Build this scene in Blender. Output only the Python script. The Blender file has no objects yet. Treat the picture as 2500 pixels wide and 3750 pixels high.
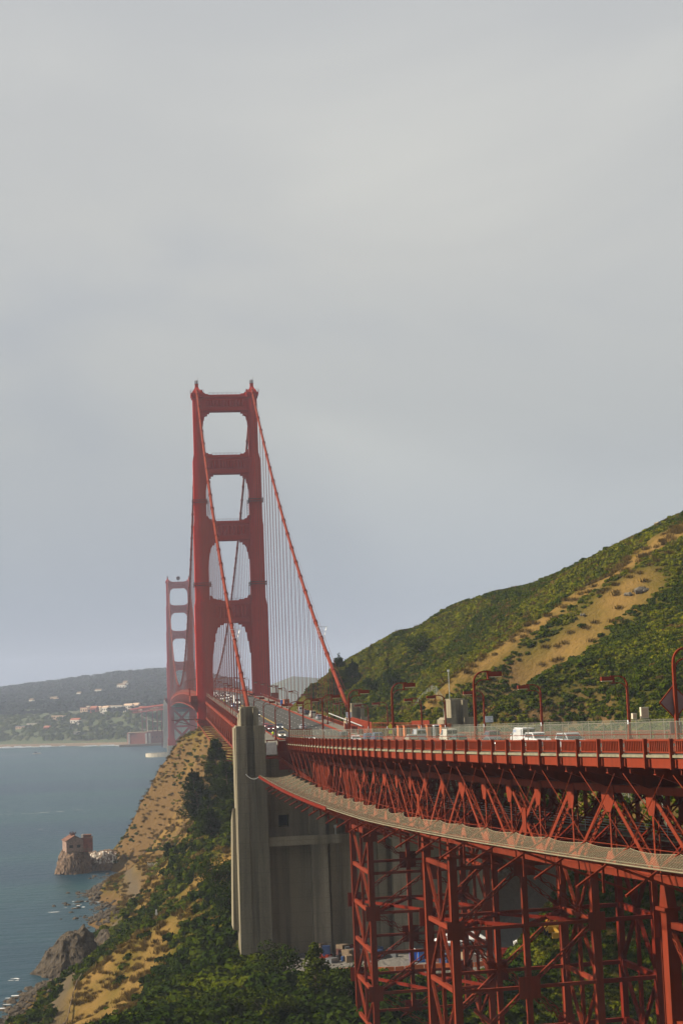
import bpy, math, random
import numpy as np
from mathutils import Vector, Matrix, noise as mnoise

random.seed(11)
rng = np.random.default_rng(11)
scene = bpy.context.scene
COL = scene.collection

# ------------------------------------------------------------------ camera, sky, sun, exposure
CAM_H = 72.35
yaw, pitch, roll = 0.123279, 0.112513, -0.037619
fwd = Vector((math.sin(yaw) * math.cos(pitch), math.cos(yaw) * math.cos(pitch), math.sin(pitch)))
right = Vector((math.cos(yaw), -math.sin(yaw), 0))
up = right.cross(fwd)
r2 = right * math.cos(roll) + up * math.sin(roll)
u2 = up * math.cos(roll) - right * math.sin(roll)
cd = bpy.data.cameras.new('camera')
cam = bpy.data.objects.new('camera', cd)
COL.objects.link(cam)
M = Matrix((r2, u2, -fwd)).transposed().to_4x4()
M.translation = Vector((0, 0, CAM_H))
cam.matrix_world = M
cd.sensor_fit = 'HORIZONTAL'
cd.sensor_width = 24.0
cd.lens = 56.134
cd.clip_start = 0.5
cd.clip_end = 40000
scene.camera = cam

SUN_EL, SUN_AZ = math.radians(33), math.radians(6)      # sun in the east, a little beyond square
SUN = Vector((-math.cos(SUN_EL) * math.cos(SUN_AZ), math.cos(SUN_EL) * math.sin(SUN_AZ), math.sin(SUN_EL)))
ld = bpy.data.lights.new('sun', 'SUN')
sun = bpy.data.objects.new('sun', ld)
COL.objects.link(sun)
ld.energy = 5.0
ld.angle = math.radians(1.2)
ld.color = (1.0, 0.86, 0.68)
sun.rotation_euler = SUN.to_track_quat('Z', 'Y').to_euler()

world = bpy.data.worlds.new('World')
scene.world = world
world.use_nodes = True
nt = world.node_tree
nt.nodes.clear()


def N(t, typ, **kw):
    n = t.nodes.new(typ)
    for k, v in kw.items():
        setattr(n, k, v)
    return n


def ramp(t, stops, interp='LINEAR'):
    n = t.nodes.new('ShaderNodeValToRGB')
    n.color_ramp.interpolation = interp
    el = n.color_ramp.elements
    while len(el) < len(stops):
        el.new(0.5)
    for e, (p, c) in zip(el, stops):
        e.position = p
        e.color = (*c, 1) if len(c) == 3 else c
    return n


w_out = N(nt, 'ShaderNodeOutputWorld')
sky = N(nt, 'ShaderNodeTexSky', sky_type='NISHITA', sun_disc=False)
sky.sun_elevation = SUN_EL
sky.sun_rotation = math.atan2(SUN.x, SUN.y)
sky.air_density, sky.dust_density = 1.0, 2.0
bg1 = N(nt, 'ShaderNodeBackground')
bg1.inputs[1].default_value = 0.05
nt.links.new(sky.outputs[0], bg1.inputs[0])
tc = N(nt, 'ShaderNodeTexCoord')
sep = N(nt, 'ShaderNodeSeparateXYZ')
nt.links.new(tc.outputs['Generated'], sep.inputs[0])
# elevation -> cloud deck colour (darker blue-grey veil low, pale grey high)
elr = ramp(nt, [(0.0, (0.31, 0.35, 0.44)), (0.06, (0.365, 0.405, 0.465)), (0.165, (0.50, 0.517, 0.518)), (0.26, (0.595, 0.598, 0.578)), (0.42, (0.56, 0.572, 0.582)), (1.0, (0.53, 0.545, 0.56))])
nt.links.new(sep.outputs[2], elr.inputs[0])
mp = N(nt, 'ShaderNodeMapping')
mp.inputs['Scale'].default_value = (1.5, 1.5, 3.0)
mp.inputs['Rotation'].default_value = (0.0, 0.32, 0.0)
mp.inputs['Location'].default_value = (0.35, 0.2, 0.12)
nt.links.new(tc.outputs['Generated'], mp.inputs[0])
nz = N(nt, 'ShaderNodeTexNoise')
nz.inputs['Scale'].default_value = 1.75
nz.inputs['Detail'].default_value = 4.0
nz.inputs['Roughness'].default_value = 0.42
nz.inputs['Distortion'].default_value = 0.35
nt.links.new(mp.outputs[0], nz.inputs['Vector'])
clr = ramp(nt, [(0.30, (0.84, 0.87, 0.94)), (0.50, (1.0, 1.0, 1.0)), (0.70, (1.17, 1.155, 1.11))], 'EASE')
nt.links.new(nz.outputs[0], clr.inputs[0])
mul = N(nt, 'ShaderNodeMix', data_type='RGBA', blend_type='MULTIPLY')
mul.inputs[0].default_value = 1.0
nt.links.new(elr.outputs[0], mul.inputs[6])
nt.links.new(clr.outputs[0], mul.inputs[7])
bg2 = N(nt, 'ShaderNodeBackground')
bg2.inputs[1].default_value = 0.60
nt.links.new(mul.outputs[2], bg2.inputs[0])
mixw = N(nt, 'ShaderNodeMixShader')
mixw.inputs[0].default_value = 0.94
nt.links.new(bg1.outputs[0], mixw.inputs[1])
nt.links.new(bg2.outputs[0], mixw.inputs[2])
nt.links.new(mixw.outputs[0], w_out.inputs[0])

scene.view_settings.view_transform = 'Standard'
scene.view_settings.look = 'None'
scene.view_settings.exposure = 0.7
scene.view_settings.gamma = 1.0
scene.view_settings.use_curve_mapping = False
scene.cycles.max_bounces = 6
scene.cycles.diffuse_bounces = 3
scene.cycles.glossy_bounces = 3
scene.cycles.transparent_max_bounces = 24
scene.cycles.volume_bounces = 1
scene.cycles.use_denoising = True


# ------------------------------------------------------------------ materials
def mat(name):
    m = bpy.data.materials.new(name)
    m.use_nodes = True
    t = m.node_tree
    b = t.nodes['Principled BSDF']
    return m, t, b


def coords(t, kind='Object', scale=(1, 1, 1)):
    tc = N(t, 'ShaderNodeTexCoord')
    mp = N(t, 'ShaderNodeMapping')
    mp.inputs['Scale'].default_value = scale
    t.links.new(tc.outputs[kind], mp.inputs[0])
    return mp.outputs[0]


def geopos(t, scale=(1, 1, 1)):
    g = N(t, 'ShaderNodeNewGeometry')
    mp = N(t, 'ShaderNodeMapping')
    mp.inputs['Scale'].default_value = scale
    t.links.new(g.outputs['Position'], mp.inputs[0])
    return mp.outputs[0]


def noise_tex(t, vec, scale, detail=4, rough=0.55, dist=0.0):
    n = N(t, 'ShaderNodeTexNoise')
    n.inputs['Scale'].default_value = scale
    n.inputs['Detail'].default_value = detail
    n.inputs['Roughness'].default_value = rough
    n.inputs['Distortion'].default_value = dist
    t.links.new(vec, n.inputs['Vector'])
    return n.outputs[0]


def mixc(t, fac, a, b, blend='MIX'):
    n = N(t, 'ShaderNodeMix', data_type='RGBA', blend_type=blend)
    for sock, v in ((n.inputs[0], fac), (n.inputs[6], a), (n.inputs[7], b)):
        if isinstance(v, (int, float)):
            sock.default_value = v
        elif isinstance(v, tuple):
            sock.default_value = (*v, 1)
        else:
            t.links.new(v, sock)
    return n.outputs[2]


def bump(t, b, h, strength=0.3, dist=0.1):
    n = N(t, 'ShaderNodeBump')
    n.inputs['Strength'].default_value = strength
    n.inputs['Distance'].default_value = dist
    t.links.new(h, n.inputs['Height'])
    t.links.new(n.outputs[0], b.inputs['Normal'])


def plain(name, col, rough=0.5, metal=0.0, var=0.15, vscale=0.8, emit=None):
    m, t, b = mat(name)
    v = geopos(t)
    n = noise_tex(t, v, vscale, 5)
    dark = tuple(c * (1 - var) for c in col)
    lite = tuple(min(1, c * (1 + var)) for c in col)
    r = ramp(t, [(0.3, dark), (0.7, lite)])
    t.links.new(n, r.inputs[0])
    t.links.new(r.outputs[0], b.inputs['Base Color'])
    b.inputs['Roughness'].default_value = rough
    b.inputs['Metallic'].default_value = metal
    b.inputs['Specular IOR Level'].default_value = 0.5 if rough < .6 else 0.08
    if emit:
        b.inputs['Emission Color'].default_value = (*emit[0], 1)
        b.inputs['Emission Strength'].default_value = emit[1]
    return m


MAT = {}


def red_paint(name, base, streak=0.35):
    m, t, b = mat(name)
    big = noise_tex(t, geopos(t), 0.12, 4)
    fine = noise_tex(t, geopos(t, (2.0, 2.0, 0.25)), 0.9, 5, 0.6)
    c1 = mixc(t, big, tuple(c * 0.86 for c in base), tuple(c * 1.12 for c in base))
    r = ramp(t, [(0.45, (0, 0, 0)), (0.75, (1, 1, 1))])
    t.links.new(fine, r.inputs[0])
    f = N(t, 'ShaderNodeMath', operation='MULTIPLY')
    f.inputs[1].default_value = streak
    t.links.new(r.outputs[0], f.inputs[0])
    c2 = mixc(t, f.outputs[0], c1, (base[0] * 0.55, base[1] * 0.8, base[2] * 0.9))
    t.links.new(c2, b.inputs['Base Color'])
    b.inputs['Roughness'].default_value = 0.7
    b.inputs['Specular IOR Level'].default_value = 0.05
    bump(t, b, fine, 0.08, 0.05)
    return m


MAT['red'] = red_paint('red_oxide_paint', (0.19, 0.0315, 0.0138), 0.75)
MAT['red_tower_brightened'] = red_paint('brightened_tower_red', (0.40, 0.030, 0.014), 0.3)  # same bridge red, brightened in colour to lift the towers' shaded faces
MAT['red_dull_shaded'] = red_paint('dull_shaded_red_paint', (0.15, 0.016, 0.007), 0.5)  # darker copy of the bridge red; shade of inner steel put into colour


def concrete(name, c0, c1, line=2.9):
    m, t, b = mat(name)
    n1 = noise_tex(t, geopos(t), 0.22, 6, 0.6)
    st = noise_tex(t, geopos(t, (0.9, 0.9, 0.035)), 0.45, 6, 0.7, 0.6)
    fine = noise_tex(t, geopos(t), 3.0, 5, 0.6)
    c = mixc(t, n1, c0, c1)
    r = ramp(t, [(0.46, (0, 0, 0)), (0.66, (1, 1, 1))])
    t.links.new(st, r.inputs[0])
    f = N(t, 'ShaderNodeMath', operation='MULTIPLY')
    f.inputs[1].default_value = 0.7
    t.links.new(r.outputs[0], f.inputs[0])
    c = mixc(t, f.outputs[0], c, tuple(x * 0.38 for x in c0))
    # pour lines
    sp = N(t, 'ShaderNodeSeparateXYZ')
    t.links.new(geopos(t), sp.inputs[0])
    md = N(t, 'ShaderNodeMath', operation='PINGPONG')
    md.inputs[1].default_value = line / 2
    t.links.new(sp.outputs[2], md.inputs[0])
    lr = ramp(t, [(0.0, (1, 1, 1)), (0.05, (0, 0, 0))])
    t.links.new(md.outputs[0], lr.inputs[0])
    f2 = N(t, 'ShaderNodeMath', operation='MULTIPLY')
    f2.inputs[1].default_value = 0.6
    t.links.new(lr.outputs[0], f2.inputs[0])
    c = mixc(t, f2.outputs[0], c, tuple(x * 0.45 for x in c0))
    fr = mixc(t, 0.25, c, fine, 'OVERLAY')
    t.links.new(fr, b.inputs['Base Color'])
    b.inputs['Roughness'].default_value = 0.9
    b.inputs['Specular IOR Level'].default_value = 0.03
    bump(t, b, fine, 0.35, 0.12)
    return m


MAT['concrete'] = concrete('weathered_concrete', (0.19, 0.168, 0.115), (0.27, 0.24, 0.17))
MAT['concrete_dark'] = concrete('stained_concrete', (0.20, 0.172, 0.115), (0.31, 0.265, 0.18))
MAT['concrete_light'] = concrete('buttress_concrete', (0.27, 0.24, 0.17), (0.38, 0.33, 0.24))
MAT['pale_concrete'] = concrete('pale_concrete', (0.42, 0.39, 0.31), (0.52, 0.48, 0.38), 4)
MAT['asphalt'] = plain('asphalt', (0.062, 0.060, 0.054), 0.9, 0, 0.22, 0.5)
MAT['walk'] = plain('sidewalk_concrete', (0.15, 0.14, 0.115), 0.9, 0, 0.2, 0.7)
MAT['kerb'] = plain('kerb_concrete', (0.20, 0.185, 0.125), 0.9, 0, 0.25, 1.5)
MAT['white_line'] = plain('white_road_paint', (0.5, 0.5, 0.47), 0.7, 0, 0.1, 2)
MAT['yellow_line'] = plain('yellow_road_paint', (0.62, 0.40, 0.04), 0.7, 0, 0.1, 2)
MAT['hill_stone'] = plain('hill_stone', (0.14, 0.125, 0.10), 0.95, 0, 0.35, 0.6)
MAT['steel'] = plain('galvanised_steel', (0.48, 0.49, 0.47), 0.45, 0.5, 0.12, 2)
MAT['dark_steel'] = plain('dark_steel', (0.10, 0.05, 0.045), 0.6, 0.2, 0.2, 1)
MAT['under'] = plain('underside_sheeting', (0.36, 0.34, 0.26), 0.9, 0, 0.12, 0.3)
MAT['tyre'] = plain('tyre_rubber', (0.02, 0.02, 0.02), 0.85)
MAT['rim'] = plain('alloy_rim', (0.45, 0.45, 0.46), 0.35, 0.8)
MAT['head'] = plain('headlight_lit', (0.9, 0.9, 0.85), 0.2, 0, 0.02, 1, ((1.0, 0.93, 0.78), 1.6))
MAT['tail'] = plain('tail_light', (0.45, 0.02, 0.02), 0.25, 0, 0.05)
MAT['lampglass'] = plain('lamp_glass', (0.62, 0.58, 0.36), 0.4)
MAT['sign_white'] = plain('sign_white', (0.62, 0.66, 0.72), 0.5, 0, 0.05)
MAT['sign_blue'] = plain('sign_blue_ink', (0.02, 0.05, 0.16), 0.5)
MAT['van_blue'] = plain('blue_lettering', (0.03, 0.16, 0.48), 0.5)
MAT['sign_yellow'] = plain('sign_yellow', (0.62, 0.60, 0.03), 0.5)
MAT['sign_back'] = plain('sign_back_grey', (0.22, 0.15, 0.15), 0.6, 0.1)
MAT['shed'] = plain('orange_brown_plywood', (0.42, 0.14, 0.055), 0.85, 0, 0.25, 1.2)
MAT['white'] = plain('white_fabric', (0.6, 0.62, 0.62), 0.85, 0, 0.08, 1)
MAT['cream'] = plain('cream_paint', (0.58, 0.52, 0.40), 0.8, 0, 0.1, 1)
MAT['blue_plastic'] = plain('blue_plastic', (0.02, 0.12, 0.55), 0.5, 0, 0.1)
MAT['hivis'] = plain('hi_vis_yellow', (0.55, 0.72, 0.02), 0.7)
MAT['orange'] = plain('orange_plastic', (0.65, 0.16, 0.05), 0.7)
MAT['machine'] = plain('machine_yellow', (0.60, 0.32, 0.02), 0.5)
MAT['brick'] = plain('old_red_brick', (0.19, 0.062, 0.04), 0.9, 0, 0.35, 0.8)
MAT['plaster'] = plain('flaking_plaster', (0.24, 0.165, 0.13), 0.9, 0, 0.4, 1.4)
MAT['roof_tile'] = plain('red_roof', (0.30, 0.12, 0.075), 0.85, 0, 0.3, 1.2)
MAT['ruin_roof'] = plain('ruin_roof', (0.15, 0.078, 0.055), 0.9, 0, 0.4, 1.0)
MAT['dark'] = plain('dark_opening', (0.015, 0.013, 0.012), 0.9)
MAT['bark'] = plain('bark', (0.10, 0.075, 0.05), 0.95, 0, 0.3, 2)
MAT['pale_bark'] = plain('pale_dead_wood', (0.30, 0.26, 0.2), 0.95, 0, 0.3, 2)
MAT['skin'] = plain('skin', (0.45, 0.28, 0.2), 0.6)
MAT['wall_white'] = plain('white_wall', (0.66, 0.62, 0.54), 0.8, 0, 0.1, 0.2)
MAT['wall_tan'] = plain('tan_wall', (0.50, 0.36, 0.25), 0.8, 0, 0.15, 0.2)
MAT['rope'] = plain('weathered_rope', (0.20, 0.175, 0.115), 0.8)
MAT['fence_post'] = plain('fence_post_steel', (0.24, 0.22, 0.17), 0.5, 0.3)
MAT['rail_grey'] = plain('weathered_timber', (0.20, 0.15, 0.10), 0.9, 0, 0.3, 1)


def paint(name, col, rough=0.3):
    m, t, b = mat(name)
    b.inputs['Base Color'].default_value = (*col, 1)
    b.inputs['Roughness'].default_value = rough
    b.inputs['Coat Weight'].default_value = 0.4
    n = noise_tex(t, geopos(t), 1.3, 4)
    r = ramp(t, [(0.3, tuple(c * 0.85 for c in col)), (0.7, col)])
    t.links.new(n, r.inputs[0])
    t.links.new(r.outputs[0], b.inputs['Base Color'])
    return m


for k, c in dict(white=(0.66, 0.67, 0.68), silver=(0.36, 0.38, 0.40), black=(0.018, 0.02, 0.022), grey=(0.13, 0.14, 0.15),
                 blue=(0.03, 0.07, 0.19), red=(0.30, 0.015, 0.02), maroon=(0.13, 0.015, 0.02), tan=(0.30, 0.26, 0.19),
                 green=(0.035, 0.07, 0.05), cream=(0.55, 0.52, 0.42)).items():
    MAT['car_' + k] = paint('car_paint_' + k, c)
m, t, b = mat('car_glass')
b.inputs['Base Color'].default_value = (0.02, 0.025, 0.03, 1)
b.inputs['Roughness'].default_value = 0.08
MAT['glass'] = m


def mesh_sheet(name, col, cell, wire, base_alpha):
    """woven wire seen through: real holes via transparency, thread pattern in UV space (metres)"""
    m, t, b = mat(name)
    b.inputs['Base Color'].default_value = (*col, 1)
    b.inputs['Roughness'].default_value = 0.7
    uv = N(t, 'ShaderNodeUVMap')
    sp = N(t, 'ShaderNodeSeparateXYZ')
    t.links.new(uv.outputs[0], sp.inputs[0])
    outs = []
    for op in ('ADD', 'SUBTRACT'):
        a = N(t, 'ShaderNodeMath', operation=op)
        t.links.new(sp.outputs[0], a.inputs[0])
        t.links.new(sp.outputs[1], a.inputs[1])
        p = N(t, 'ShaderNodeMath', operation='PINGPONG')
        p.inputs[1].default_value = cell / 2
        t.links.new(a.outputs[0], p.inputs[0])
        c = N(t, 'ShaderNodeMath', operation='LESS_THAN')
        c.inputs[1].default_value = wire
        t.links.new(p.outputs[0], c.inputs[0])
        outs.append(c.outputs[0])
    mx = N(t, 'ShaderNodeMath', operation='MAXIMUM')
    t.links.new(outs[0], mx.inputs[0])
    t.links.new(outs[1], mx.inputs[1])
    mm = N(t, 'ShaderNodeMapRange')
    mm.inputs['To Min'].default_value = base_alpha
    mm.inputs['To Max'].default_value = 1.0
    t.links.new(mx.outputs[0], mm.inputs[0])
    t.links.new(mm.outputs[0], b.inputs['Alpha'])
    return m


MAT['chain'] = mesh_sheet('chain_link_mesh', (0.16, 0.18, 0.14), 0.10, 0.005, 0.05)
MAT['net'] = mesh_sheet('steel_net_mesh', (0.40, 0.34, 0.215), 0.42, 0.008, 0.19)


def leafy(name, c0, c1, c2):
    m, t, b = mat(name)
    oi = N(t, 'ShaderNodeObjectInfo')
    r = ramp(t, [(0.0, c0), (0.55, c1), (1.0, c2)])
    n = noise_tex(t, geopos(t), 0.9, 3)
    ad = N(t, 'ShaderNodeMath', operation='ADD')
    t.links.new(oi.outputs['Random'], ad.inputs[0])
    t.links.new(n, ad.inputs[1])
    sb = N(t, 'ShaderNodeMath', operation='MULTIPLY')
    sb.inputs[1].default_value = 0.5
    t.links.new(ad.outputs[0], sb.inputs[0])
    rr = N(t, 'ShaderNodeMapRange')
    rr.inputs['From Min'].default_value = 0.15
    rr.inputs['From Max'].default_value = 0.85
    t.links.new(sb.outputs[0], rr.inputs[0])
    t.links.new(rr.outputs[0], r.inputs[0])
    t.links.new(r.outputs[0], b.inputs['Base Color'])
    b.inputs['Roughness'].default_value = 0.9
    b.inputs['Specular IOR Level'].default_value = 0.0
    return m


MAT['leaf_green'] = leafy('leaves_green', (0.018, 0.032, 0.002), (0.040, 0.058, 0.003), (0.078, 0.088, 0.005))
MAT['leaf_hill'] = leafy('hill_scrub_leaves', (0.052, 0.066, 0.003), (0.100, 0.110, 0.005), (0.170, 0.158, 0.012))
MAT['leaf_dark'] = leafy('leaves_dark_green', (0.010, 0.020, 0.002), (0.018, 0.033, 0.003), (0.034, 0.050, 0.004))
MAT['leaf_yellow'] = leafy('leaves_yellow_green', (0.06, 0.074, 0.003), (0.10, 0.108, 0.004), (0.14, 0.135, 0.008))
MAT['leaf_dry'] = leafy('dry_scrub', (0.065, 0.042, 0.009), (0.11, 0.072, 0.015), (0.17, 0.11, 0.03))
MAT['needle'] = leafy('cypress_needles', (0.016, 0.027, 0.003), (0.028, 0.044, 0.004), (0.052, 0.068, 0.007))
MAT['far_tree'] = leafy('far_trees', (0.006, 0.013, 0.006), (0.012, 0.022, 0.009), (0.022, 0.034, 0.012))


# ------------------------------------------------------------------ mesh helpers
class MB:
    def __init__(s):
        s.v, s.f, s.uv = [], [], []

    def face(s, pts, uv=None):
        i = len(s.v)
        s.v.extend([tuple(p) for p in pts])
        s.f.append(tuple(range(i, i + len(pts))))
        s.uv.append(uv)

    def hexa(s, c):
        i = len(s.v)
        s.v.extend([tuple(p) for p in c])
        for q in ((0, 3, 2, 1), (4, 5, 6, 7), (0, 1, 5, 4), (1, 2, 6, 5), (2, 3, 7, 6), (3, 0, 4, 7)):
            s.f.append(tuple(i + k for k in q))
            s.uv.append(None)

    def box(s, x0, x1, y0, y1, z0, z1):
        s.hexa([(x0, y0, z0), (x1, y0, z0), (x1, y1, z0), (x0, y1, z0), (x0, y0, z1), (x1, y0, z1), (x1, y1, z1), (x0, y1, z1)])

    def obox(s, c, ax, ay, az, hx, hy, hz):
        c, ax, ay, az = Vector(c), Vector(ax) * hx, Vector(ay) * hy, Vector(az) * hz
        s.hexa([c - ax - ay - az, c + ax - ay - az, c + ax + ay - az, c - ax + ay - az,
                c - ax - ay + az, c + ax - ay + az, c + ax + ay + az, c - ax + ay + az])

    def beam(s, p, q, w, h, up=(0, 0, 1)):
        p, q = Vector(p), Vector(q)
        d = (q - p)
        L = d.length
        if L < 1e-6:
            return
        d /= L
        u = Vector(up)
        if abs(d.dot(u)) > 0.98:
            u = Vector((0, 1, 0))
        sd = d.cross(u).normalized()
        u = sd.cross(d).normalized()
        s.obox((p + q) / 2, d, sd, u, L / 2, w / 2, h / 2)

    def laced(s, p, q, w, d, up=(0, 0, 1), step=None, t=0.05):
        """two side plates with zig-zag lacing bars between them, open in the middle"""
        p, q = Vector(p), Vector(q)
        ax = q - p
        L = ax.length
        ax /= L
        u = Vector(up)
        if abs(ax.dot(u)) > 0.98:
            u = Vector((0, 1, 0))
        sd = ax.cross(u).normalized()
        u = sd.cross(ax).normalized()
        for k in (-1, 1):
            o = sd * (k * (w / 2 - t / 2))
            s.obox((p + q) / 2 + o, ax, sd, u, L / 2, t / 2, d / 2)
        step = step or w
        n = max(2, int(L / step))
        for face in (-1, 1):
            off = u * (face * (d / 2 - 0.02))
            for i in range(n):
                a = p + ax * (L * i / n) + sd * ((w / 2 - t) * (1 if i % 2 else -1)) + off
                bq = p + ax * (L * (i + 1) / n) + sd * ((w / 2 - t) * (-1 if i % 2 else 1)) + off
                s.beam(a, bq, 0.10, 0.03, u)

    def tube(s, pts, r, n=8, cap=True):
        rings = []
        pts = [Vector(p) for p in pts]
        rs = r if isinstance(r, (list, tuple)) else [r] * len(pts)
        prev = None
        for i, p in enumerate(pts):
            d = (pts[min(i + 1, len(pts) - 1)] - pts[max(i - 1, 0)]).normalized()
            if prev is None:
                a = Vector((0, 0, 1)) if abs(d.z) < 0.9 else Vector((1, 0, 0))
                sd = d.cross(a).normalized()
            else:
                sd = (prev - d * prev.dot(d)).normalized()
            prev = sd
            u = sd.cross(d)
            i0 = len(s.v)
            for k in range(n):
                an = 2 * math.pi * k / n
                s.v.append(tuple(p + (sd * math.cos(an) + u * math.sin(an)) * rs[i]))
            rings.append(i0)
        for a, bq in zip(rings, rings[1:]):
            for k in range(n):
                s.f.append((a + k, a + (k + 1) % n, bq + (k + 1) % n, bq + k))
                s.uv.append(None)
        if cap:
            s.f.append(tuple(rings[0] + k for k in range(n))[::-1])
            s.f.append(tuple(rings[-1] + k for k in range(n)))
            s.uv += [None, None]

    def prism(s, poly, o, ex, ey, ez, t0, t1):
        """polygon (a,b) in plane ex,ey extruded along ez from t0 to t1"""
        o, ex, ey, ez = Vector(o), Vector(ex), Vector(ey), Vector(ez)
        i = len(s.v)
        n = len(poly)
        for tt in (t0, t1):
            for a, bq in poly:
                s.v.append(tuple(o + ex * a + ey * bq + ez * tt))
        s.f.append(tuple(range(i, i + n))[::-1])
        s.f.append(tuple(range(i + n, i + 2 * n)))
        s.uv += [None, None]
        for k in range(n):
            s.f.append((i + k, i + (k + 1) % n, i + n + (k + 1) % n, i + n + k))
            s.uv.append(None)

    def mesh(s, name):
        me = bpy.data.meshes.new(name)
        me.from_pydata(s.v, [], s.f)
        if any(u is not None for u in s.uv):
            l = me.uv_layers.new(name='UVMap')
            li = 0
            for f, u in zip(s.f, s.uv):
                for k in range(len(f)):
                    if u is not None:
                        l.data[li].uv = u[k]
                    li += 1
        me.update()
        return me


def fixn(me):
    import bmesh
    bm = bmesh.new()
    bm.from_mesh(me)
    bmesh.ops.recalc_face_normals(bm, faces=bm.faces)
    bm.to_mesh(me)
    bm.free()


def obj(name, mb, m, parent=None, smooth=False, kind=None, loc=None):
    me = mb.mesh(name) if isinstance(mb, MB) else mb
    if isinstance(mb, MB):
        fixn(me)
    if m is not None and not me.materials:
        me.materials.append(MAT[m] if isinstance(m, str) else m)
    if smooth:
        me.polygons.foreach_set('use_smooth', [True] * len(me.polygons))
    o = bpy.data.objects.new(name, me)
    COL.objects.link(o)
    if parent is not None:
        o.parent = parent
        if loc is None:     # geometry given in world space: undo the parent's transform
            o.matrix_parent_inverse = WM[parent.name].inverted() if parent.name in WM else Matrix()
    if loc is not None:
        o.location = loc
    if kind:
        o['kind'] = kind
    return o


WM = {}


def thing(name, label, cat, loc=(0, 0, 0), rz=0.0, group=None):
    o = bpy.data.objects.new(name, None)
    o.empty_display_size = 0.5
    COL.objects.link(o)
    o.location = loc
    o.rotation_euler = (0, 0, rz)
    WM[o.name] = Matrix.Translation(Vector(loc)) @ Matrix.Rotation(rz, 4, 'Z')
    tag(o, label, cat, group)
    return o


def tag(o, label, cat, group=None):
    o['label'] = label
    o['category'] = cat
    if group:
        o['group'] = group
    return o


def copy_tree(o, parent=None):
    c = o.copy()
    COL.objects.link(c)
    if parent is not None:
        c.parent = parent
    for ch in list(o.children):
        copy_tree(ch, c)
    return c


def dup(root, loc, rz, label, group=None):
    r = copy_tree(root)
    r.location = loc
    r.rotation_euler = (0, 0, rz)
    r['label'] = label
    if group:
        r['group'] = group
    return r


ORD = ['first', 'second', 'third', 'fourth', 'fifth', 'sixth', 'seventh', 'eighth', 'ninth', 'tenth', 'eleventh', 'twelfth',
       'thirteenth', 'fourteenth', 'fifteenth', 'sixteenth', 'seventeenth', 'eighteenth', 'nineteenth', 'twentieth']


def lerp(a, b, t):
    return a + (b - a) * t
# ------------------------------------------------------------------ bridge alignment (X west, Y south, Z up, metres)
YT, YS, YN1, YN2 = 785.8, 2065.8, 443.0, 322.0
XA = 40.75                                      # bridge axis
CABX = (XA - 13.7, XA + 13.7)
DW = 26.9                                       # rail to rail


def E(Y):
    return 27.3 + 1.75e-6 * max(0.0, 325 - Y) ** 3


def zd(Y):
    if Y <= YT:
        a = 62.5 + (325 - Y) * 0.0195
        b = 62.5 + (Y - 443) * 0.0283
        return (a + b) / 2 + math.sqrt(((a - b) / 2) ** 2 + 0.09) - 0.12
    if Y <= YS:
        t = (Y - (YT + YS) / 2) / ((YS - YT) / 2)
        return zd(YT) + 6.2 * (1 - t * t)
    return zd(YT) - (Y - YS) * 0.0283


def frame(Y):
    dE = -3 * 1.75e-6 * max(0.0, 325 - Y) ** 2
    n = Vector((1, -dE, 0)).normalized()
    t = Vector((dE, 1, 0)).normalized()
    return n, t


def P(Y, off, dz):
    n, t = frame(Y)
    return Vector((E(Y), Y, zd(Y) + dz)) + n * off


def stations(Y0, step, n):
    """walk along the east rail from Y0 (negative step: towards the north)"""
    out = [Y0]
    Y = Y0
    for i in range(n):
        for k in range(8):
            dE = -3 * 1.75e-6 * max(0.0, 325 - Y) ** 2
            Y += (step / 8) / math.sqrt(1 + dE * dE)
        out.append(Y)
    return out


Z = Vector((0, 0, 1))


def ribbon(mb, Ys, o0, o1, d0, d1, m=None):
    """solid strip along the deck between offsets o0..o1 and heights d0..d1"""
    for a, b in zip(Ys, Ys[1:]):
        mb.hexa([P(a, o0, d0), P(a, o1, d0), P(b, o1, d0), P(b, o0, d0), P(a, o0, d1), P(a, o1, d1), P(b, o1, d1), P(b, o0, d1)])


def sheet(mb, Ys, o0, o1, dz):
    for a, b in zip(Ys, Ys[1:]):
        mb.face([P(a, o0, dz), P(a, o1, dz), P(b, o1, dz), P(b, o0, dz)])


# ------------------------------------------------------------------ towers of the suspension bridge
SECT = [(8.0, 119.0, 7.9, 15.0), (119.0, 158.5, 6.8, 12.6), (158.5, 191.5, 5.8, 10.2), (191.5, 222.4, 4.5, 7.8)]
STRUT = [(108.2, 119.2), (148.8, 158.6), (182.0, 191.6), (213.4, 222.0)]


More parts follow.
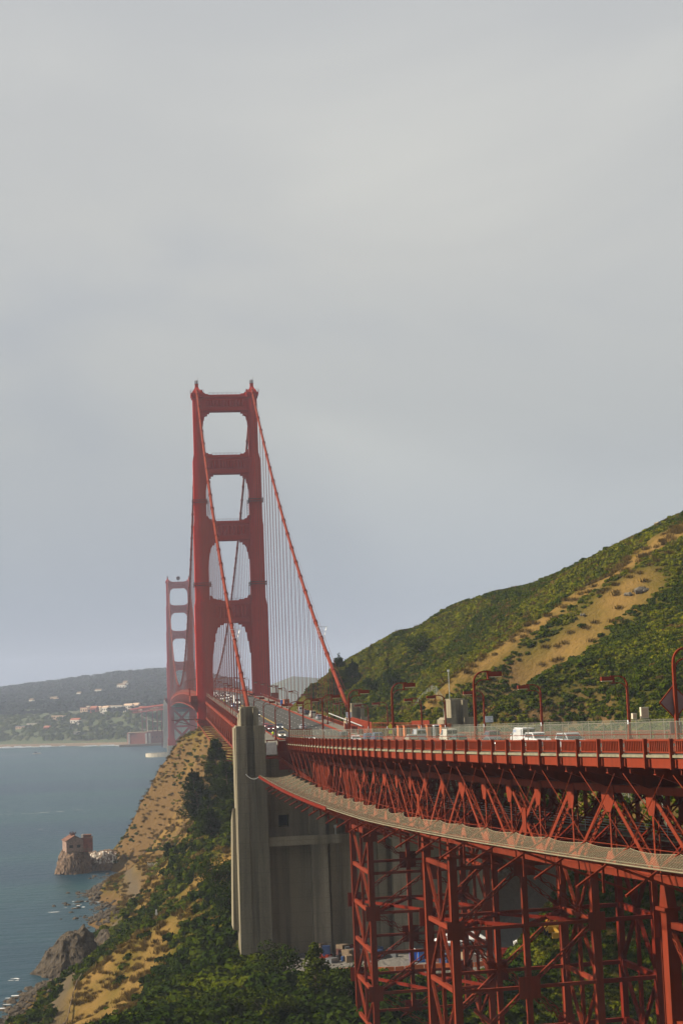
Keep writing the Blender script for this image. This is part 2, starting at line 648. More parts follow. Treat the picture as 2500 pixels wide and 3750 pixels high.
def bridge_tower(Y, label, detail=True):
    T = thing('bridge_tower', label, 'bridge tower', (XA, Y, 0), 0, 'red suspension bridge towers')
    for sx in (-1, 1):
        cx = XA + sx * 13.7
        for i, (z0, z1, w, d) in enumerate(SECT):
            mb = MB()
            s = 0.9 + 0.0 * i
            # stepped (cruciform) plan made of three nested shafts
            mb.box(cx - w / 2, cx + w / 2, Y - d / 2 + 1.6, Y + d / 2 - 1.6, z0, z1 - 2.4)
            mb.box(cx - w * 0.36, cx + w * 0.36, Y - d / 2 + 0.7, Y + d / 2 - 0.7, z0, z1 - 1.2)
            mb.box(cx - w * 0.21, cx + w * 0.21, Y - d / 2, Y + d / 2, z0, z1)
            mb.box(cx - w / 2 + 0.6, cx + w / 2 - 0.6, Y - d / 2 + 1.1, Y + d / 2 - 1.1, z0, z1 - 1.7)
            # sloping shoulder
            nw = SECT[i + 1][2] if i < 3 else w - 1.4
            q = [(cx - w / 2, z1 - 2.4), (cx + w / 2, z1 - 2.4), (cx + nw / 2, z1 + 0.6), (cx - nw / 2, z1 + 0.6)]
            mb.prism([(a - cx, b) for a, b in q], (cx, Y, 0), (1, 0, 0), Z, (0, 1, 0), -d / 2 + 1.85, d / 2 - 1.85)
            obj('leg_shaft', mb, 'red_tower_brightened', T)
        # head: cornice, saddle housing, beacon
        mb = MB()
        mb.box(cx - 3.1, cx + 3.1, Y - 4.4, Y + 4.4, 221.4, 222.6)
        mb.box(cx - 2.7, cx + 2.7, Y - 4.0, Y + 4.0, 220.3, 221.4)
        obj('cornice', mb, 'red_tower_brightened', T)
        mb = MB()
        prof = [(2.5, 222.6), (2.1, 223.6), (1.2, 225.0), (0.85, 226.0), (0.8, 227.6)]
        for (ra, za), (rb, zb) in zip(prof, prof[1:]):
            mb.hexa([(cx - ra, Y - ra * 1.4, za), (cx + ra, Y - ra * 1.4, za), (cx + ra, Y + ra * 1.4, za), (cx - ra, Y + ra * 1.4, za),
                     (cx - rb, Y - rb * 1.4, zb), (cx + rb, Y - rb * 1.4, zb), (cx + rb, Y + rb * 1.4, zb), (cx - rb, Y + rb * 1.4, zb)])
        obj('saddle_housing', mb, 'red_tower_brightened', T)
        mb = MB()
        mb.box(cx - 0.95, cx + 0.95, Y - 0.95, Y + 0.95, 227.6, 227.85)
        for ax in (-0.85, 0.85):
            for ay in (-0.85, 0.85):
                mb.box(cx + ax - 0.06, cx + ax + 0.06, Y + ay - 0.06, Y + ay + 0.06, 227.85, 229.3)
        for zz in (228.5, 229.2):
            for s in (-0.85, 0.85):
                mb.box(cx - 0.9, cx + 0.9, Y + s - 0.05, Y + s + 0.05, zz, zz + 0.1)
                mb.box(cx + s - 0.05, cx + s + 0.05, Y - 0.8, Y + 0.8, zz + 0.02, zz + 0.12)
        mb.tube([(cx, Y, 227.8), (cx, Y, 229.0), (cx, Y, 229.9)], [0.35, 0.35, 0.08], 6)
        mb.tube([(cx + 0.8, Y, 229), (cx + 0.8, Y, 231)], 0.05, 4)
        obj('beacon', mb, 'dark_steel', T)
        if detail:
            mb = MB()
            for x in np.linspace(cx - 3.2, cx + 3.2, 5):
                mb.box(x - 0.06, x + 0.06, Y - 4.6, Y - 4.5, 222.6, 224.0)
            for zz in (223.3, 223.95):
                mb.box(cx - 3.2, cx + 3.2, Y - 4.58, Y - 4.5, zz, zz + 0.08)
                for s in (-3.2, 3.2):
                    mb.box(cx + s - 0.04, cx + s + 0.04, Y - 4.5, Y + 4.5, zz, zz + 0.08)
            obj('gallery_rail', mb, 'red_dull_shaded', T)
            for zr, (w, d) in ((167.6, (5.8, 10.2)), (126.6, (6.8, 12.6))):
                mb = MB()
                for dz in (0, 1.1):
                    mb.box(cx - w / 2 - 0.7, cx + w / 2 + 0.7, Y - d / 2 - 0.6, Y - d / 2 - 0.1, zr + dz, zr + dz + 0.3)
                    for s in (-1, 1):
                        mb.box(cx + s * (w / 2 + 0.45) - 0.25, cx + s * (w / 2 + 0.45) + 0.25, Y - d / 2 - 0.1, Y + d / 2, zr + dz, zr + dz + 0.3)
                for s in (-1, 1):
                    mb.box(cx + s * (w / 2 + 0.6) - 0.15, cx + s * (w / 2 + 0.6) + 0.15, Y - d / 2 - 0.5, Y - d / 2 - 0.2, zr - 0.8, zr + 1.9)
                obj('painting_gallery', mb, 'dark_steel', T)
                mb = MB()
                xi = cx - sx * (w / 2 + 1.2)
                for s in (-0.35, 0.35):
                    mb.box(xi + s - 0.06, xi + s + 0.06, Y - d / 2, Y - d / 2 + 0.12, zr - 6.4, zr + 1.0)
                for zz in np.arange(zr - 6.2, zr + 0.8, 0.8):
                    mb.box(xi - 0.4, xi + 0.4, Y - d / 2 - 0.02, Y - d / 2 + 0.14, zz, zz + 0.12)
                obj('access_ladder', mb, 'dark_steel', T)
    # portal struts with fluting and stepped brackets
    for i, (z0, z1) in enumerate(STRUT):
        w_lo, w_hi = SECT[i][2], SECT[min(i + 1, 3)][2] if i < 3 else SECT[3][2]
        xi = 13.7 - w_lo / 2 + 0.25
        th = (5.2, 4.4, 3.8, 3.3)[i]
        mb = MB()
        mb.box(XA - xi, XA + xi, Y - th / 2, Y + th / 2, z0, z1)
        obj('portal_strut', mb, 'red_tower_brightened', T)
        mb = MB()
        mb.box(XA - xi + 0.01, XA + xi - 0.01, Y - th / 2 - 0.7, Y - th / 2 + 0.1, z1 - 1.5, z1 - 0.5)
        mb.box(XA - xi + 0.01, XA + xi - 0.01, Y - th / 2 - 0.6, Y - th / 2 + 0.1, z0 + 0.4, z0 + 1.3)
        mb.box(XA - xi + 0.01, XA + xi - 0.01, Y - th / 2 - 0.35, Y - th / 2 + 0.1, z0 + 1.3, z0 + 1.9)
        obj('strut_moulding', mb, 'red_tower_brightened', T)
        n = 12 if i > 1 else 9
        span = xi * 2 - 4.6
        ri = None
        for k in range(n):
            x = XA - span / 2 + span * (k + 0.5) / n
            wv = span / n * 0.5
            if ri is None:
                mb = MB()
                zz0, zz1 = z0 + 2.7, z1 - 2.7
                yb = Y - th / 2
                mb.prism([(-wv, 0.02), (wv * 0.55, -1.15), (wv, 0.02)], (x, yb, 0), (1, 0, 0), (0, 1, 0), Z, zz0, zz1)
                ri = obj('fluting_rib', mb, 'red_tower_brightened', T)
                x_first = x
            else:
                c = ri.copy()
                COL.objects.link(c)
                c.location = ri.location + Vector((x - x_first, 0, 0))
        # stepped brackets in the corners below, small ones above
        h = (26.0, 16.0, 13.0, 12.0)[i] * 0.92
        bw = (6.4, 5.0, 4.4, 3.9)[i]
        steps = [(0, 0), (bw, 0), (bw, -0.8), (bw * 0.72, -0.8), (bw * 0.72, -1.9), (bw * 0.52, -1.9), (bw * 0.44, -h * 0.2), (bw * 0.36, -h * 0.2),
                 (bw * 0.30, -h * 0.38), (bw * 0.22, -h * 0.38), (bw * 0.16, -h * 0.62), (bw * 0.09, -h * 0.62), (bw * 0.06, -h), (0, -h - 1.0)]
        for s in (-1, 1):
            mb = MB()
            ex = Vector((-s, 0, 0))
            mb.prism(steps, (XA + s * (xi - 0.02), Y, z0 - 0.003), ex, Z, (0, 1, 0), -th * 0.42, th * 0.42)
            obj('corner_bracket', mb, 'red_tower_brightened', T)
            mb = MB()
            up2 = [(0, 0), (bw * 0.9, 0), (bw * 0.9, 0.5), (bw * 0.55, 0.5), (bw * 0.45, 1.1), (bw * 0.25, 1.1), (bw * 0.15, 2.6), (0, 2.6)]
            mb.prism(up2, (XA + s * (xi - 0.02), Y, z1 + 0.003), ex, Z, (0, 1, 0), -th * 0.4, th * 0.4)
            obj('corner_bracket', mb, 'red_tower_brightened', T)
        if detail:
            mb = MB()
            for zz in (0.55, 1.05):
                mb.box(XA - xi + 4, XA + xi - 4, Y - th / 2 + 0.1, Y - th / 2 + 0.16, z1 + zz, z1 + zz + 0.07)
            for x in np.linspace(XA - xi + 4, XA + xi - 4, 8):
                mb.box(x - 0.05, x + 0.05, Y - th / 2 + 0.08, Y - th / 2 + 0.18, z1, z1 + 1.1)
            obj('strut_rail', mb, 'red_dull_shaded', T)
    # bracing below the road
    xi = 13.7 - SECT[0][2] / 2 + 0.2
    for z0, z1 in ((16, 36), (38, 58)):
        for a, b in (((-xi, z0), (xi, z1)), ((-xi, z1), (xi, z0))):
            mb = MB()
            mb.beam((XA + a[0], Y, a[1]), (XA + b[0], Y, b[1]), 3.0 if a[1] < b[1] else 2.9, 2.6, (0, 1, 0))
            obj('cross_brace', mb, 'red_tower_brightened', T)
    for zz in (14, 37, 60):
        mb = MB()
        mb.box(XA - xi, XA + xi, Y - 2.2, Y + 2.2, zz - 1.3, zz + 1.3)
        obj('lower_strut', mb, 'red_tower_brightened', T)
    for s in (-1, 1):
        mb = MB()
        cx = XA + s * 13.7
        mb.box(cx - 5.6, cx + 5.6, Y - 10, Y + 10, -8, 13.4)
        obj('pier', mb, 'pale_concrete', T)
        mb = MB()
        mb.box(cx - 4.7, cx + 4.7, Y - 8.6, Y + 8.6, 13.4, 22)
        obj('leg_foot', mb, 'red_tower_brightened', T)
        # walkway balcony round the outside of the leg
        mb = MB()
        zb = zd(Y)
        xo = cx + s * 7.4
        mb.box(min(cx + s * 3.9, xo), max(cx + s * 3.9, xo), Y - 11, Y + 11, zb - 1.6, zb - 0.2)
        mb.box(min(xo - s * 0.25, xo), max(xo - s * 0.25, xo), Y - 11, Y + 11, zb - 0.2, zb + 1.3)
        mb.box(min(cx + s * 4, xo), max(cx + s * 4, xo), Y - 11.25, Y - 11, zb - 1.6, zb + 1.3)
        for yy in (-10, 0, 10):
            mb.prism([(0, -1.6), (3.4, -1.6), (0, -7)], (cx + s * 3.9, Y + yy, zb), (s, 0, 0), Z, (0, 1, 0), -0.2, 0.2)
        obj('walkway_balcony', mb, 'red', T)
        for yy in (-10.8, -5, 0, 5, 10.8):
            mb = MB()
            mb.tube([(xo, Y + yy, zb + 1.3), (xo, Y + yy, zb + 4.2)], 0.09, 5)
            mb.tube([(xo, Y + yy, zb + 4.2), (xo, Y + yy, zb + 4.8)], [0.22, 0.22], 6)
            obj('balcony_lantern', mb, 'red_dull_shaded', T)
    return T


bridge_tower(YT, 'tall red bridge tower rising above the near cliff and traffic')
bridge_tower(YS, 'hazy distant red bridge tower across the water', False)
# the far tower carries a round dish on its top strut and stands in a ring fender
far = bpy.data.objects['bridge_tower.001']
mb = MB()
mb.tube([(XA, YS, 222), (XA, YS, 226.5)], 0.3, 6)
mb.tube([(XA, YS - 1.2, 226.5), (XA, YS - 0.6, 226.5), (XA, YS + 0.6, 226.5)], [2.3, 2.6, 0.6], 14)
obj('antenna_dish', mb, 'dark_steel', far)
mb = MB()
n = 40
ring = []
for k in range(n):
    a = 2 * math.pi * k / n
    ring.append((XA + 47 * math.copysign(abs(math.cos(a)) ** 0.75, math.cos(a)), YS + 26 * math.copysign(abs(math.sin(a)) ** 0.75, math.sin(a))))
for (ax, ay), (bx, by) in zip(ring, ring[1:] + ring[:1]):
    ia, ib = ((XA + (ax - XA) * 0.86, YS + (ay - YS) * 0.8), (XA + (bx - XA) * 0.86, YS + (by - YS) * 0.8))
    mb.hexa([(ax, ay, -6), (bx, by, -6), (ib[0], ib[1], -6), (ia[0], ia[1], -6), (ax, ay, 4.2), (bx, by, 4.2), (ib[0], ib[1], 4.2), (ia[0], ia[1], 4.2)])
tag(obj('pier_fender', mb, 'pale_concrete'), 'pale oval concrete fender ring in the water round the far tower', 'fender')

# ------------------------------------------------------------------ main cables with bands and suspender ropes


def cable_z(Y):
    if Y < YT:
        t = (Y - YN1) / (YT - YN1)
        return lerp(68.6, 225.4, t) - 4 * 11.5 * t * (1 - t)
    if Y < YS:
        t = (Y - (YT + YS) / 2) / ((YS - YT) / 2)
        return 83.2 + (225.4 - 83.2) * t * t
    t = (Y - YS) / (YT - YN1)
    return lerp(225.4, 68.6, t) - 4 * 11.5 * t * (1 - t)


for ci, cx in enumerate(CABX):
    T = thing('main_cable', ('orange red main cable on the bay side, coming down to the tall concrete pylon' if ci == 0 else
                             'orange red main cable on the hill side, coming down beside the dark conifer'), 'cable', (cx, YN1, 68.6), 0, 'main suspension cables')
    mb = MB()
    Ys = list(np.linspace(YN1, YT, 30)) + list(np.linspace(YT, YS, 70))[1:] + list(np.linspace(YS, YS + 343, 20))[1:]
    mb.tube([(cx, y, cable_z(y)) for y in Ys], 0.56, 10)
    obj('cable_strand', mb, 'red', T, smooth=True)
    band = rope = None
    k = 0
    pos = [YN1 + 15.24 * i for i in range(1, 23)] + [YT + 15.24 * i for i in range(1, 84)] + [YS + 15.24 * i for i in range(1, 22)]
    for y in pos:
        z = cable_z(y)
        sl = (cable_z(y + 0.5) - cable_z(y - 0.5))
        d = Vector((0, 1, sl)).normalized()
        if y < YS:
            mb = MB()
            c = Vector((cx, y, z))
            mb.tube([c - d * 0.75, c - d * 0.7, c + d * 0.7, c + d * 0.75], [0.6, 0.76, 0.76, 0.6], 10)
            if band is None:
                band = mb.mesh('cable_band')
                fixn(band)
                band.materials.append(MAT['red_dull_shaded'])
                base_sl, base_c = d, c
            o = bpy.data.objects.new('cable_band', band)
            COL.objects.link(o)
            q = base_sl.rotation_difference(d)
            o.matrix_world = Matrix.Translation(c) @ q.to_matrix().to_4x4() @ Matrix.Translation(-base_c)
            o.parent = T
            o.matrix_parent_inverse = WM[T.name].inverted()
        zb = zd(y) - 1.0
        if z - zb > 2.5:
            mb = MB()
            for s in (-0.48, 0.48):
                mb.tube([(cx + s, y, zb), (cx + s, y, z)], 0.075, 5, False)
            obj('suspender_rope', mb, 'red', T)
        if y < YT - 12:       # hand ropes over the cable
            pass
    for s in (-0.75, 0.75):
        mb = MB()
        mb.tube([(cx + s, y, cable_z(y) + 1.35) for y in np.linspace(YN1 + 10, YT - 4, 24)], 0.035, 4, False)
        obj('hand_rope', mb, 'red_dull_shaded', T)

# ------------------------------------------------------------------ road, walks, markings
road_Y = stations(8, 6, 60)
road_Y = [y for y in road_Y if y < 320] + list(np.arange(322, YT, 12.0)) + list(np.linspace(YT, YS, 60)) + list(np.arange(YS + 15, YS + 420, 15.0))
mb = MB()
ribbon(mb, road_Y, 4.0, 22.9, -0.45, 0.0)
ROAD = obj('road', mb, 'asphalt', kind='structure')
for nm, a, b in (('sidewalk_east', 0.06, 3.98), ('sidewalk_west', 22.92, DW - 0.06)):
    mb = MB()
    ribbon(mb, road_Y, a, b, -0.40, 0.22)
    obj(nm, mb, 'walk', kind='structure')
for nm, a in (('kerb_east', 3.985), ('kerb_west', 22.78)):
    mb = MB()
    ribbon(mb, road_Y, a, a + 0.13, -0.3, 0.5)
    obj(nm, mb, 'red', kind='structure')
LANE = [4.3 + 1.525 + 3.05 * i for i in range(6)]
mb = MB()
for i in (1, 3, 4, 5):
    o = 4.3 + 3.05 * i
    y = 80.0
    while y < 1500:
        b = y + 3.0
        mb.face([P(y, o - 0.09, 0.005), P(y, o + 0.09, 0.005), P(b, o + 0.09, 0.005), P(b, o - 0.09, 0.005)])
        y += 11.0
o_ = obj('lane_markings', mb, 'white_line', ROAD, kind='stuff')
mb = MB()
for o in (4.3 + 6.1 - 0.16, 4.3 + 6.1 + 0.16):
    sheet(mb, [y for y in road_Y if y < 1600], o - 0.07, o + 0.07, 0.006)
obj('centre_line', mb, 'yellow_line', ROAD)


# ------------------------------------------------------------------ railings
def railing(Ys, off, label, out, fence=True, fine=True, name='bridge_railing', group=None, top=1.3):
    T = thing(name, label, 'railing', P(Ys[0], off, 0), 0, group)
    mb = MB()
    ribbon(mb, Ys, off - 0.11, off + 0.11, top - 0.10, top + 0.04)
    obj('top_rail', mb, 'red', T)
    mb = MB()
    ribbon(mb, Ys, off - 0.06, off + 0.06, 0.24, 0.36)
    obj('bottom_rail', mb, 'red', T)
    mb = MB()
    for a, b in zip(Ys, Ys[1:]):
        n = 14 if fine else 10
        for k in range(1, n):
            y = lerp(a, b, k / n)
            c = P(y, off, 0)
            nn, t = frame(y)
            mb.obox(c + Z * ((top + 0.2) / 2), nn, t, Z, 0.05, 0.055 if fine else 0.08, (top - 0.4) / 2)
    obj('pickets', mb, 'red', T, kind='stuff')
    return T


def posts(T, Ys, off, out, z0, z1, name='rail_post', w=0.075, d=0.16, m='red'):
    for y in Ys:
        nn, t = frame(y)
        mb = MB()
        mb.obox(P(y, off + out * d, (z0 + z1) / 2), nn, t, Z, d, w, (z1 - z0) / 2)
        obj(name, mb, m, T)


BAY = 4.2
bays = stations(321, -BAY, 76)
vr = railing(bays, 0.0, 'bright orange red picket railing along the near edge of the approach deck', -1)
posts(vr, bays, -0.14, -1, -1.04, 1.42)
for a in bays[::1]:
    nn, t = frame(a)
wr = railing(bays, DW, 'red picket railing on the far hill side of the approach deck', 1, fine=False)
posts(wr, bays[::2], DW + 0.14, 1, -1.3, 1.42)
side_b = list(np.arange(YN1 + 4, YT - 11, 7.62))
sr = railing(side_b, 0.0, 'red railing on the bay side of the span between pylon and near tower', -1, fine=False)
posts(sr, side_b, -0.12, -1, -1.2, 1.4)
sw = railing(side_b, DW, 'red railing on the hill side of the span between pylon and near tower', 1, fine=False)
main_b = list(np.arange(YT + 12, YS - 12, 15.24))
for off, lab in ((0.0, 'thin red railing on the bay side of the main span beyond the near tower'), (DW, 'thin red railing on the hill side of the main span beyond the near tower')):
    T = thing('bridge_railing', lab, 'railing', P(main_b[0], off, 0))
    mb = MB()
    ribbon(mb, main_b, off - 0.06, off + 0.06, 0.3, 1.3)
    obj('rail_panel', mb, 'red', T)


# ------------------------------------------------------------------ wire mesh fences
def fence(Ys, off, label, h0, h1, post_m='fence_post', mid=True):
    T = thing('mesh_fence', label, 'fence', P(Ys[0], off, 0), 0, 'wire mesh fences on the bridge')
    for i, (a, b) in enumerate(zip(Ys, Ys[1:])):
        mb = MB()
        L = (P(b, off, 0) - P(a, off, 0)).length
        mb.face([P(a, off, h0), P(b, off, h0), P(b, off, h1), P(a, off, h1)], [(i * 7.0, 0), (i * 7.0 + L, 0), (i * 7.0 + L, h1 - h0), (i * 7.0, h1 - h0)])
        obj('mesh_panel', mb, 'chain', T)
    mb = MB()
    for a in Ys:
        pass
    for y in Ys:
        mb = MB()
        mb.tube([P(y, off, 0.1), P(y, off, h1 + 0.08)], 0.042, 6)
        obj('fence_post', mb, post_m, T)
    mb = MB()
    mb.tube([P(y, off, h1) for y in Ys], 0.022, 5)
    obj('top_wire', mb, post_m, T)
    if mid:
        mb = MB()
        mb.tube([P(y, off, 1.75) for y in Ys], 0.03, 5)
        obj('mid_rail', mb, 'red', T)
    return T


fence(bays, 0.30, 'grey wire mesh fence standing just inside the near orange railing', 0.3, 2.75)
fence(bays[::2], DW - 0.3, 'grey wire mesh fence on the far hill side of the approach deck', 0.3, 2.6, mid=False)
fence(side_b, 0.30, 'grey wire mesh fence above the bay side railing of the span before the tower', 0.3, 2.6, mid=False)

# ------------------------------------------------------------------ decks of side span and main span


def span_deck(Ys, label, loc, web_parts, under):
    T = thing('bridge_span', label, 'bridge span', loc, 0, 'suspended spans')
    for nm, o in (('fascia_girder', 0.0), ('fascia_girder', DW)):
        mb = MB()
        ribbon(mb, Ys, o - 0.12, o + 0.12, -1.5, -0.02)
        obj(nm, mb, 'red', T)
    mb = MB()
    ribbon(mb, Ys, 0.3, DW - 0.3, -1.0, -0.46)
    obj('deck_slab', mb, 'red_dull_shaded', T)
    for o in (0.0, DW):
        mb = MB()
        ribbon(mb, Ys, o - 0.45, o + 0.45, -2.4, -1.6)
        obj('top_chord', mb, 'red', T)
        mb = MB()
        ribbon(mb, Ys, o - 0.4, o + 0.4, -9.8, -9.1)
        obj('bottom_chord', mb, 'red', T)
        webs = MB()
        for i, (a, b) in enumerate(zip(Ys, Ys[1:])):
            for p, q, w in ((P(a, o, -9.2), P(a, o, -2.3), 0.35), (P(a, o, -2.3) if i % 2 else P(a, o, -9.2), P(b, o, -9.2) if i % 2 else P(b, o, -2.3), 0.45)):
                if web_parts and o == 0.0:
                    mb = MB()
                    mb.beam(p, q, 0.45 if w > 0.4 else 0.38, w, (1, 0, 0))
                    obj('vertical' if w < 0.4 else 'diagonal', mb, 'red', T)
                else:
                    webs.beam(p, q, 0.4, w, (1, 0, 0))
        if webs.v:
            obj('truss_web', webs, 'red', T, kind='stuff')
    mb = MB()
    for a in Ys:
        mb.beam(P(a, 0.5, -1.9), P(a, DW - 0.5, -1.9), 0.5, 1.5)
        mb.beam(P(a, 0.5, -9.5), P(a, DW - 0.5, -9.5), 0.4, 0.4)
    for i, (a, b) in enumerate(zip(Ys, Ys[1:])):
        mb.beam(P(a, 0.5, -9.3), P(b, DW / 2, -9.3), 0.35, 0.3)
        mb.beam(P(a, DW - 0.5, -9.25), P(b, DW / 2, -9.25), 0.35, 0.3)
    obj('floor_beams', mb, 'red_dull_shaded', T, kind='stuff')
    if under:
        mb = MB()
        sheet(mb, Ys, 0.6, DW - 0.6, -10.1)
        obj('underside_sheeting', mb, 'under', T)
    return T


sp1 = span_deck(list(np.arange(YN1 + 2, YT - 2, 7.62)), 'orange red truss span from the pylons to the near tower', P(YN1 + 2, 0, -10), True, False)
sp2 = span_deck(list(np.linspace(YT + 2, YS - 2, 84)), 'long red main span arching over the strait to the far tower', P(YT, 0, -10), False, True)
sp3 = span_deck(list(np.linspace(YS + 2, YS + 340, 24)), 'hazy red truss span running on from the far tower to the shore', P(YS, 0, -10), False, False)
# net frames without netting along the bay side of the side span
T = thing('net_frame', 'row of bare red outrigger frames under the bay side of the tower span', 'net frame', P(YN1, -6, -9.5))
ys = list(np.arange(YN1 + 8, YT - 20, 15.24))
for y in ys:
    mb = MB()
    mb.beam(P(y, 0, -9.6), P(y, -6.3, -9.0), 0.3, 0.34)
    mb.beam(P(y, 0, -10.2), P(y, -4.2, -9.3), 0.14, 0.14)
    obj('outrigger', mb, 'red', T)
for a, b in zip(ys, ys[1:]):
    mb = MB()
    mb.beam(P(a, -6.3, -8.95), P(b, -6.3, -8.95), 0.26, 0.3)
    obj('edge_beam', mb, 'red', T)
# maintenance platform hung on the near tower, bay side
T = thing('hanging_platform', 'red hanging work platform beside the near tower foot, bay side', 'platform', (17, YT - 4, 59))
mb = MB()
mb.beam((10.5, YT - 6, 62.0), (24, YT - 6, 62.0), 2.4, 0.5)
obj('platform_floor', mb, 'red', T)
mb = MB()
for x in np.linspace(10.6, 24, 6):
    mb.box(x - 0.06, x + 0.06, YT - 7.2, YT - 7.1, 62.2, 63.5)
mb.beam((10.5, YT - 7.15, 63.5), (24, YT - 7.15, 63.5), 0.1, 0.1)
mb.beam((10.5, YT - 7.15, 62.9), (24, YT - 7.15, 62.9), 0.08, 0.08)
obj('guard_rail', mb, 'red', T)
mb = MB()
mb.beam((24, YT - 6, 58), (12, YT - 6, 61.7), 0.35, 0.35)
obj('brace', mb, 'red', T)
# ------------------------------------------------------------------ concrete pylons


def pylon_shaft(mb, cx, y0, y1, w, z0, ztop, slot=True):
    """plan: two front ribs with a slot between, cap set back"""
    hw = w / 2
    zs = ztop - 3.8
    sl = w * 0.13
    bt = 0.35
    for a, b in ((-hw, -sl), (sl, hw)):
        a0, b0 = (a - bt if a < -sl * 1.01 else a), (b + bt if b > sl * 1.01 else b)
        mb.hexa([(cx + a0, y0 - bt, z0), (cx + b0, y0 - bt, z0), (cx + b0, y0 + 2.4, z0), (cx + a0, y0 + 2.4, z0),
                 (cx + a, y0, zs), (cx + b, y0, zs), (cx + b, y0 + 2.4, zs), (cx + a, y0 + 2.4, zs)])
    mb.box(cx - hw - 0.2, cx + hw + 0.2, y0 + 2.4, y1, z0, zs - 0.4)
    mb.hexa([(cx - hw, y0 + 2.4, zs - 0.4), (cx + hw, y0 + 2.4, zs - 0.4), (cx + hw, y1 - 0.3, zs - 0.4), (cx - hw, y1 - 0.3, zs - 0.4),
             (cx - hw + 0.3, y0 + 2.5, zs), (cx + hw - 0.3, y0 + 2.5, zs), (cx + hw - 0.3, y1 - 0.7, zs), (cx - hw + 0.3, y1 - 0.7, zs)])
    # slot stopped below
    mb.box(cx - sl - 0.02, cx + sl + 0.02, y0 + 0.25, y0 + 2.4, z0, zs - 10)
    # cap
    cw = hw * 0.62
    for a, b in ((-cw, -sl), (sl, cw)):
        mb.box(cx + a, cx + b, y0 + 0.9, y0 + 2.6, zs, ztop - 0.3)
    mb.hexa([(cx - cw, y0 + 2.6, zs), (cx + cw, y0 + 2.6, zs), (cx + cw, y1 - 1.2, zs), (cx - cw, y1 - 1.2, zs),
             (cx - cw + 0.25, y0 + 2.6, ztop), (cx + cw - 0.25, y0 + 2.6, ztop), (cx + cw - 0.25, y1 - 1.6, ztop), (cx - cw + 0.25, y1 - 1.6, ztop)])


def near_pylon(cx, label, z0, lit):
    T = thing('concrete_pylon', label, 'pylon', (cx, YN2, z0), 0, 'concrete bridge pylons')
    mb = MB()
    pylon_shaft(mb, cx, YN2 - 2, YN2 + 8, 5.7, z0, 70.2)
    obj('shaft', mb, 'concrete', T)
    return T


ep = near_pylon(19.75, 'tallest grey concrete pylon, standing in front of the bay side cable', 12, True)
mb = MB()
mb.hexa([(15.6, YN2 + 4, 26), (17.0, YN2 + 4, 26), (17.0, YN2 + 12, 26), (15.6, YN2 + 12, 26), (16.1, YN2 + 4, 50), (17.0, YN2 + 4, 50), (17.0, YN2 + 12, 47), (16.1, YN2 + 12, 47)])
obj('side_buttress', mb, 'concrete', ep)
wp = near_pylon(62.3, 'concrete pylon on the hill side rising behind the white vans', 12, False)
for cx, lab in ((25.8, 'concrete pylon mostly hidden behind the tallest pylon'), (57.0, 'concrete pylon at the foot of the hill side cable')):
    T = thing('concrete_pylon', lab, 'pylon', (cx, YN1, 40), 0, 'concrete bridge pylons')
    mb = MB()
    pylon_shaft(mb, cx, YN1 - 4, YN1 + 6, 5.6, 38, 67.6 + (1.6 if cx > 40 else 0))
    obj('shaft', mb, 'concrete_dark', T)

# cross wall between the near pylons
T = thing('anchorage_wall', 'high stained concrete wall between the pylons, under the deck', 'wall', (41, YN2 + 4, 18))
mb = MB()
y0 = YN2 + 3.0
mb.box(22.75, 25.2, y0, y0 + 4, 16, 60.8)
mb.box(25.2, 27.3, y0, y0 + 4, 16, 45.9)
mb.box(27.3, 59.3, y0, y0 + 4, 16, 44.0)
mb.box(25.2, 27.3, y0, y0 + 4, 48.3, 60.8)
mb.box(25.2, 27.3, y0 + 3.2, y0 + 4.2, 45.9, 48.3)
mb.box(27.3, 35.0, y0, y0 + 4, 44.0, 60.8)
mb.box(48.0, 59.3, y0, y0 + 4, 44.0, 60.8)
mb.box(35.0, 48.0, y0 + 2.2, y0 + 4, 44.0, 52.0)
obj('wall_face', mb, 'concrete_dark', T)
mb = MB()
mb.box(25.3, 27.2, y0 + 3.1, y0 + 3.18, 46.0, 48.2)
obj('doorway', mb, 'dark', T)
for x0, x1, zt in ((31.4, 34.6, 51.2), (47.6, 50.8, 51.2)):
    mb = MB()
    mb.hexa([(x0 - 0.15, y0 - 3.1, 16), (x1 + 0.15, y0 - 3.1, 16), (x1 + 0.15, y0, 16), (x0 - 0.15, y0, 16), (x0, y0 - 2.6, zt - 8.5), (x1, y0 - 2.6, zt - 8.5), (x1, y0, zt - 8.5), (x0, y0, zt - 8.5)])
    mb.box(x0 - 0.3, x1 - 0.2, y0 - 2.2, y0, zt - 8.5, zt - 2.5)
    mb.box(x0 - 0.2, x1 + 0.0, y0 - 1.6, y0, zt - 2.5, zt + 3.5)
    obj('buttress', mb, 'concrete_light', T)
mb = MB()
mb.box(35.2, 37.2, y0 - 0.9, y0, 16, 58)
mb.box(44.9, 46.6, y0 - 0.9, y0, 16, 58)
mb.box(54.0, 58.5, y0 - 1.2, y0, 16, 60)
obj('pilaster', mb, 'concrete_dark', T)
mb = MB()
mb.box(22.9, 37.0, y0 - 3.6, y0 - 3.3, 42.5, 44.3)
mb.box(22.9, 37.0, y0 - 3.3, y0, 42.5, 42.9)
mb.box(37.0, 37.3, y0 - 3.6, y0, 42.5, 44.4)
obj('balcony_ledge', mb, 'concrete_light', T)
tag(obj('security_camera', (lambda m: (m.tube([(36.2, y0 - 3.4, 44.3), (36.2, y0 - 3.4, 45.6)], 0.1, 6), m.box(35.95, 36.5, y0 - 3.8, y0 - 3.1, 45.6, 46.1), m)[2])(MB()), 'white'), 'small white camera on a post at the end of the concrete balcony', 'camera')
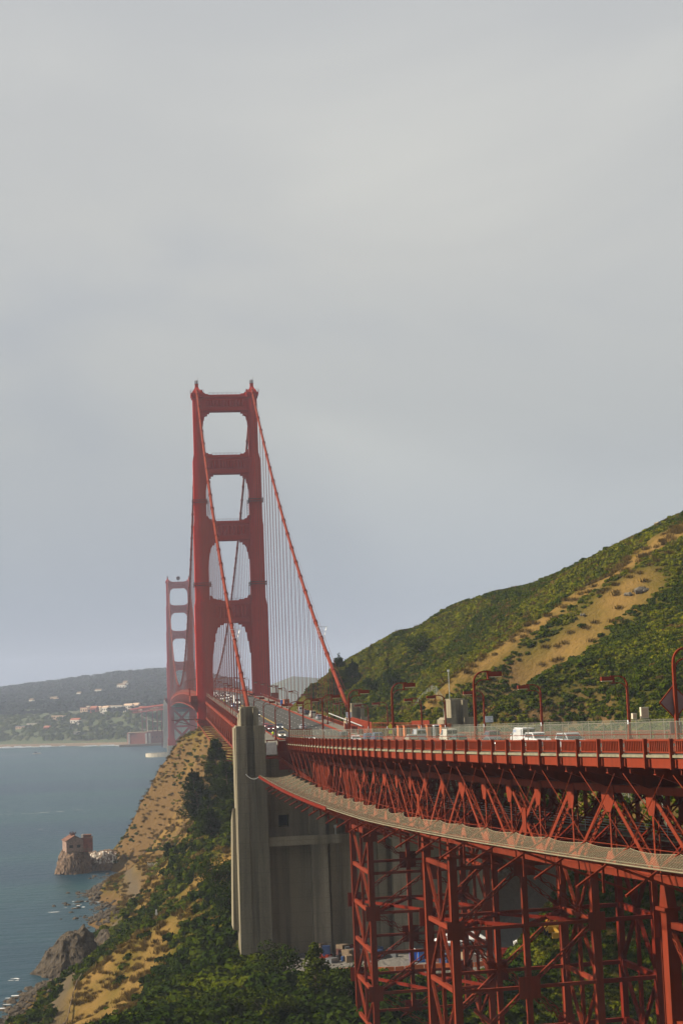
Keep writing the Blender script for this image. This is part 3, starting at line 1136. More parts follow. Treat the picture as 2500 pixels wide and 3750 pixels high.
# stair and catwalk between pylon and approach truss
T = thing('inspection_walkway', 'red stair and boarded landing between the tall pylon and the approach truss', 'walkway', (24, YN2 - 4, 58))
mb = MB()
mb.beam((22.7, YN2 - 1, 60.0), (25.2, YN2 - 1, 60.0), 2.0, 0.5)
mb.beam((25.2, YN2 - 1, 60.0), (31.6, YN2 - 4, 55.2), 0.8, 0.7)
obj('stringer', mb, 'red', T)
mb = MB()
for x in (23.0, 25.2, 27.2, 29.4, 31.2):
    mb.box(x - 0.09, x + 0.09, YN2 - 2.2, YN2 - 2.0, 59.8 if x < 26 else 57.0, 63.4)
mb.beam((22.8, YN2 - 2.1, 63.4), (31.4, YN2 - 2.1, 63.4), 0.16, 0.2)
mb.beam((25.2, YN2 - 2.1, 61.0), (31.4, YN2 - 2.1, 61.0), 0.12, 0.12)
mb.beam((27.2, YN2 - 2.1, 60.6), (28.4, YN2 - 2.1, 63.3), 0.16, 0.16)
obj('guard_frame', mb, 'red', T)
mb = MB()
mb.box(22.8, 24.9, YN2 - 2.35, YN2 - 2.2, 60.6, 63.0)
obj('notice_board', mb, 'steel', T)
mb = MB()
mb.box(25.3, 31.3, YN2 - 1.6, YN2 - 1.5, 57.5, 63.2)
obj('backing_panel', mb, 'red_dull_shaded', T)

# ------------------------------------------------------------------ approach viaduct truss
EO, WO = 4.5, DW - 4.5
TOPZ, BOTZ = -3.5, -10.65
nodes_n = stations(186.0, -8.4, 17)
nodes_s = stations(186.0, 8.4, 16)
NODE = {k: y for k, y in enumerate(nodes_n)}
NODE.update({-k: y for k, y in enumerate(nodes_s)})
keys = sorted(NODE, reverse=True)              # from near (13) to far (-16)
keys = [k for k in keys if NODE[k] < 322]
V = thing('approach_viaduct', 'orange red truss viaduct carrying the road across the foreground', 'viaduct', P(186, 13, -11))
fa = [y for y in road_Y if y <= 322]
mb = MB()
ribbon(mb, fa, 0.3, DW - 0.3, -1.0, -0.46)
obj('deck_slab', mb, 'red_dull_shaded', V)
for a, b in zip(bays, bays[1:]):
    mb = MB()
    ribbon(mb, [lerp(a, b, .13), lerp(a, b, .5), lerp(a, b, .985)], -0.16, -0.04, -0.96, -0.12)
    nn, t = frame(a)
    mb.obox(P(a - 0.55, -0.2, -0.55), nn, t, Z, 0.12, 0.06, 0.32)
    obj('fascia_plate', mb, 'red', V)
    mb = MB()
    ribbon(mb, [a, b], -0.30, -0.02, -0.11, 0.10)
    obj('kerb_stone', mb, 'kerb', V)
mb = MB()
ribbon(mb, bays, DW + 0.04, DW + 0.16, -1.42, -0.12)
obj('fascia_plate', mb, 'red', V)
for o, fine in ((EO, True), (WO, False)):
    for k in keys[:-1]:
        a, b = NODE[k], NODE[k - 1]
        n, t = frame(a)
        # chords
        mb = MB()
        pa, pb = P(a, o, BOTZ), P(b, o, BOTZ)
        if fine:
            mb.beam(pa, pb, 0.7, 0.95)
        else:
            mb.beam(pa, pb, 0.7, 0.9)
        obj('bottom_chord', mb, 'red', V)
        mb = MB()
        mb.beam(P(a, o, TOPZ + 0.25), P(b, o, TOPZ + 0.25), 0.7, 0.7)
        obj('top_chord', mb, 'red', V)
        # vertical
        mb = MB()
        if fine and a < 260:
            mb.laced(P(a, o, BOTZ), P(a, o, TOPZ), 0.6, 0.28, t, 0.6, 0.05)
        else:
            mb.beam(P(a, o, BOTZ), P(a, o, TOPZ), 0.45, 0.28, t)
        obj('vertical', mb, 'red', V)

        def dg(p, q):
            mb = MB()
            ax = (q - p).normalized()
            if fine and a < 250:
                mb.laced(p, q, 0.75, 0.44, n.cross(ax), 0.75, 0.06)
            else:
                mb.beam(p, q, 0.6, 0.4, n.cross(ax))
            obj('diagonal', mb, 'red', V)
        # panel between node k-1 (far) and k (near): five-panel rhythm
        m5 = (k - 1) % 5
        far_t, far_b, near_t, near_b = P(b, o, TOPZ), P(b, o, BOTZ), P(a, o, TOPZ), P(a, o, BOTZ)
        if m5 in (0, 1):
            dg(far_t, near_b)
        elif m5 == 2:
            dg(far_t, near_b)
            dg(near_t + n * 0.02, far_b + n * 0.02)
            mb = MB()
            c = (far_t + near_b) / 2
            mb.obox(c - n * 0.42, n, t, Z, 0.05, 0.55, 1.25)
            obj('gusset_plate', mb, 'red', V)
        else:
            dg(near_t, far_b)
        # gussets
        s = -1 if o == EO else 1
        mb = MB()
        w = 1.3 if k % 5 == 0 else 0.85
        mb.prism([(-w, 0.5), (w, 0.5), (w, -0.8), (0.45, -1.9), (-0.45, -1.9), (-w, -0.8)], P(a, o, TOPZ) + n * (s * 0.40), t, Z, n, -0.04, 0.04)
        obj('gusset_plate', mb, 'red', V)
        mb = MB()
        mb.prism([(-1.2, -0.45), (1.2, -0.45), (1.0, 0.9), (0.4, 1.7), (-0.4, 1.7), (-1.0, 0.9)], P(a, o, BOTZ) + n * (s * 0.42), t, Z, n, -0.04, 0.04)
        obj('gusset_plate', mb, 'red', V)
for k in keys:
    a = NODE[k]
    n, t = frame(a)
    # floor beam with tapered cantilever brackets out to the deck edge
    mb = MB()
    mb.prism([(0.05, -1.05), (DW - 0.05, -1.05), (DW - 0.05, -1.5), (WO + 0.6, -3.0), (EO - 0.6, -3.0), (0.05, -1.5)], P(a, 0, 0), n, Z, t, -0.04, 0.04)
    mb.beam(P(a, EO - 0.6, -3.0), P(a, WO + 0.6, -3.0), 0.5, 0.08)
    mb.beam(P(a, EO - 0.6, -3.0), P(a, 0.05, -1.5), 0.45, 0.08)
    obj('floor_beam', mb, 'red', V)
    ym = NODE.get(k - 1, a)
    if ym != a and ym < 322:
        yy = (a + ym) / 2
        mb = MB()
        mb.prism([(0.05, -1.05), (EO, -1.05), (EO, -2.4), (0.05, -1.45)], P(yy, 0, 0), n, Z, t, -0.05, 0.05)
        obj('deck_bracket', mb, 'red', V)
    # sway frame between the trusses
    mb = MB()
    mb.laced(P(a, EO, BOTZ + 0.4), P(a, 13.45, -3.2), 0.45, 0.3, t, 0.7)
    mb.laced(P(a, WO, BOTZ + 0.4), P(a, 13.45, -3.2), 0.45, 0.3, t, 0.7)
    mb.beam(P(a, EO, BOTZ), P(a, WO, BOTZ), 0.4, 0.5)
    obj('sway_frame', mb, 'red_dull_shaded', V)
for i, (k, k2) in enumerate(zip(keys, keys[1:])):
    a, b = NODE[k], NODE[k2]
    mb = MB()
    mb.laced(P(a, EO, BOTZ + 0.02), P(b, WO, BOTZ + 0.02), 0.5, 0.25, Z, 0.8)
    mb.laced(P(b, EO, BOTZ - 0.3), P(a, WO, BOTZ - 0.3), 0.5, 0.25, Z, 0.8)
    obj('lateral_brace', mb, 'red_dull_shaded', V)
mb = MB()
for o in (2.4, 6.5, 9.5, 12.5, 15.5, 18.5, 21.0, 24.5):
    ribbon(mb, [NODE[k] for k in reversed(keys)] + [], o - 0.12, o + 0.12, -1.75, -1.01)
obj('stringers', mb, 'red_dull_shaded', V, kind='stuff')
# maintenance gangway seen inside the truss
mb = MB()
gw = [NODE[k] for k in keys if NODE[k] < 250]
ribbon(mb, gw, 12.6, 14.2, BOTZ + 1.7, BOTZ + 1.85)
obj('gangway', mb, 'kerb', V)
mb = MB()
for o in (12.6, 14.2):
    for dz in (2.4, 2.95):
        mb.tube([P(y, o, BOTZ + dz) for y in gw], 0.04, 5)
    for y in gw:
        mb.tube([P(y, o, BOTZ + 1.8), P(y, o, BOTZ + 2.95)], 0.04, 5)
obj('gangway_rail', mb, 'steel', V)


# ------------------------------------------------------------------ steel trestle towers under the viaduct
def trestle(label, Yn, Yf, ztop, zbot, pitch, first_even=True, cw=1.0, outer=None):
    c_ne, c_nw = P(Yn, EO, 0), P(Yn, WO, 0)
    c_fe, c_fw = P(Yf, EO, 0), P(Yf, WO, 0)
    ct = (c_ne + c_fw) / 2
    T = thing('trestle_tower', label, 'trestle tower', (ct.x, ct.y, zbot), 0, 'red trestle towers under the viaduct')
    nn, tt = frame((Yn + Yf) / 2)

    def at(c, z):
        return Vector((c.x, c.y, z))
    corners = (c_ne, c_nw, c_fe, c_fw)
    for c in corners:
        mb = MB()
        mb.obox(at(c, (ztop + zbot) / 2), nn, tt, Z, cw * 0.42, cw * 0.5, (ztop - zbot) / 2)
        for s in (-1, 1):
            mb.obox(at(c, (ztop + zbot) / 2) + tt * (s * cw * 0.5), nn, tt, Z, cw * 0.5, 0.04, (ztop - zbot) / 2 - 0.01)
        obj('column', mb, 'red', T)
        mb = MB()      # bearing shoe up to the chord
        mb.obox(at(c, ztop + 0.15), nn, tt, Z, 0.8, 0.8, 0.15)
        zb_ = zd(c.y) + BOTZ - 0.45
        mb.prism([(-0.7, 0.3), (0.7, 0.3), (0.3, max(0.6, zb_ - ztop)), (-0.3, max(0.6, zb_ - ztop))], at(c, ztop), tt, Z, nn, -0.45, 0.45)
        obj('bearing', mb, 'red', T)
    for a, b in ((c_ne, c_nw), (c_fe, c_fw)):
        m = (a + b) / 2
        mb = MB()
        mb.obox(at(m, (ztop + zbot) / 2), nn, tt, Z, cw * 0.36, cw * 0.34, (ztop - zbot) / 2)
        obj('middle_post', mb, 'red', T)
    lv = []
    z = ztop - 1.2
    while z > zbot:
        lv.append(z)
        z -= pitch
    for i, z in enumerate(lv):
        even = (i % 2 == 0) == first_even
        for a, b, s in ((c_ne, c_nw, -1), (c_fe, c_fw, 1)):
            m = (a + b) / 2
            for p, q in ((a, m), (m, b)):
                mb = MB()
                mb.beam(at(p, z), at(q, z), 0.4, 0.4)
                obj('strut', mb, 'red', T)
            if even:
                for p in (a, b):
                    mb = MB()
                    mb.obox(at(p, z) + tt * (s * cw * 0.58), nn, tt, Z, 1.1, 0.03, 1.1)
                    obj('gusset_plate', mb, 'red', T)
            else:
                mb = MB()
                mb.obox(at(m, z) + tt * (s * cw * 0.42), nn, tt, Z, 1.35, 0.05, 1.3)
                obj('gusset_plate', mb, 'red', T)
            if i + 1 < len(lv):
                z2 = lv[i + 1]
                for p in (a, b):
                    mb = MB()
                    if even:
                        mb.laced(at(p, z), at(m, z2), 0.5, 0.4, tt, 0.8)
                    else:
                        mb.laced(at(m, z), at(p, z2), 0.5, 0.4, tt, 0.8)
                    obj('diagonal_brace', mb, 'red', T)
        for a, b in ((c_ne, c_fe), (c_nw, c_fw)):
            mb = MB()
            mb.beam(at(a, z), at(b, z), 0.45, 0.55)
            obj('strut', mb, 'red', T)
            if i % 2 == 0 and i + 2 < len(lv):
                z2 = lv[i + 2]
                for p, q in ((a, b), (b, a)):
                    mb = MB()
                    mb.laced(at(p, z), at(q, z2), 0.40, 0.34, nn, 0.62)
                    obj('diagonal_brace', mb, 'red', T)
                mb = MB()
                mb.laced(at((a + b) / 2, z), at((a + b) / 2, z2), 0.55, 0.4, nn, 0.6)
                obj('middle_post', mb, 'red', T)
        if even:
            for p, q in ((c_ne, (c_fe + c_fw) / 2), (c_nw, (c_fe + c_fw) / 2), (c_fe, (c_ne + c_nw) / 2), (c_fw, (c_ne + c_nw) / 2)):
                mb = MB()
                mb.laced(at(p, z - 0.1), at(q, z - 0.1), 0.5, 0.4, Z, 0.7)
                obj('plan_brace', mb, 'red_dull_shaded', T)
    if outer:
        o1, o2 = P(Yn, outer, 0), P(Yf, outer, 0)
        for c in (o1, o2):
            mb = MB()
            mb.obox(at(c, (ztop + zbot) / 2), nn, tt, Z, cw * .4, cw * .5, (ztop - zbot) / 2)
            obj('outer_column', mb, 'red_dull_shaded', T)
        for i, z in enumerate(lv):
            mb = MB()
            mb.beam(at(o1, z), at(o2, z), .5, .75)
            obj('strut', mb, 'red_dull_shaded', T)
            for a, b in ((c_nw, o1), (c_fw, o2)):
                mb = MB()
                mb.beam(at(a, z), at(b, z), .4, .5)
                obj('strut', mb, 'red_dull_shaded', T)
            if i % 2 == 0 and i + 2 < len(lv):
                for p, q in ((o1, o2), (o2, o1)):
                    mb = MB()
                    mb.laced(at(p, z), at(q, lv[i + 2]), .42, .42, nn, .62)
                    obj('diagonal_brace', mb, 'red_dull_shaded', T)
                mb = MB()
                mb.laced(at((o1 + o2) / 2, z), at((o1 + o2) / 2, lv[i + 2]), .55, .4, nn, .6)
                obj('middle_post', mb, 'red_dull_shaded', T)
    for c in corners:
        mb = MB()
        mb.obox(at(c, zbot + 0.2), nn, tt, Z, 1.6, 1.6, 2.2)
        obj('footing', mb, 'pale_concrete', T)
    return T


trestle('farthest red trestle tower, directly in front of the concrete wall', 244.4, 261.5, zd(250) - 11.9, 10, 5.9, True, .88)
trestle('middle red trestle tower, in front of the white tents', 193.2, 205.5, zd(197) - 13.0, 6, 7.3, False, .95, 30.2)
trestle('closest red trestle tower, its bright column at the edge of the photo', 121.5, 134.9, zd(133) - 13.4, 3, 8.2, True, 1.15)

# ------------------------------------------------------------------ safety net


def dzn(Y):
    return -7.95 if Y < 190 else lerp(-7.95, -5.9, min(1, (Y - 190) / 134))


net_s = stations(318.0, -BAY * 2, 30)
net_s = [y for y in net_s if y > 95]
T = thing('safety_net', 'pale steel safety net on red outriggers hanging below the approach deck', 'safety net', P(200, -6, -8))
NO, NI = -6.1, 0.6
for i, (a, b) in enumerate(zip(net_s, net_s[1:])):
    me = MB()
    nu, nv = 8, 5
    g = {}
    for u in range(nu + 1):
        for v in range(nv + 1):
            fu, fv = u / nu, v / nv
            y = lerp(a, b, fu)
            sc = 4 * fu * (1 - fu)
            am = .35 if y < 190 else .75
            off = lerp(NO, NI - am * sc, fv)
            sag = -0.5 * am * sc * fv - 0.5 * math.sin(math.pi * fv)
            g[u, v] = P(y, off, dzn(y) + 0.15 * fv + sag)
    for u in range(nu):
        for v in range(nv):
            q = [(i * 9 + 8.4 * uu / nu, 6.7 * vv / nv) for uu, vv in ((u, v), (u + 1, v), (u + 1, v + 1), (u, v + 1))]
            me.face([g[u, v], g[u + 1, v], g[u + 1, v + 1], g[u, v + 1]], q)
    obj('net_panel', me, 'net', T, smooth=True)
    mb = MB()
    if a > 225:
        mb.beam(P(a, NO - 0.1, dzn(a) - .12), P(b, NO - 0.1, dzn(b) - .12), 0.24, 0.42)
    else:
        mb.tube([P(a, NO - 0.05, dzn(a)), P(b, NO - 0.05, dzn(b))], .06, 6)
    obj('edge_beam', mb, 'red_dull_shaded' if a > 225 else 'rope', T)
    mb = MB()
    mb.tube([g[u, nv] for u in range(nu + 1)], 0.028, 5)
    obj('net_rope', mb, 'rope', T)
    mb = MB()
    mb.tube([P(y, NO + 0.05, dzn(y) + 0.2) for y in (a, b)], 0.03, 5)
    obj('net_rope', mb, 'rope', T)
for i, a in enumerate(net_s):
    mb = MB()
    mb.beam(P(a, EO, BOTZ + 0.3), P(a, NO, dzn(a) - 0.1), 0.15, 0.18)
    obj('outrigger', mb, 'red', T)
    mb = MB()
    mb.beam(P(a, NI, dzn(a) + 0.2), P(a - 1.2, NO + 1.0, dzn(a) - 2.6), 0.15, 0.18)
    obj('outrigger_strut', mb, 'red', T)
    mb = MB()
    mb.beam(P(a, -2.0, dzn(a) - 0.5), P(a, -2.0, dzn(a) - 3.4), 0.2, 0.2, (0, 1, 0))
    obj('hanger', mb, 'red', T)
    mb = MB()
    if i % 2:
        mb.beam(P(a, NO + 0.2, dzn(a) - 0.15), P(a - 2.5, EO - 0.6, BOTZ - 1.6), 0.16, 0.2)
        obj('under_brace', mb, 'red', T)
    for s in (-7.5, 7.5):
        if 100 < a + s < 320:
            mb = MB()
            mb.tube([P(a, NI, dzn(a) + 0.2), P(a + s, 0.0, -1.5)], 0.038, 5)
            obj('stay_rod', mb, 'red', T)
mb = MB()
mb.tube([P(y, NI + 0.1, dzn(y) + 0.25) for y in net_s], 0.035, 5)
obj('net_rope', mb, 'red', T)
# loose rope from the net's end to the pylon
mb = MB()
a0, b0 = P(318, NO, dzn(318)), Vector((18.6, YN2 - 2.2, 57.0))
mb.tube([a0.lerp(b0, t) + Vector((0, 0, -3.0 * t * (1 - t))) for t in np.linspace(0, 1, 10)], 0.05, 5)
obj('tie_rope', mb, 'steel', T)
# ------------------------------------------------------------------ water
def water_mat():
    m, t, b = mat('sea_water')
    big = noise_tex(t, geopos(t, (0.002, 0.006, 1)), 1.0, 4, 0.6)
    mid = noise_tex(t, geopos(t, (0.05, 0.16, 1)), 1.0, 6, 0.65)
    fine = noise_tex(t, geopos(t, (0.35, 0.7, 1)), 1.0, 5, 0.65)
    r = ramp(t, [(0.35, (0.004, 0.030, 0.056)), (0.52, (0.006, 0.042, 0.060)), (0.68, (0.010, 0.056, 0.060))])
    t.links.new(big, r.inputs[0])
    caps = ramp(t, [(0.775, (0, 0, 0)), (0.83, (1, 1, 1))])
    mixn = N(t, 'ShaderNodeMath', operation='MULTIPLY_ADD')
    t.links.new(mid, mixn.inputs[0])
    mixn.inputs[1].default_value = 0.6
    f4 = N(t, 'ShaderNodeMath', operation='MULTIPLY')
    f4.inputs[1].default_value = 0.4
    t.links.new(fine, f4.inputs[0])
    t.links.new(f4.outputs[0], mixn.inputs[2])
    t.links.new(mixn.outputs[0], caps.inputs[0])
    c = mixc(t, caps.outputs[0], r.outputs[0], (0.55, 0.6, 0.6))
    t.links.new(c, b.inputs['Base Color'])
    b.inputs['Roughness'].default_value = 0.32
    b.inputs['IOR'].default_value = 1.33
    b.inputs['Specular IOR Level'].default_value = 0.25
    b1 = N(t, 'ShaderNodeBump')
    b1.inputs['Strength'].default_value = 0.9
    b1.inputs['Distance'].default_value = 2.2
    t.links.new(mid, b1.inputs['Height'])
    b2 = N(t, 'ShaderNodeBump')
    b2.inputs['Strength'].default_value = 0.8
    b2.inputs['Distance'].default_value = 0.5
    t.links.new(fine, b2.inputs['Height'])
    t.links.new(b1.outputs[0], b2.inputs['Normal'])
    t.links.new(b2.outputs[0], b.inputs['Normal'])
    return m


MAT['water'] = water_mat()
mb = MB()
mb.face([(-3400, -500, 0), (3400, -500, 0), (3400, 6900, 0), (-3400, 6900, 0)])
obj('water', mb, 'water', kind='structure')

# ------------------------------------------------------------------ near terrain: surveyed heights, smooth surface through them
CTRL = np.array([[-35.4,381.3,0.3],[-32.4,410.3,0.3],[-27.1,437.0,0.3],[-21.6,551.1,0.3],[-16.2,585.4,0.3],[-25.1,625.5,0.3],[-26.5,744.9,0.3],[-16.6,776.9,0.3],[-25.6,359.2,4.0],[-19.5,357.3,4.0],[-23.9,384.8,4.0],[-20.0,424.2,4.0],[-16.2,441.5,4.0],[-6.5,504.4,4.0],[-6.2,570.5,4.0],[-11.0,654.5,4.0],[-11.0,745.0,5.0],[-0.8,738.0,20.0],[8.8,730.0,37.5],[11.0,727.0,43.9],[15.5,722.0,55.4],[23.5,700.0,57.1],[28.3,680.0,56.9],[22.5,680.0,45.6],[8.9,665.0,20.4],[-3.8,690.0,8.2],[2.7,560.0,14.1],[10.3,500.0,20.0],[12.2,570.0,27.6],[19.6,490.0,33.4],[23.4,480.0,46.7],[29.2,560.0,54.3],[17.5,370.0,33.1],[21.8,430.0,38.0],[15.4,335.0,23.7],[8.8,355.0,21.2],[8.7,400.0,23.3],[-1.7,395.0,18.9],[-5.8,388.0,16.5],[-14.0,380.0,10.9],[-15.9,340.0,7.2],[-4.7,302.0,13.9],[2.9,278.0,17.5],[16.0,255.0,19.9],[29.0,250.0,18.8],[3.6,330.0,14.8],[24.3,323.9,21.0],[34.3,320.3,21.0],[45.8,316.1,21.0],[61.9,310.3,21.0],[20.0,312.0,21.0],[40.0,312.0,21.0],[62.0,312.0,21.5],[40.0,290.0,20.5],[60.0,285.0,21.0],[0.0,230.0,21.0],[30.0,220.0,15.0],[30.0,180.0,12.0],[60.0,170.0,12.0],[50.0,240.0,17.0],[70.0,240.0,20.0],[20.0,120.0,16.0],[70.0,110.0,18.0],[-40.0,200.0,14.0],[-60.0,300.0,-6.0],[-32.0,330.0,0.5],[-24.0,300.0,4.0],[0.0,270.0,21.0],[-30.0,120.0,40.0],[0.0,20.0,68.0],[-60.0,60.0,50.0],[60.0,40.0,45.0],[90.0,100.0,55.0],[75.0,300.0,35.0],[85.0,330.0,48.0],[80.0,370.0,58.0],[75.0,420.0,62.0],[70.0,480.0,64.0],[40.0,400.0,45.0],[40.0,443.0,48.0],[40.0,520.0,52.0],[90.0,250.0,42.0],[110.0,290.0,62.0],[100.0,200.0,48.0],[73.4,385.0,73.0],[86.4,388.0,81.4],[104.6,392.0,91.8],[121.6,398.0,101.7],[139.5,402.0,110.7],[92.0,315.0,69.5],[91.8,270.0,67.2],[72.7,352.0,65.5],[87.6,350.0,74.6],[114.8,355.0,83.6],[127.6,370.0,94.2],[155.1,446.0,119.9],[141.0,460.0,113.1],[125.5,490.0,105.1],[112.0,512.0,101.4],[98.0,540.0,96.7],[87.5,572.0,91.1],[76.3,605.0,83.0],[69.4,645.0,72.8],[84.6,470.0,79.1],[98.3,470.0,89.0],[76.0,500.0,75.9],[69.4,560.0,70.8],[107.2,450.0,94.1],[175.1,536.0,107.9],[161.0,550.0,97.1],[145.5,580.0,85.1],[118.0,620.0,71.7],[96.3,665.0,53.0],[300.0,300.0,130.0],[260.0,200.0,110.0],[200.0,100.0,80.0],[400.0,450.0,190.0],[400.0,600.0,120.0],[330.0,380.0,160.0],[420.0,200.0,170.0],[60.0,700.0,40.0],[80.0,760.0,-3.0],[140.0,720.0,5.0],[200.0,720.0,-5.0],[320.0,760.0,-10.0],[420.0,800.0,-10.0],[20.0,770.0,-4.0],[40.0,800.0,-12.0],[10.0,740.0,14.0],[45.0,640.0,52.0],[100.0,640.0,50.0],[-14.0,790.0,-12.0],[-25.0,720.0,-5.0],[-60.0,700.0,-12.0],[-90.0,640.0,-15.0],[-64.0,786.4,-6.0],[-44.7,676.0,-6.0],[-34.5,562.4,-6.0],[-41.9,479.5,-6.0],[-90.0,340.0,-10.0],[-100.0,440.0,-14.0],[-90.0,540.0,-14.0],[-100.0,250.0,-6.0],[-100.0,100.0,10.0]] + [[0, -15, 69.5], [-50, -15, 66], [50, -30, 70], [0, -120, 72], [-120, -80, 50], [-170, 60, 15], [120, -60, 92], [230, 0, 125], [0, -240, 78], [200, -220, 120], [-180, -220, 50], [25, 60, 50], [-20, 70, 50]])


def tps_fit(xy, z, lam=6.0):
    n = len(xy)
    d = np.linalg.norm(xy[:, None] - xy[None], axis=2) / 100
    K = np.where(d > 0, d * d * np.log(d + 1e-12), 0) + np.eye(n) * lam * 1e-4
    Pm = np.hstack([np.ones((n, 1)), xy / 100])
    A = np.block([[K, Pm], [Pm.T, np.zeros((3, 3))]])
    return np.linalg.solve(A, np.concatenate([z, np.zeros(3)]))


W_ = tps_fit(CTRL[:, :2], CTRL[:, 2])


def tps(xy):
    out = np.empty(len(xy))
    for i in range(0, len(xy), 20000):
        q = xy[i:i + 20000]
        d = np.linalg.norm(q[:, None] - CTRL[None, :, :2], axis=2) / 100
        K = d * d * np.log(d + 1e-12)
        out[i:i + 20000] = K @ W_[:-3] + W_[-3] + (q / 100) @ W_[-2:]
    return out


def seg_dist(p, line):
    best = np.full(len(p), 1e9)
    for a, b in zip(line, line[1:]):
        a, b = np.array(a, float), np.array(b, float)
        ab = b - a
        t = np.clip(((p - a) @ ab) / (ab @ ab), 0, 1)
        best = np.minimum(best, np.linalg.norm(p - (a + t[:, None] * ab), axis=1))
    return best


PATH = [(-24, 296), (-23, 320), (-22.5, 335), (-22.5, 357), (-22, 385), (-20, 424), (-16.2, 441), (-10, 475), (-6.5, 504), (-5.5, 540), (-6.2, 570), (-9.5, 620), (-11, 655), (-13, 690)]
GX0, GX1, GY0, GY1, GS = -150.0, 330.0, -220.0, 815.0, 2.4
gx = np.arange(GX0, GX1 + GS, GS)
gy = np.arange(GY0, GY1 + GS, GS)
nx, ny = len(gx), len(gy)
XX, YY = np.meshgrid(gx, gy)
pts = np.stack([XX.ravel(), YY.ravel()], 1)
H = tps(pts)
nzv = np.array([mnoise.fractal((x * 0.035, y * 0.035, 3.1), 1.0, 2.0, 5) for x, y in pts])
nzf = np.array([mnoise.fractal((x * 0.16, y * 0.16, 7.7), 0.9, 2.1, 4) for x, y in pts])
rdg = np.array([mnoise.ridged_multi_fractal((x * 0.05, y * 0.03, 1.3), 0.9, 2.1, 4, 0.9, 2.0) for x, y in pts])
dpath = seg_dist(pts, PATH)
dyard = np.maximum(np.maximum(23.5 - pts[:, 0], pts[:, 0] - 76), np.maximum(299 - pts[:, 1], pts[:, 1] - 326))
flat = np.clip((np.hypot(pts[:, 0], pts[:, 1]) - 30) / 60, 0, 1) * np.clip((dpath - 2.0) / 4.0, 0, 1) * np.clip(dyard / 4.0, 0, 1)
land = np.clip((H + 1) / 4, 0, 1)
cliff = np.exp(-((pts[:, 0] - 5) / 26) ** 2) * np.clip((pts[:, 1] - 430) / 80, 0, 1)
H = H + flat * land * (nzv * 1.4 + nzf * 0.6) + flat * cliff * ((rdg - 1.0) * 3.4 + nzf * 0.9) * land
yard_m = np.clip(1 - dyard / 4.0, 0, 1)
H = H * (1 - yard_m) + 21.0 * yard_m
H = np.where(H < -12, -12, H)
# the viewpoint's own slope stays under the line of sight
H = np.where((pts[:, 1] > -40) & (pts[:, 1] < 130), np.minimum(H, 69.0 - np.clip(pts[:, 1], 0, 130) * 0.235), H)
HG = H.reshape(ny, nx)
GRID_Z = HG


def ground(x, y):
    i = min(max((x - GX0) / GS, 0), nx - 1.001)
    j = min(max((y - GY0) / GS, 0), ny - 1.001)
    a, b = int(i), int(j)
    u, v = i - a, j - b
    return (HG[b, a] * (1 - u) + HG[b, a + 1] * u) * (1 - v) + (HG[b + 1, a] * (1 - u) + HG[b + 1, a + 1] * u) * v


gyg, gxg = np.gradient(HG, GS)
SLOPE = np.hypot(gxg, gyg).ravel()
# golden dry grass where the photograph shows it
g1 = [(66, 384), (73, 385), (86, 388), (104, 392), (121, 398), (150, 406), (200, 420)]
gold = np.clip(1.25 - seg_dist(pts, g1) / np.interp(pts[:, 0], [66, 90, 120, 150], [2.4, 4.4, 6.5, 11]), 0, 1)
gold = np.maximum(gold, np.clip(1.2 - seg_dist(pts, [(92, 374), (104, 374), (118, 380)]) / 10, 0, 1) * 0.9)
gold = np.maximum(gold, np.clip(1.2 - seg_dist(pts, [(16, 412), (8.7, 402), (-1.7, 395), (-5.8, 388), (-14, 378), (-17, 340)]) / 10, 0, 1))
gold = np.maximum(gold, np.clip(1.2 - seg_dist(pts, [(26, 690), (18, 650), (10, 690), (5, 630), (10, 590), (2, 560)]) / 27, 0, 1))
gold = np.maximum(gold, np.clip(1.2 - seg_dist(pts, [(-14, 306), (-11, 322), (-6, 350), (2, 372)]) / 8, 0, 1) * 0.9)
gold = np.maximum(gold, np.clip(1.2 - seg_dist(pts, [(-4, 440), (2, 480), (0, 520)]) / 6, 0, 1) * .8)
gold = np.clip(gold + nzv * 0.25 + nzf * 0.24, 0, 1) * np.clip(gold * 2.5, 0, 1)
pathm = np.clip(1.6 - dpath / 2.0, 0, 1)
rock = np.clip((SLOPE - 1.1 + nzf * .4) / 0.6, 0, 1) + np.clip((3.0 - H) / 2.0, 0, 1) + cliff * np.clip((1.0 - rdg) / 0.35, 0, 1) * 0.75
me = bpy.data.meshes.new('terrain')
vv = np.stack([pts[:, 0], pts[:, 1], H], 1)
idx = np.arange(nx * ny).reshape(ny, nx)
ff = np.stack([idx[:-1, :-1], idx[:-1, 1:], idx[1:, 1:], idx[1:, :-1]], -1).reshape(-1, 4)
keepf = (H[ff].max(axis=1) > -11.5)
ff = ff[keepf]
me.from_pydata(vv.tolist(), [], ff.tolist())
for nm, arr in (('gold', gold), ('path', pathm), ('rock', np.clip(rock, 0, 1)), ('yard', yard_m)):
    at = me.attributes.new(nm, 'FLOAT', 'POINT')
    at.data.foreach_set('value', arr.astype(np.float32))
me.polygons.foreach_set('use_smooth', [True] * len(me.polygons))


def ramp_of(t, v, a, b):
    r = ramp(t, [(a, (0, 0, 0)), (b, (1, 1, 1))])
    t.links.new(v, r.inputs[0])
    return r.outputs[0]


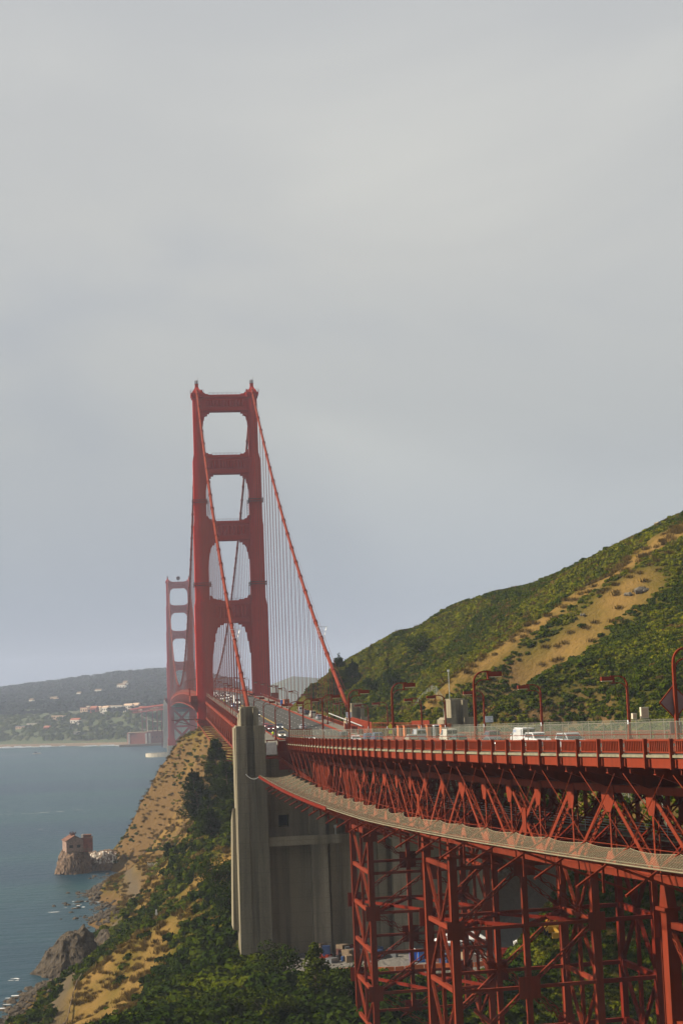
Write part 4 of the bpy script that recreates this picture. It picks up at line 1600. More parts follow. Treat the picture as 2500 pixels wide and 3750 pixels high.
def terrain_mat():
    m, t, b = mat('hillside_ground')

    def attr(n):
        a = N(t, 'ShaderNodeAttribute')
        a.attribute_name = n
        return a.outputs['Fac']
    n1 = noise_tex(t, geopos(t), 0.09, 5, 0.6)
    n2 = noise_tex(t, geopos(t), 0.8, 6, 0.65)
    n3 = noise_tex(t, geopos(t), 3.0, 4, 0.6)
    green = mixc(t, n1, (0.040, 0.052, 0.003), (0.090, 0.082, 0.010))
    green = mixc(t, n2, green, mixc(t, n3, (0.032, 0.040, 0.004), (0.080, 0.065, 0.014)))
    goldc = mixc(t, n2, (0.155, 0.095, 0.026), (0.285, 0.178, 0.058))
    goldc = mixc(t, n3, goldc, (0.21, 0.13, 0.040))
    goldc = mixc(t, ramp_of(t, n1, .5, .75), goldc, (0.13, 0.097, 0.024))
    rockc = mixc(t, n2, (0.060, 0.036, 0.014), (0.20, 0.122, 0.045))
    rockc = mixc(t, n3, rockc, (0.13, 0.083, 0.036))
    pathc = mixc(t, n2, (0.085, 0.066, 0.042), (0.13, 0.103, 0.067))
    yardc = mixc(t, n2, (0.16, 0.152, 0.136), (0.22, 0.21, 0.19))
    c = mixc(t, attr('gold'), green, goldc)
    c = mixc(t, attr('rock'), c, rockc)
    c = mixc(t, attr('path'), c, pathc)
    c = mixc(t, attr('yard'), c, yardc)
    t.links.new(c, b.inputs['Base Color'])
    b.inputs['Roughness'].default_value = 0.95
    b.inputs['Specular IOR Level'].default_value = 0.0
    bump(t, b, n2, 1.0, 1.0)
    return m


me.materials.append(terrain_mat())
TER = bpy.data.objects.new('terrain', me)
COL.objects.link(TER)
TER['kind'] = 'structure'

# ------------------------------------------------------------------ far shore
SH = [(-1500, 3700), (-900, 3300), (-258, 2839), (-142, 2750), (-39, 2651), (22, 2600), (90, 2560), (180, 2600), (420, 3000), (900, 3600), (1800, 4300)]
shx, shy = zip(*SH)
RIDGE = [(-1500, 75), (-900, 92), (-390, 110), (-300, 118), (-150, 130), (-60, 138), (45, 139), (110, 130), (200, 140), (290, 118), (380, 82), (520, 55), (900, 30)]
rx_, rz_ = zip(*RIDGE)


def far_z(x, y):
    t = y - np.interp(x, shx, shy)
    rd = np.interp(x, rx_, rz_)
    base = np.interp(t, [-60, -8, 0, 12, 40, 48, 120, 170, 330], [-12, -4, 2.6, 4.2, 5, 9, 44, 53, 58])
    up = np.interp(t, [330, 600, 1000, 1500, 1900, 2600], [0, 0.16, 0.5, 1.0, 0.9, 0.2]) * (rd - 58)
    fall = np.interp(x, [120, 320], [1, 0.45])
    return (base + up) * np.where(t > 12, fall, 1)


fxs = np.arange(-1400, 1300, 22.0)
fts = np.concatenate([np.arange(-40, 360, 9.0), np.arange(360, 2700, 40.0)])
fv, fi = [], {}
for j, tt in enumerate(fts):
    for i, x in enumerate(fxs):
        y = float(np.interp(x, shx, shy) + tt)
        z = float(far_z(x, y))
        nn_ = mnoise.fractal((x * 0.011, y * 0.011, 5.0), 1.0, 2.0, 4)
        if tt > 45:
            z += nn_ * (6 if tt < 360 else 9)
        fv.append((x, y, z))
nfx = len(fxs)
ffc = [(j * nfx + i, j * nfx + i + 1, (j + 1) * nfx + i + 1, (j + 1) * nfx + i) for j in range(len(fts) - 1) for i in range(nfx - 1)]
me = bpy.data.meshes.new('far_shore')
me.from_pydata(fv, [], ffc)
me.polygons.foreach_set('use_smooth', [True] * len(me.polygons))
m, t, b = mat('far_shore_ground')
n1 = noise_tex(t, geopos(t), 0.012, 5, 0.6)
n2 = noise_tex(t, geopos(t), 0.06, 6, 0.65)
c = mixc(t, n1, (0.022, 0.040, 0.008), (0.055, 0.072, 0.014))
r = ramp(t, [(0.5, (0, 0, 0)), (0.75, (1, 1, 1))])
t.links.new(n2, r.inputs[0])
c = mixc(t, r.outputs[0], c, (0.10, 0.082, 0.03))
t.links.new(c, b.inputs['Base Color'])
b.inputs['Roughness'].default_value = 0.95
me.materials.append(m)
o = bpy.data.objects.new('far_hills', me)
COL.objects.link(o)
o['kind'] = 'structure'
# hazy land farther right, beyond the strait's mouth
mb = MB()
prof = [(150, 0), (260, 70), (420, 125), (600, 105), (800, 88), (1000, 60), (1250, 42), (1500, 22), (1800, 0)]
for (x0, z0), (x1, z1) in zip(prof, prof[1:]):
    mb.face([(x0, 4300, -2), (x1, 4300, -2), (x1, 4700, z1), (x0, 4700, z0)])
    mb.face([(x0, 4700, z0), (x1, 4700, z1), (x1, 5200, -2), (x0, 5200, -2)])
obj('far_headland', mb, m, kind='structure')
# sea wall, shore road and surf of the far shore
sw_x = np.arange(-700, 30, 12.0)
mb = MB()
for a, bq in zip(sw_x, sw_x[1:]):
    ya, yb = np.interp(a, shx, shy) - 3, np.interp(bq, shx, shy) - 3
    mb.hexa([(a, ya, -2), (bq, yb, -2), (bq, yb + 4, -2), (a, ya + 4, -2), (a, ya, 4.6), (bq, yb, 4.6), (bq, yb + 4, 4.6), (a, ya + 4, 4.6)])
tag(obj('sea_wall', mb, 'rail_grey'), 'low stone sea wall along the foot of the far green bluff', 'sea wall')
mb = MB()
for i in range(260):
    x = rng.uniform(-420, 40)
    y = float(np.interp(x, shx, shy)) - 14 - abs(rng.normal(0, 16))
    if mnoise.noise((x * 0.02, 0, 0)) < -0.18:
        continue
    L, w = rng.uniform(5, 20), rng.uniform(2, 7)
    k = 9
    mb.face([(x + L * math.cos(a) * rng.uniform(.7, 1), y + w * math.sin(a) * rng.uniform(.6, 1), 0.12 + 0.004 * (i % 40)) for a in np.linspace(0, 2 * math.pi, k, endpoint=False)])
    if i % 3 == 0:
        mb.box(x - L * .4, x + L * .4, y - .6, y + .6, 0, rng.uniform(.8, 2.2))
obj('surf', mb, 'white', kind='stuff')


# ------------------------------------------------------------------ instanced ground cover (nobody could count it)
def leaf_clump(seed, n, flat=0.75, leaf=(0.14, 0.28), lumps=7):
    r = np.random.default_rng(seed)
    cs = [(r.uniform(-.55, .55), r.uniform(-.55, .55), r.uniform(.1, .55) * flat, r.uniform(.38, .62)) for _ in range(lumps)]
    mb = MB()
    for i in range(n):
        cx, cy, cz, cr = cs[r.integers(lumps)]
        d = Vector(r.normal(size=3))
        d.normalize()
        if d.z < -0.35:
            d.z = -d.z
        p = Vector((cx, cy, cz)) + Vector((d.x, d.y, d.z * 0.85)) * cr * r.uniform(.72, 1.03)
        nrm = (d + Vector(r.normal(size=3)) * 0.45).normalized()
        a = nrm.orthogonal().normalized()
        bb = nrm.cross(a)
        an = r.uniform(0, 6.28)
        a, bb = a * math.cos(an) + bb * math.sin(an), bb * math.cos(an) - a * math.sin(an)
        s = r.uniform(*leaf)
        mb.face([p - a * s, p - bb * s * .6, p + a * s, p + bb * s * .6])
    return mb


def source(name, mb, m):
    me = mb.mesh(name)
    me.materials.append(MAT[m])
    return bpy.data.objects.new(name, me)


def scatter(name, items, sources, label=None):
    """items: list of (x,y,z,scale,rot,source index); one stuff object that instances its sources"""
    me = bpy.data.meshes.new(name)
    me.from_pydata([i[:3] for i in items], [], [])
    for nm, typ, k in (('sc', 'FLOAT', 3), ('rz', 'FLOAT', 4)):
        a = me.attributes.new(nm, typ, 'POINT')
        a.data.foreach_set('value', [float(i[k]) for i in items])
    a = me.attributes.new('src', 'INT', 'POINT')
    a.data.foreach_set('value', [int(i[5]) for i in items])
    o = bpy.data.objects.new(name, me)
    COL.objects.link(o)
    o['kind'] = 'stuff'
    g = bpy.data.node_groups.new(name, 'GeometryNodeTree')
    g.interface.new_socket('Geometry', in_out='INPUT', socket_type='NodeSocketGeometry')
    g.interface.new_socket('Geometry', in_out='OUTPUT', socket_type='NodeSocketGeometry')
    gi, go = g.nodes.new('NodeGroupInput'), g.nodes.new('NodeGroupOutput')
    join = g.nodes.new('GeometryNodeJoinGeometry')

    def named(nm, typ):
        n = g.nodes.new('GeometryNodeInputNamedAttribute')
        n.data_type = typ
        n.inputs['Name'].default_value = nm
        return n.outputs['Attribute']
    sc, rz_a, sr = named('sc', 'FLOAT'), named('rz', 'FLOAT'), named('src', 'INT')
    cmb = g.nodes.new('ShaderNodeCombineXYZ')
    g.links.new(rz_a, cmb.inputs[2])
    for k, s in enumerate(sources):
        oi = g.nodes.new('GeometryNodeObjectInfo')
        oi.inputs['Object'].default_value = s
        oi.inputs['As Instance'].default_value = True
        eq = g.nodes.new('FunctionNodeCompare')
        eq.data_type = 'INT'
        eq.operation = 'EQUAL'
        g.links.new(sr, eq.inputs[2])
        eq.inputs[3].default_value = k
        ip = g.nodes.new('GeometryNodeInstanceOnPoints')
        g.links.new(gi.outputs[0], ip.inputs['Points'])
        g.links.new(eq.outputs[0], ip.inputs['Selection'])
        g.links.new(oi.outputs['Geometry'], ip.inputs['Instance'])
        g.links.new(cmb.outputs[0], ip.inputs['Rotation'])
        g.links.new(sc, ip.inputs['Scale'])
        g.links.new(ip.outputs[0], join.inputs[0])
    g.links.new(join.outputs[0], go.inputs[0])
    md = o.modifiers.new('cover', 'NODES')
    md.node_group = g
    return o


SRC = []
for i, (mname, n, lf) in enumerate((('leaf_green', 240, (.13, .26)), ('leaf_green', 260, (.11, .22)), ('leaf_dark', 280, (.12, .24)), ('leaf_yellow', 220, (.12, .24)), ('leaf_dry', 170, (.10, .22)), ('leaf_dark', 320, (.10, .2)))):
    SRC.append(source('shrub_source', leaf_clump(100 + i, n, (0.75, 0.6, 0.85, 0.6, 0.4, 1.0)[i], lf), mname))
mb = MB()
r_ = np.random.default_rng(5)
for i in range(70):
    x, y = r_.normal(0, .45, 2)
    h = r_.uniform(.35, .8)
    a = r_.uniform(0, 6.28)
    dx, dy = math.cos(a) * .07, math.sin(a) * .07
    lx, ly = r_.normal(0, .28, 2)
    mb.face([(x - dx, y - dy, -.1), (x + dx, y + dy, -.1), (x + lx, y + ly, h)])
SRC.append(source('grass_source', mb, 'leaf_dry'))
for i, mname in enumerate(('leaf_hill', 'leaf_hill', 'leaf_green')):
    SRC.append(source('scrub_source', leaf_clump(150 + i, 150, (.42, .5, .45)[i], (.14, .3), 9), mname))

camM = np.array(cam.matrix_world.inverted())


def in_view(x, y, z, mx=1.18, my=1.12):
    c = camM @ np.array([x, y, z, 1.0])
    if c[2] > -5:
        return False
    u, v = c[0] / -c[2], c[1] / -c[2]
    return abs(u) < mx * 12 / 56.134 and abs(v) < my * 18 / 56.134


gold_g, path_g, rock_g, yard_g, slope_g = (a.reshape(ny, nx) for a in (gold, pathm, np.clip(rock, 0, 1), yard_m, SLOPE))
cover, grass = [], []
tries = 70000
xs = rng.uniform(-40, 260, tries)
ys_ = rng.uniform(215, 720, tries)
us = rng.uniform(0, 1, (tries, 4))
for x, y, u in zip(xs, ys_, us):
    j, i = int((y - GY0) / GS), int((x - GX0) / GS)
    z = HG[j, i]
    if z < 2.2 or path_g[j, i] > .25 or yard_g[j, i] > .02:
        continue
    z = ground(x, y)
    if not in_view(x, y, z + 1):
        continue
    # keep the road deck clear
    if y > 322 and 24 < x < 58 and z > 50:
        continue
    if y > 318 and 12 < x < 68 and y < 336 and x < 24:
        if 15 < x < 24 and 319 < y < 332:
            continue
    gl, rk = gold_g[j, i], rock_g[j, i]
    n = mnoise.noise((x * 0.045, y * 0.045, 0.5))
    n2 = mnoise.noise((x * 0.018, y * 0.018, 9.5))
    hill = x > 62
    if hill and u[1] < (.8 if y < 385 else .5):
        continue
    if hill and y >= 385:
        u[1] = .8 + (u[1] - .5) * .4
    if x < -8 and y < 352 and u[3] < .8:
        continue
    low = y < 345 and x < 62
    cnn = mnoise.noise((x * 0.09, y * 0.05, 4.5)) + .5 * mnoise.noise((x * .25, y * .2, 1.5))
    if gl > 0.45:
        if x < 24 and y > 470 and cnn < .16 and u[0] < .12:
            continue
        if x < 24 and y > 470 and cnn > .36 and u[0] < .6:
            cover.append((x, y, z - .2, .5 + u[1] ** 2 * 1.2, u[2] * 6.28, (1, 0, 3, 1)[int(u[3] * 4)]))
            continue
        if u[0] < (0.012 if hill or y > 470 else 0.04):
            cover.append((x, y, z - .25, 0.35 + u[1] ** 2 * 1.3, u[2] * 6.28, 4 if u[3] < .7 else 1))
        elif u[0] < 0.55:
            grass.append((x, y, z, 0.7 + u[1] * .8, u[2] * 6.28, 6))
        continue
    cliffy = (not hill) and y > 470 and x < 24
    cn = mnoise.noise((x * 0.09, y * 0.05, 4.5)) + .5 * mnoise.noise((x * .25, y * .2, 1.5))
    if cliffy and cn < .12 and u[3] > .08:
        if u[0] < .8:
            grass.append((x, y, z - .1, 0.6 + u[1] * .9, u[2] * 6.28, 6))
        continue
    dens = (0.98 if hill and y < 375 else 0.9) - 0.5 * rk - (0.05 if cliffy else 0) - 0.5 * gl
    if n2 > 0.18 and hill and y > 375:
        dens -= 0.22
    if hill and y >= 385:
        dens *= .55
    if u[0] > dens:
        if u[3] < .4:
            grass.append((x, y, z, 0.7 + u[1] * .7, u[2] * 6.28, 6))
        continue
    if low:
        s, src = 1.3 + u[1] ** 2 * 2.2, (2, 5, 0, 2, 5, 2)[int(u[3] * 6)]
        if n > 0.2:
            src = 0
    elif hill:
        s = 0.9 + ((u[1] - .8) * 5) ** 3 * 1.5
        north = y < 380
        src = (0, 1, 9, 9, 0, 1, 3, 4)[int(u[3] * 8)] if north else (1, 3, 7, 4, 8, 3, 0, 7)[int(u[3] * 8)]
        if n > 0.25:
            src = 4 if u[2] < .45 else src
        if n < -0.3:
            src = (0, 9)[int(u[2] * 2)]
        if y > 450 and x < 100 and u[2] < .5:
            src = 3
    else:
        s = 0.9 + u[1] ** 2 * 1.8
        src = (0, 2, 1, 4, 2, 0)[int(u[3] * 6)]
        if cliffy:
            src = (1, 0, 4, 1)[int(u[3] * 4)]
            s *= 0.72
    cover.append((x, y, z - .3 * s, s, u[2] * 6.28, src))
for i in range(150):
    x, y = rng.normal(4.5, 3.0), rng.normal(574, 9)
    cover.append((x, y, ground(x, y) - .2, rng.uniform(.6, 1.7), rng.uniform(0, 6), (0, 7, 8, 3)[i % 4]))
for cx_, cy_, n_ in ((14, 668, 40), (9, 640, 30), (20, 610, 40), (12, 700, 25)):
    for i in range(n_):
        x, y = rng.normal(cx_, 2.2), rng.normal(cy_, 7)
        cover.append((x, y, ground(x, y) - .2, rng.uniform(.5, 1.3), rng.uniform(0, 6), (1, 7, 4, 8)[i % 4]))
nh = 150000
for x, y, u in zip(rng.uniform(60, 240, nh), rng.uniform(235, 690, nh), rng.uniform(0, 1, (nh, 4))):
    j, i = int((y - GY0) / GS), int((x - GX0) / GS)
    z = HG[j, i]
    if z < 40 and y > 330 or yard_g[j, i] > .02 or z < 5:
        continue
    gl = gold_g[j, i]
    if u[0] < gl * 2.3 - .15 or not in_view(x, y, z + 1):
        continue
    n = mnoise.noise((x * 0.03, y * 0.03, 2.5)) + .4 * mnoise.noise((x * .12, y * .12, 8.5))
    s = 0.55 + u[1] ** 2 * .75
    src = 7 + int(u[3] * 2)
    if n < -.18 or (y < 360 and u[2] < .45):
        src = 9
    if n > .34 and u[2] < .5:
        src = 4
    cover.append((x, y, ground(x, y) - .12, s, u[0] * 43, src))
scatter('shrub_cover', cover, SRC)
scatter('dry_grass', grass, SRC)

# far woods on the ridge and scrub on the far bluff
FS = [source('tree_crown_source', leaf_clump(300 + i, 90, 1.0, (.2, .38)), 'far_tree') for i in range(3)]
FS.append(source('scrub_source', leaf_clump(340, 80, .6, (.2, .4)), 'leaf_green'))
wood, scrub = [], []
for x, tt, u in zip(rng.uniform(-620, 520, 20000), rng.uniform(0, 1, 20000) ** 1.6 * 1650 + 50, rng.uniform(0, 1, (20000, 4))):
    y = float(np.interp(x, shx, shy) + tt)
    if abs((x - 80)) > 0.24 * y + 200 or x < -0.115 * y - 60:
        continue
    z = float(far_z(x, y))
    if tt < 330:
        if u[0] < .9 and tt < 165:
            scrub.append((x, y, z - 1, 3 + u[1] * 4, u[2] * 6.28, 3))
        elif u[0] < .16:
            wood.append((x, y, z, 5 + u[1] * 4, u[2] * 6.28, int(u[3] * 3)))
        continue
    wood.append((x, y, z - 1, 8 + u[1] * 8, u[2] * 6.28, int(u[3] * 3)))
scatter('far_woods', wood, FS)
scatter('far_scrub', scrub, FS)
# scrub reaches down to the water's edge
mb = MB()
ico = [(0, 0, 1)] + [(math.cos(a) * .9, math.sin(a) * .9, .42) for a in np.arange(5) * 1.2566] + [(math.cos(a + .63) * .95, math.sin(a + .63) * .95, -.4) for a in np.arange(5) * 1.2566] + [(0, 0, -1)]
icf = [(0, 1 + i, 1 + (i + 1) % 5) for i in range(5)] + [(1 + i, 6 + i, 1 + (i + 1) % 5) for i in range(5)] + [(1 + (i + 1) % 5, 6 + i, 6 + (i + 1) % 5) for i in range(5)] + [(11, 6 + (i + 1) % 5, 6 + i) for i in range(5)]


def boulder(mb, c, s, r):
    i0 = len(mb.v)
    q = Matrix.Rotation(r.uniform(0, 6.28), 3, Vector(r.normal(size=3)).normalized())
    sc = Vector((r.uniform(.7, 1.3), r.uniform(.7, 1.3), r.uniform(.5, .9))) * s
    for p in ico:
        v = q @ Vector(p) * r.uniform(.8, 1.15)
        mb.v.append(tuple(Vector(c) + Vector((v.x * sc.x, v.y * sc.y, v.z * sc.z))))
    for f in icf:
        mb.f.append(tuple(i0 + k for k in f))
        mb.uv.append(None)


def rock_mat(name, dark, lite, guano=0.0):
    m, t, b = mat(name)
    n1 = noise_tex(t, geopos(t), 0.35, 6, 0.65)
    n2 = noise_tex(t, geopos(t, (1, 1, .4)), 1.6, 6, 0.65)
    c = mixc(t, n1, dark, lite)
    r = ramp(t, [(0.4, (0, 0, 0)), (0.65, (1, 1, 1))])
    t.links.new(n2, r.inputs[0])
    c = mixc(t, r.outputs[0], c, tuple(x * .5 for x in dark))
    if guano:
        a = N(t, 'ShaderNodeAttribute')
        a.attribute_name = 'guano'
        ml = N(t, 'ShaderNodeMath', operation='MULTIPLY_ADD')
        t.links.new(noise_tex(t, geopos(t, (1, 1, .3)), 0.9, 6, .7), ml.inputs[0])
        ml.inputs[1].default_value = 1.6
        ml.inputs[2].default_value = -0.95
        ad = N(t, 'ShaderNodeMath', operation='ADD')
        t.links.new(ml.outputs[0], ad.inputs[0])
        t.links.new(a.outputs['Fac'], ad.inputs[1])
        r3 = ramp(t, [(0.42, (0, 0, 0)), (0.55, (1, 1, 1))])
        t.links.new(ad.outputs[0], r3.inputs[0])
        c = mixc(t, r3.outputs[0], c, (0.62, 0.58, 0.5))
    t.links.new(c, b.inputs['Base Color'])
    b.inputs['Roughness'].default_value = 0.9
    bump(t, b, n2, 0.7, 0.4)
    return m


MAT['rock'] = rock_mat('shore_rock', (0.030, 0.021, 0.011), (0.092, 0.064, 0.030))
MAT['rock_guano'] = rock_mat('islet_rock', (0.10, 0.06, 0.035), (0.26, 0.17, 0.10), 1.0)
mb = MB()
rr = np.random.default_rng(9)
SHORE = [(-36, 372), (-35, 384), (-32.4, 410), (-28, 430)]
SHORE2 = [(-18, 470), (-14, 500), (-15, 530), (-21, 553), (-17, 575), (-22, 600), (-26, 625), (-20, 645), (-17, 670), (-25, 690)]
for line, n in ((SHORE, 330), (SHORE2, 620)):
    for i in range(n):
        k = rr.integers(len(line) - 1)
        a, b = line[k], line[k + 1]
        t = rr.uniform()
        x, y = lerp(a[0], b[0], t) + rr.normal(1.0, 2.6), lerp(a[1], b[1], t) + rr.normal(0, 2)
        z = max(ground(x, y), -.4)
        if z > 5:
            continue
        boulder(mb, (x, y, z + .1), rr.uniform(.35, 1.1) if rr.uniform() < .85 else rr.uniform(1.0, 1.9), rr)
for i in range(26):
    x, y = rr.normal(-27, 5), rr.normal(598, 16)
    boulder(mb, (x, y, -.2), rr.uniform(.5, 1.4), rr)
obj('shore_boulders', mb, 'rock', kind='stuff')


def outcrop(name, cx, cy, rx, ry, h, seed, m, guano=None, pw=5, zb=-3, rz=0.0, shear=(0, 0)):
    nu, nv = 110, 44
    v, f, g = [], [], []
    for j in range(nv + 1):
        rad = j / nv
        for i in range(nu):
            a = 2 * math.pi * i / nu
            nn = mnoise.fractal((math.cos(a) * 1.3 + seed, math.sin(a) * 1.3, rad * .8), 1, 2, 4)
            rr_ = rad ** .8 * (1 + .22 * nn)
            x, y = rr_ * rx * math.cos(a), rr_ * ry * math.sin(a)
            x, y = x * math.cos(rz) - y * math.sin(rz), x * math.sin(rz) + y * math.cos(rz)
            hh = h * (1 - rad ** pw) + zb * rad ** pw
            hh += mnoise.fractal((x * .22 + seed, y * .22, 0), .9, 2.1, 5) * h * .16 * (1 - rad * .5)
            hh += (mnoise.ridged_multi_fractal((x * .16 + seed, y * .16, hh * .12), .9, 2, 5, .9, 2) - 1.1) * h * .13
            q_ = mnoise.fractal((x * .5, y * .5 + seed, hh * .5), .8, 2, 4)
            x, y = x * (1 + .10 * q_), y * (1 + .10 * q_)
            hh += (x * shear[0] + y * shear[1]) * (1 - rad ** 3)
            v.append((cx + x, cy + y, hh))
            g.append(guano(x, y, hh) if guano else 0)
    for j in range(nv):
        for i in range(nu):
            f.append((j * nu + i, j * nu + (i + 1) % nu, (j + 1) * nu + (i + 1) % nu, (j + 1) * nu + i))
    me = bpy.data.meshes.new(name)
    me.from_pydata(v, [], f)
    fixn(me)
    if guano:
        a = me.attributes.new('guano', 'FLOAT', 'POINT')
        a.data.foreach_set('value', [float(q) for q in g])
    return obj(name, me, m)


o = outcrop('rock_outcrop', -24.0, 446, 10.5, 11.5, 10.6, 2.2, 'rock', pw=2.0, shear=(.5, .1), rz=.5)
tag(o, 'large dark rock headland leaning over the water beside the shore road', 'rock')
o = outcrop('rock_outcrop', -13.5, 458, 7.5, 11, 8.5, 5.2, 'rock', pw=2.4, shear=(.2, 0))
tag(o, 'lower dark rock behind the large headland, next to the scree', 'rock')
o = outcrop('rock_islet', -34.0, 706, 8.4, 9.0, 9.6, 8.1, 'rock_guano', lambda x, y, z: 0.12 if z > 7 else -.2, pw=5)
tag(o, 'steep brown rock islet carrying the old pink and brick building', 'rock')
o = outcrop('rock_islet', -20.5, 714, 11.0, 7.0, 7.4, 12.7, 'rock_guano', lambda x, y, z: .62 - max(0, 3.2 - z) * .35 if y < -1.5 else .1, pw=7)
tag(o, 'low rock streaked white with bird droppings beside the islet building', 'rock')
# surf near the rocks
mb = MB()
for (x0, y0, sx, sy, n) in ((-14, 772, 7, 10, 20), (-37, 443, 2, 4, 5), (-24, 600, 5, 14, 12), (-36, 410, 1.5, 12, 5)):
    for i in range(n):
        x, y = rng.normal(x0, sx * .6), rng.normal(y0, sy * .6)
        L, w = rng.uniform(.4, 1.9), rng.uniform(.3, 1.0)
        mb.face([(x + L * math.cos(a) * rng.uniform(.6, 1), y + w * math.sin(a) * rng.uniform(.6, 1), 0.1 + .004 * i) for a in np.linspace(0, 2 * math.pi, 8, endpoint=False)])
obj('shore_foam', mb, 'white', kind='stuff')
# ------------------------------------------------------------------ street lamps
def make_lamp():
    T = thing('street_lamp', 'x', 'street lamp')
    mb = MB()
    mb.hexa([(-.17, -.15, 0), (.17, -.15, 0), (.17, .15, 0), (-.17, .15, 0), (-.12, -.11, 7.2), (.12, -.11, 7.2), (.12, .11, 7.2), (-.12, .11, 7.2)])
    obj('post', mb, 'red', T)
    mb = MB()
    mb.box(-.3, .3, -.28, .28, 0, .5)
    obj('base_plinth', mb, 'red', T)

    def arc(r, x1, z0):
        q = [(0, 0, z0)] + [(r - r * math.cos(a), 0, z0 + r * math.sin(a)) for a in np.linspace(0.15, math.pi / 2, 8)]
        return q + [(x1, 0, z0 + r)]
    mb = MB()
    for p, q in zip(arc(1.15, 2.0, 7.4), arc(1.15, 2.0, 7.4)[1:]):
        mb.beam(Vector(p), Vector(q) + (Vector(q) - Vector(p)).normalized() * .03, .17, .20, (0, 1, 0))
    mb.beam((0, 0, 7.15), (0, 0, 7.45), .2, .22, (0, 1, 0))
    obj('arm', mb, 'red', T)
    mb = MB()
    for p, q in zip(arc(.95, 1.9, 6.7), arc(.95, 1.9, 6.7)[1:]):
        mb.beam(Vector(p) + Vector((.1, 0, 0)), Vector(q) + Vector((.1, 0, 0)) + (Vector(q) - Vector(p)).normalized() * .03, .12, .12, (0, 1, 0))
    obj('lower_arm', mb, 'red', T)
    mb = MB()
    mb.box(1.75, 3.25, -.22, .22, 7.98, 8.52)
    mb.box(1.6, 1.75, -.16, .16, 7.65, 8.5)
    l = obj('lantern', mb, 'red', T)
    mb = MB()
    mb.box(1.9, 3.2, -.19, .19, 7.9, 7.98)
    obj('lens', mb, 'lampglass', l)
    mb = MB()
    mb.box(.13, .17, -.14, .14, 2.2, 2.75)
    obj('notice_plate', mb, 'sign_white', T)
    return T


lamp0 = make_lamp()
first = [True]


def put_lamp(Y, off, flip, label, group, sz=1.0):
    global lamp0
    p = P(Y, off, 0.2)
    n, t = frame(Y)
    rz = math.atan2(n.y, n.x) + (math.pi if flip else 0)
    if first[0]:
        first[0] = False
        lamp0.location = p
        lamp0.rotation_euler = (0, 0, rz)
        lamp0['label'], lamp0['group'] = label, group
        r = lamp0
    else:
        r = dup(lamp0, p, rz, label, group)
    r.scale = (1, 1, sz)
    return r


eY = [128.6, 175.6, 214.2, 249.0, 282, 317, 348, 388, 428] + [467 + 45 * i for i in range(7)]
for i, y in enumerate(eY):
    lab = ['tallest looking red street lamp, by the diamond sign at the edge of the photo', 'red street lamp with its arm over the road, left of the large white van',
           'red street lamp in front of the orange sheds', 'red street lamp in front of the hill side pylon at the cable foot'][i] if i < 4 else \
        'red street lamp on the bay side kerb, %s counting from the photo edge' % ORD[i]
    put_lamp(y, 2.8, False, lab, 'street lamps on the bay side')
wY = [182.8, 215.7, 247.8, 278.4, 302.8, 347, 378] + [420 + 46 * i for i in range(8)]
for i, y in enumerate(wY):
    lab = 'red street lamp on the hill side kerb, %s counting away from the diamond sign' % ORD[i]
    put_lamp(y, 24.1, True, lab, 'street lamps on the hill side', .90)
for i in range(13):
    y = YT + 45 + 46 * i
    for off, fl, s in ((2.8, False, 'bay'), (24.1, True, 'hill')):
        put_lamp(y, off, fl, 'tiny red lamp on the main span beyond the tower, %s on the %s side' % (ORD[i], s), 'street lamps on the main span')


# ------------------------------------------------------------------ vehicles
def loft(mb, rings):
    i0 = len(mb.v)
    n = len(rings[0])
    for r in rings:
        mb.v.extend([tuple(p) for p in r])
    for j in range(len(rings) - 1):
        for k in range(n):
            a, b = i0 + j * n, i0 + (j + 1) * n
            mb.f.append((a + k, a + (k + 1) % n, b + (k + 1) % n, b + k))
            mb.uv.append(None)
    mb.f.append(tuple(range(i0, i0 + n))[::-1])
    mb.f.append(tuple(range(i0 + (len(rings) - 1) * n, i0 + len(rings) * n)))
    mb.uv += [None, None]


CARS = {}
KIND = dict(
    sedan=dict(L=4.6, W=1.8, body=[(-2.3, .35, .75), (-2.25, .28, .88), (-1.6, .22, .95), (1.1, .22, .92), (1.9, .24, .80), (2.3, .32, .62)],
               roof=[(-1.75, .93), (-1.1, 1.40), (.25, 1.44), (1.15, .93)]),
    suv=dict(L=4.8, W=1.92, body=[(-2.4, .4, 1.0), (-2.35, .3, 1.05), (-1.5, .26, 1.1), (1.2, .26, 1.06), (2.1, .28, .98), (2.4, .4, .75)],
             roof=[(-2.25, 1.08), (-1.95, 1.70), (.3, 1.74), (1.25, 1.06)]),
    van=dict(L=5.4, W=2.0, body=[(-2.7, .4, 1.15), (-2.66, .3, 1.2), (-1.2, .28, 1.2), (1.6, .28, 1.2), (2.35, .3, 1.05), (2.7, .42, .8)],
             roof=[(-2.68, 1.2), (-2.55, 2.15), (1.05, 2.2), (2.0, 1.2)]),
)


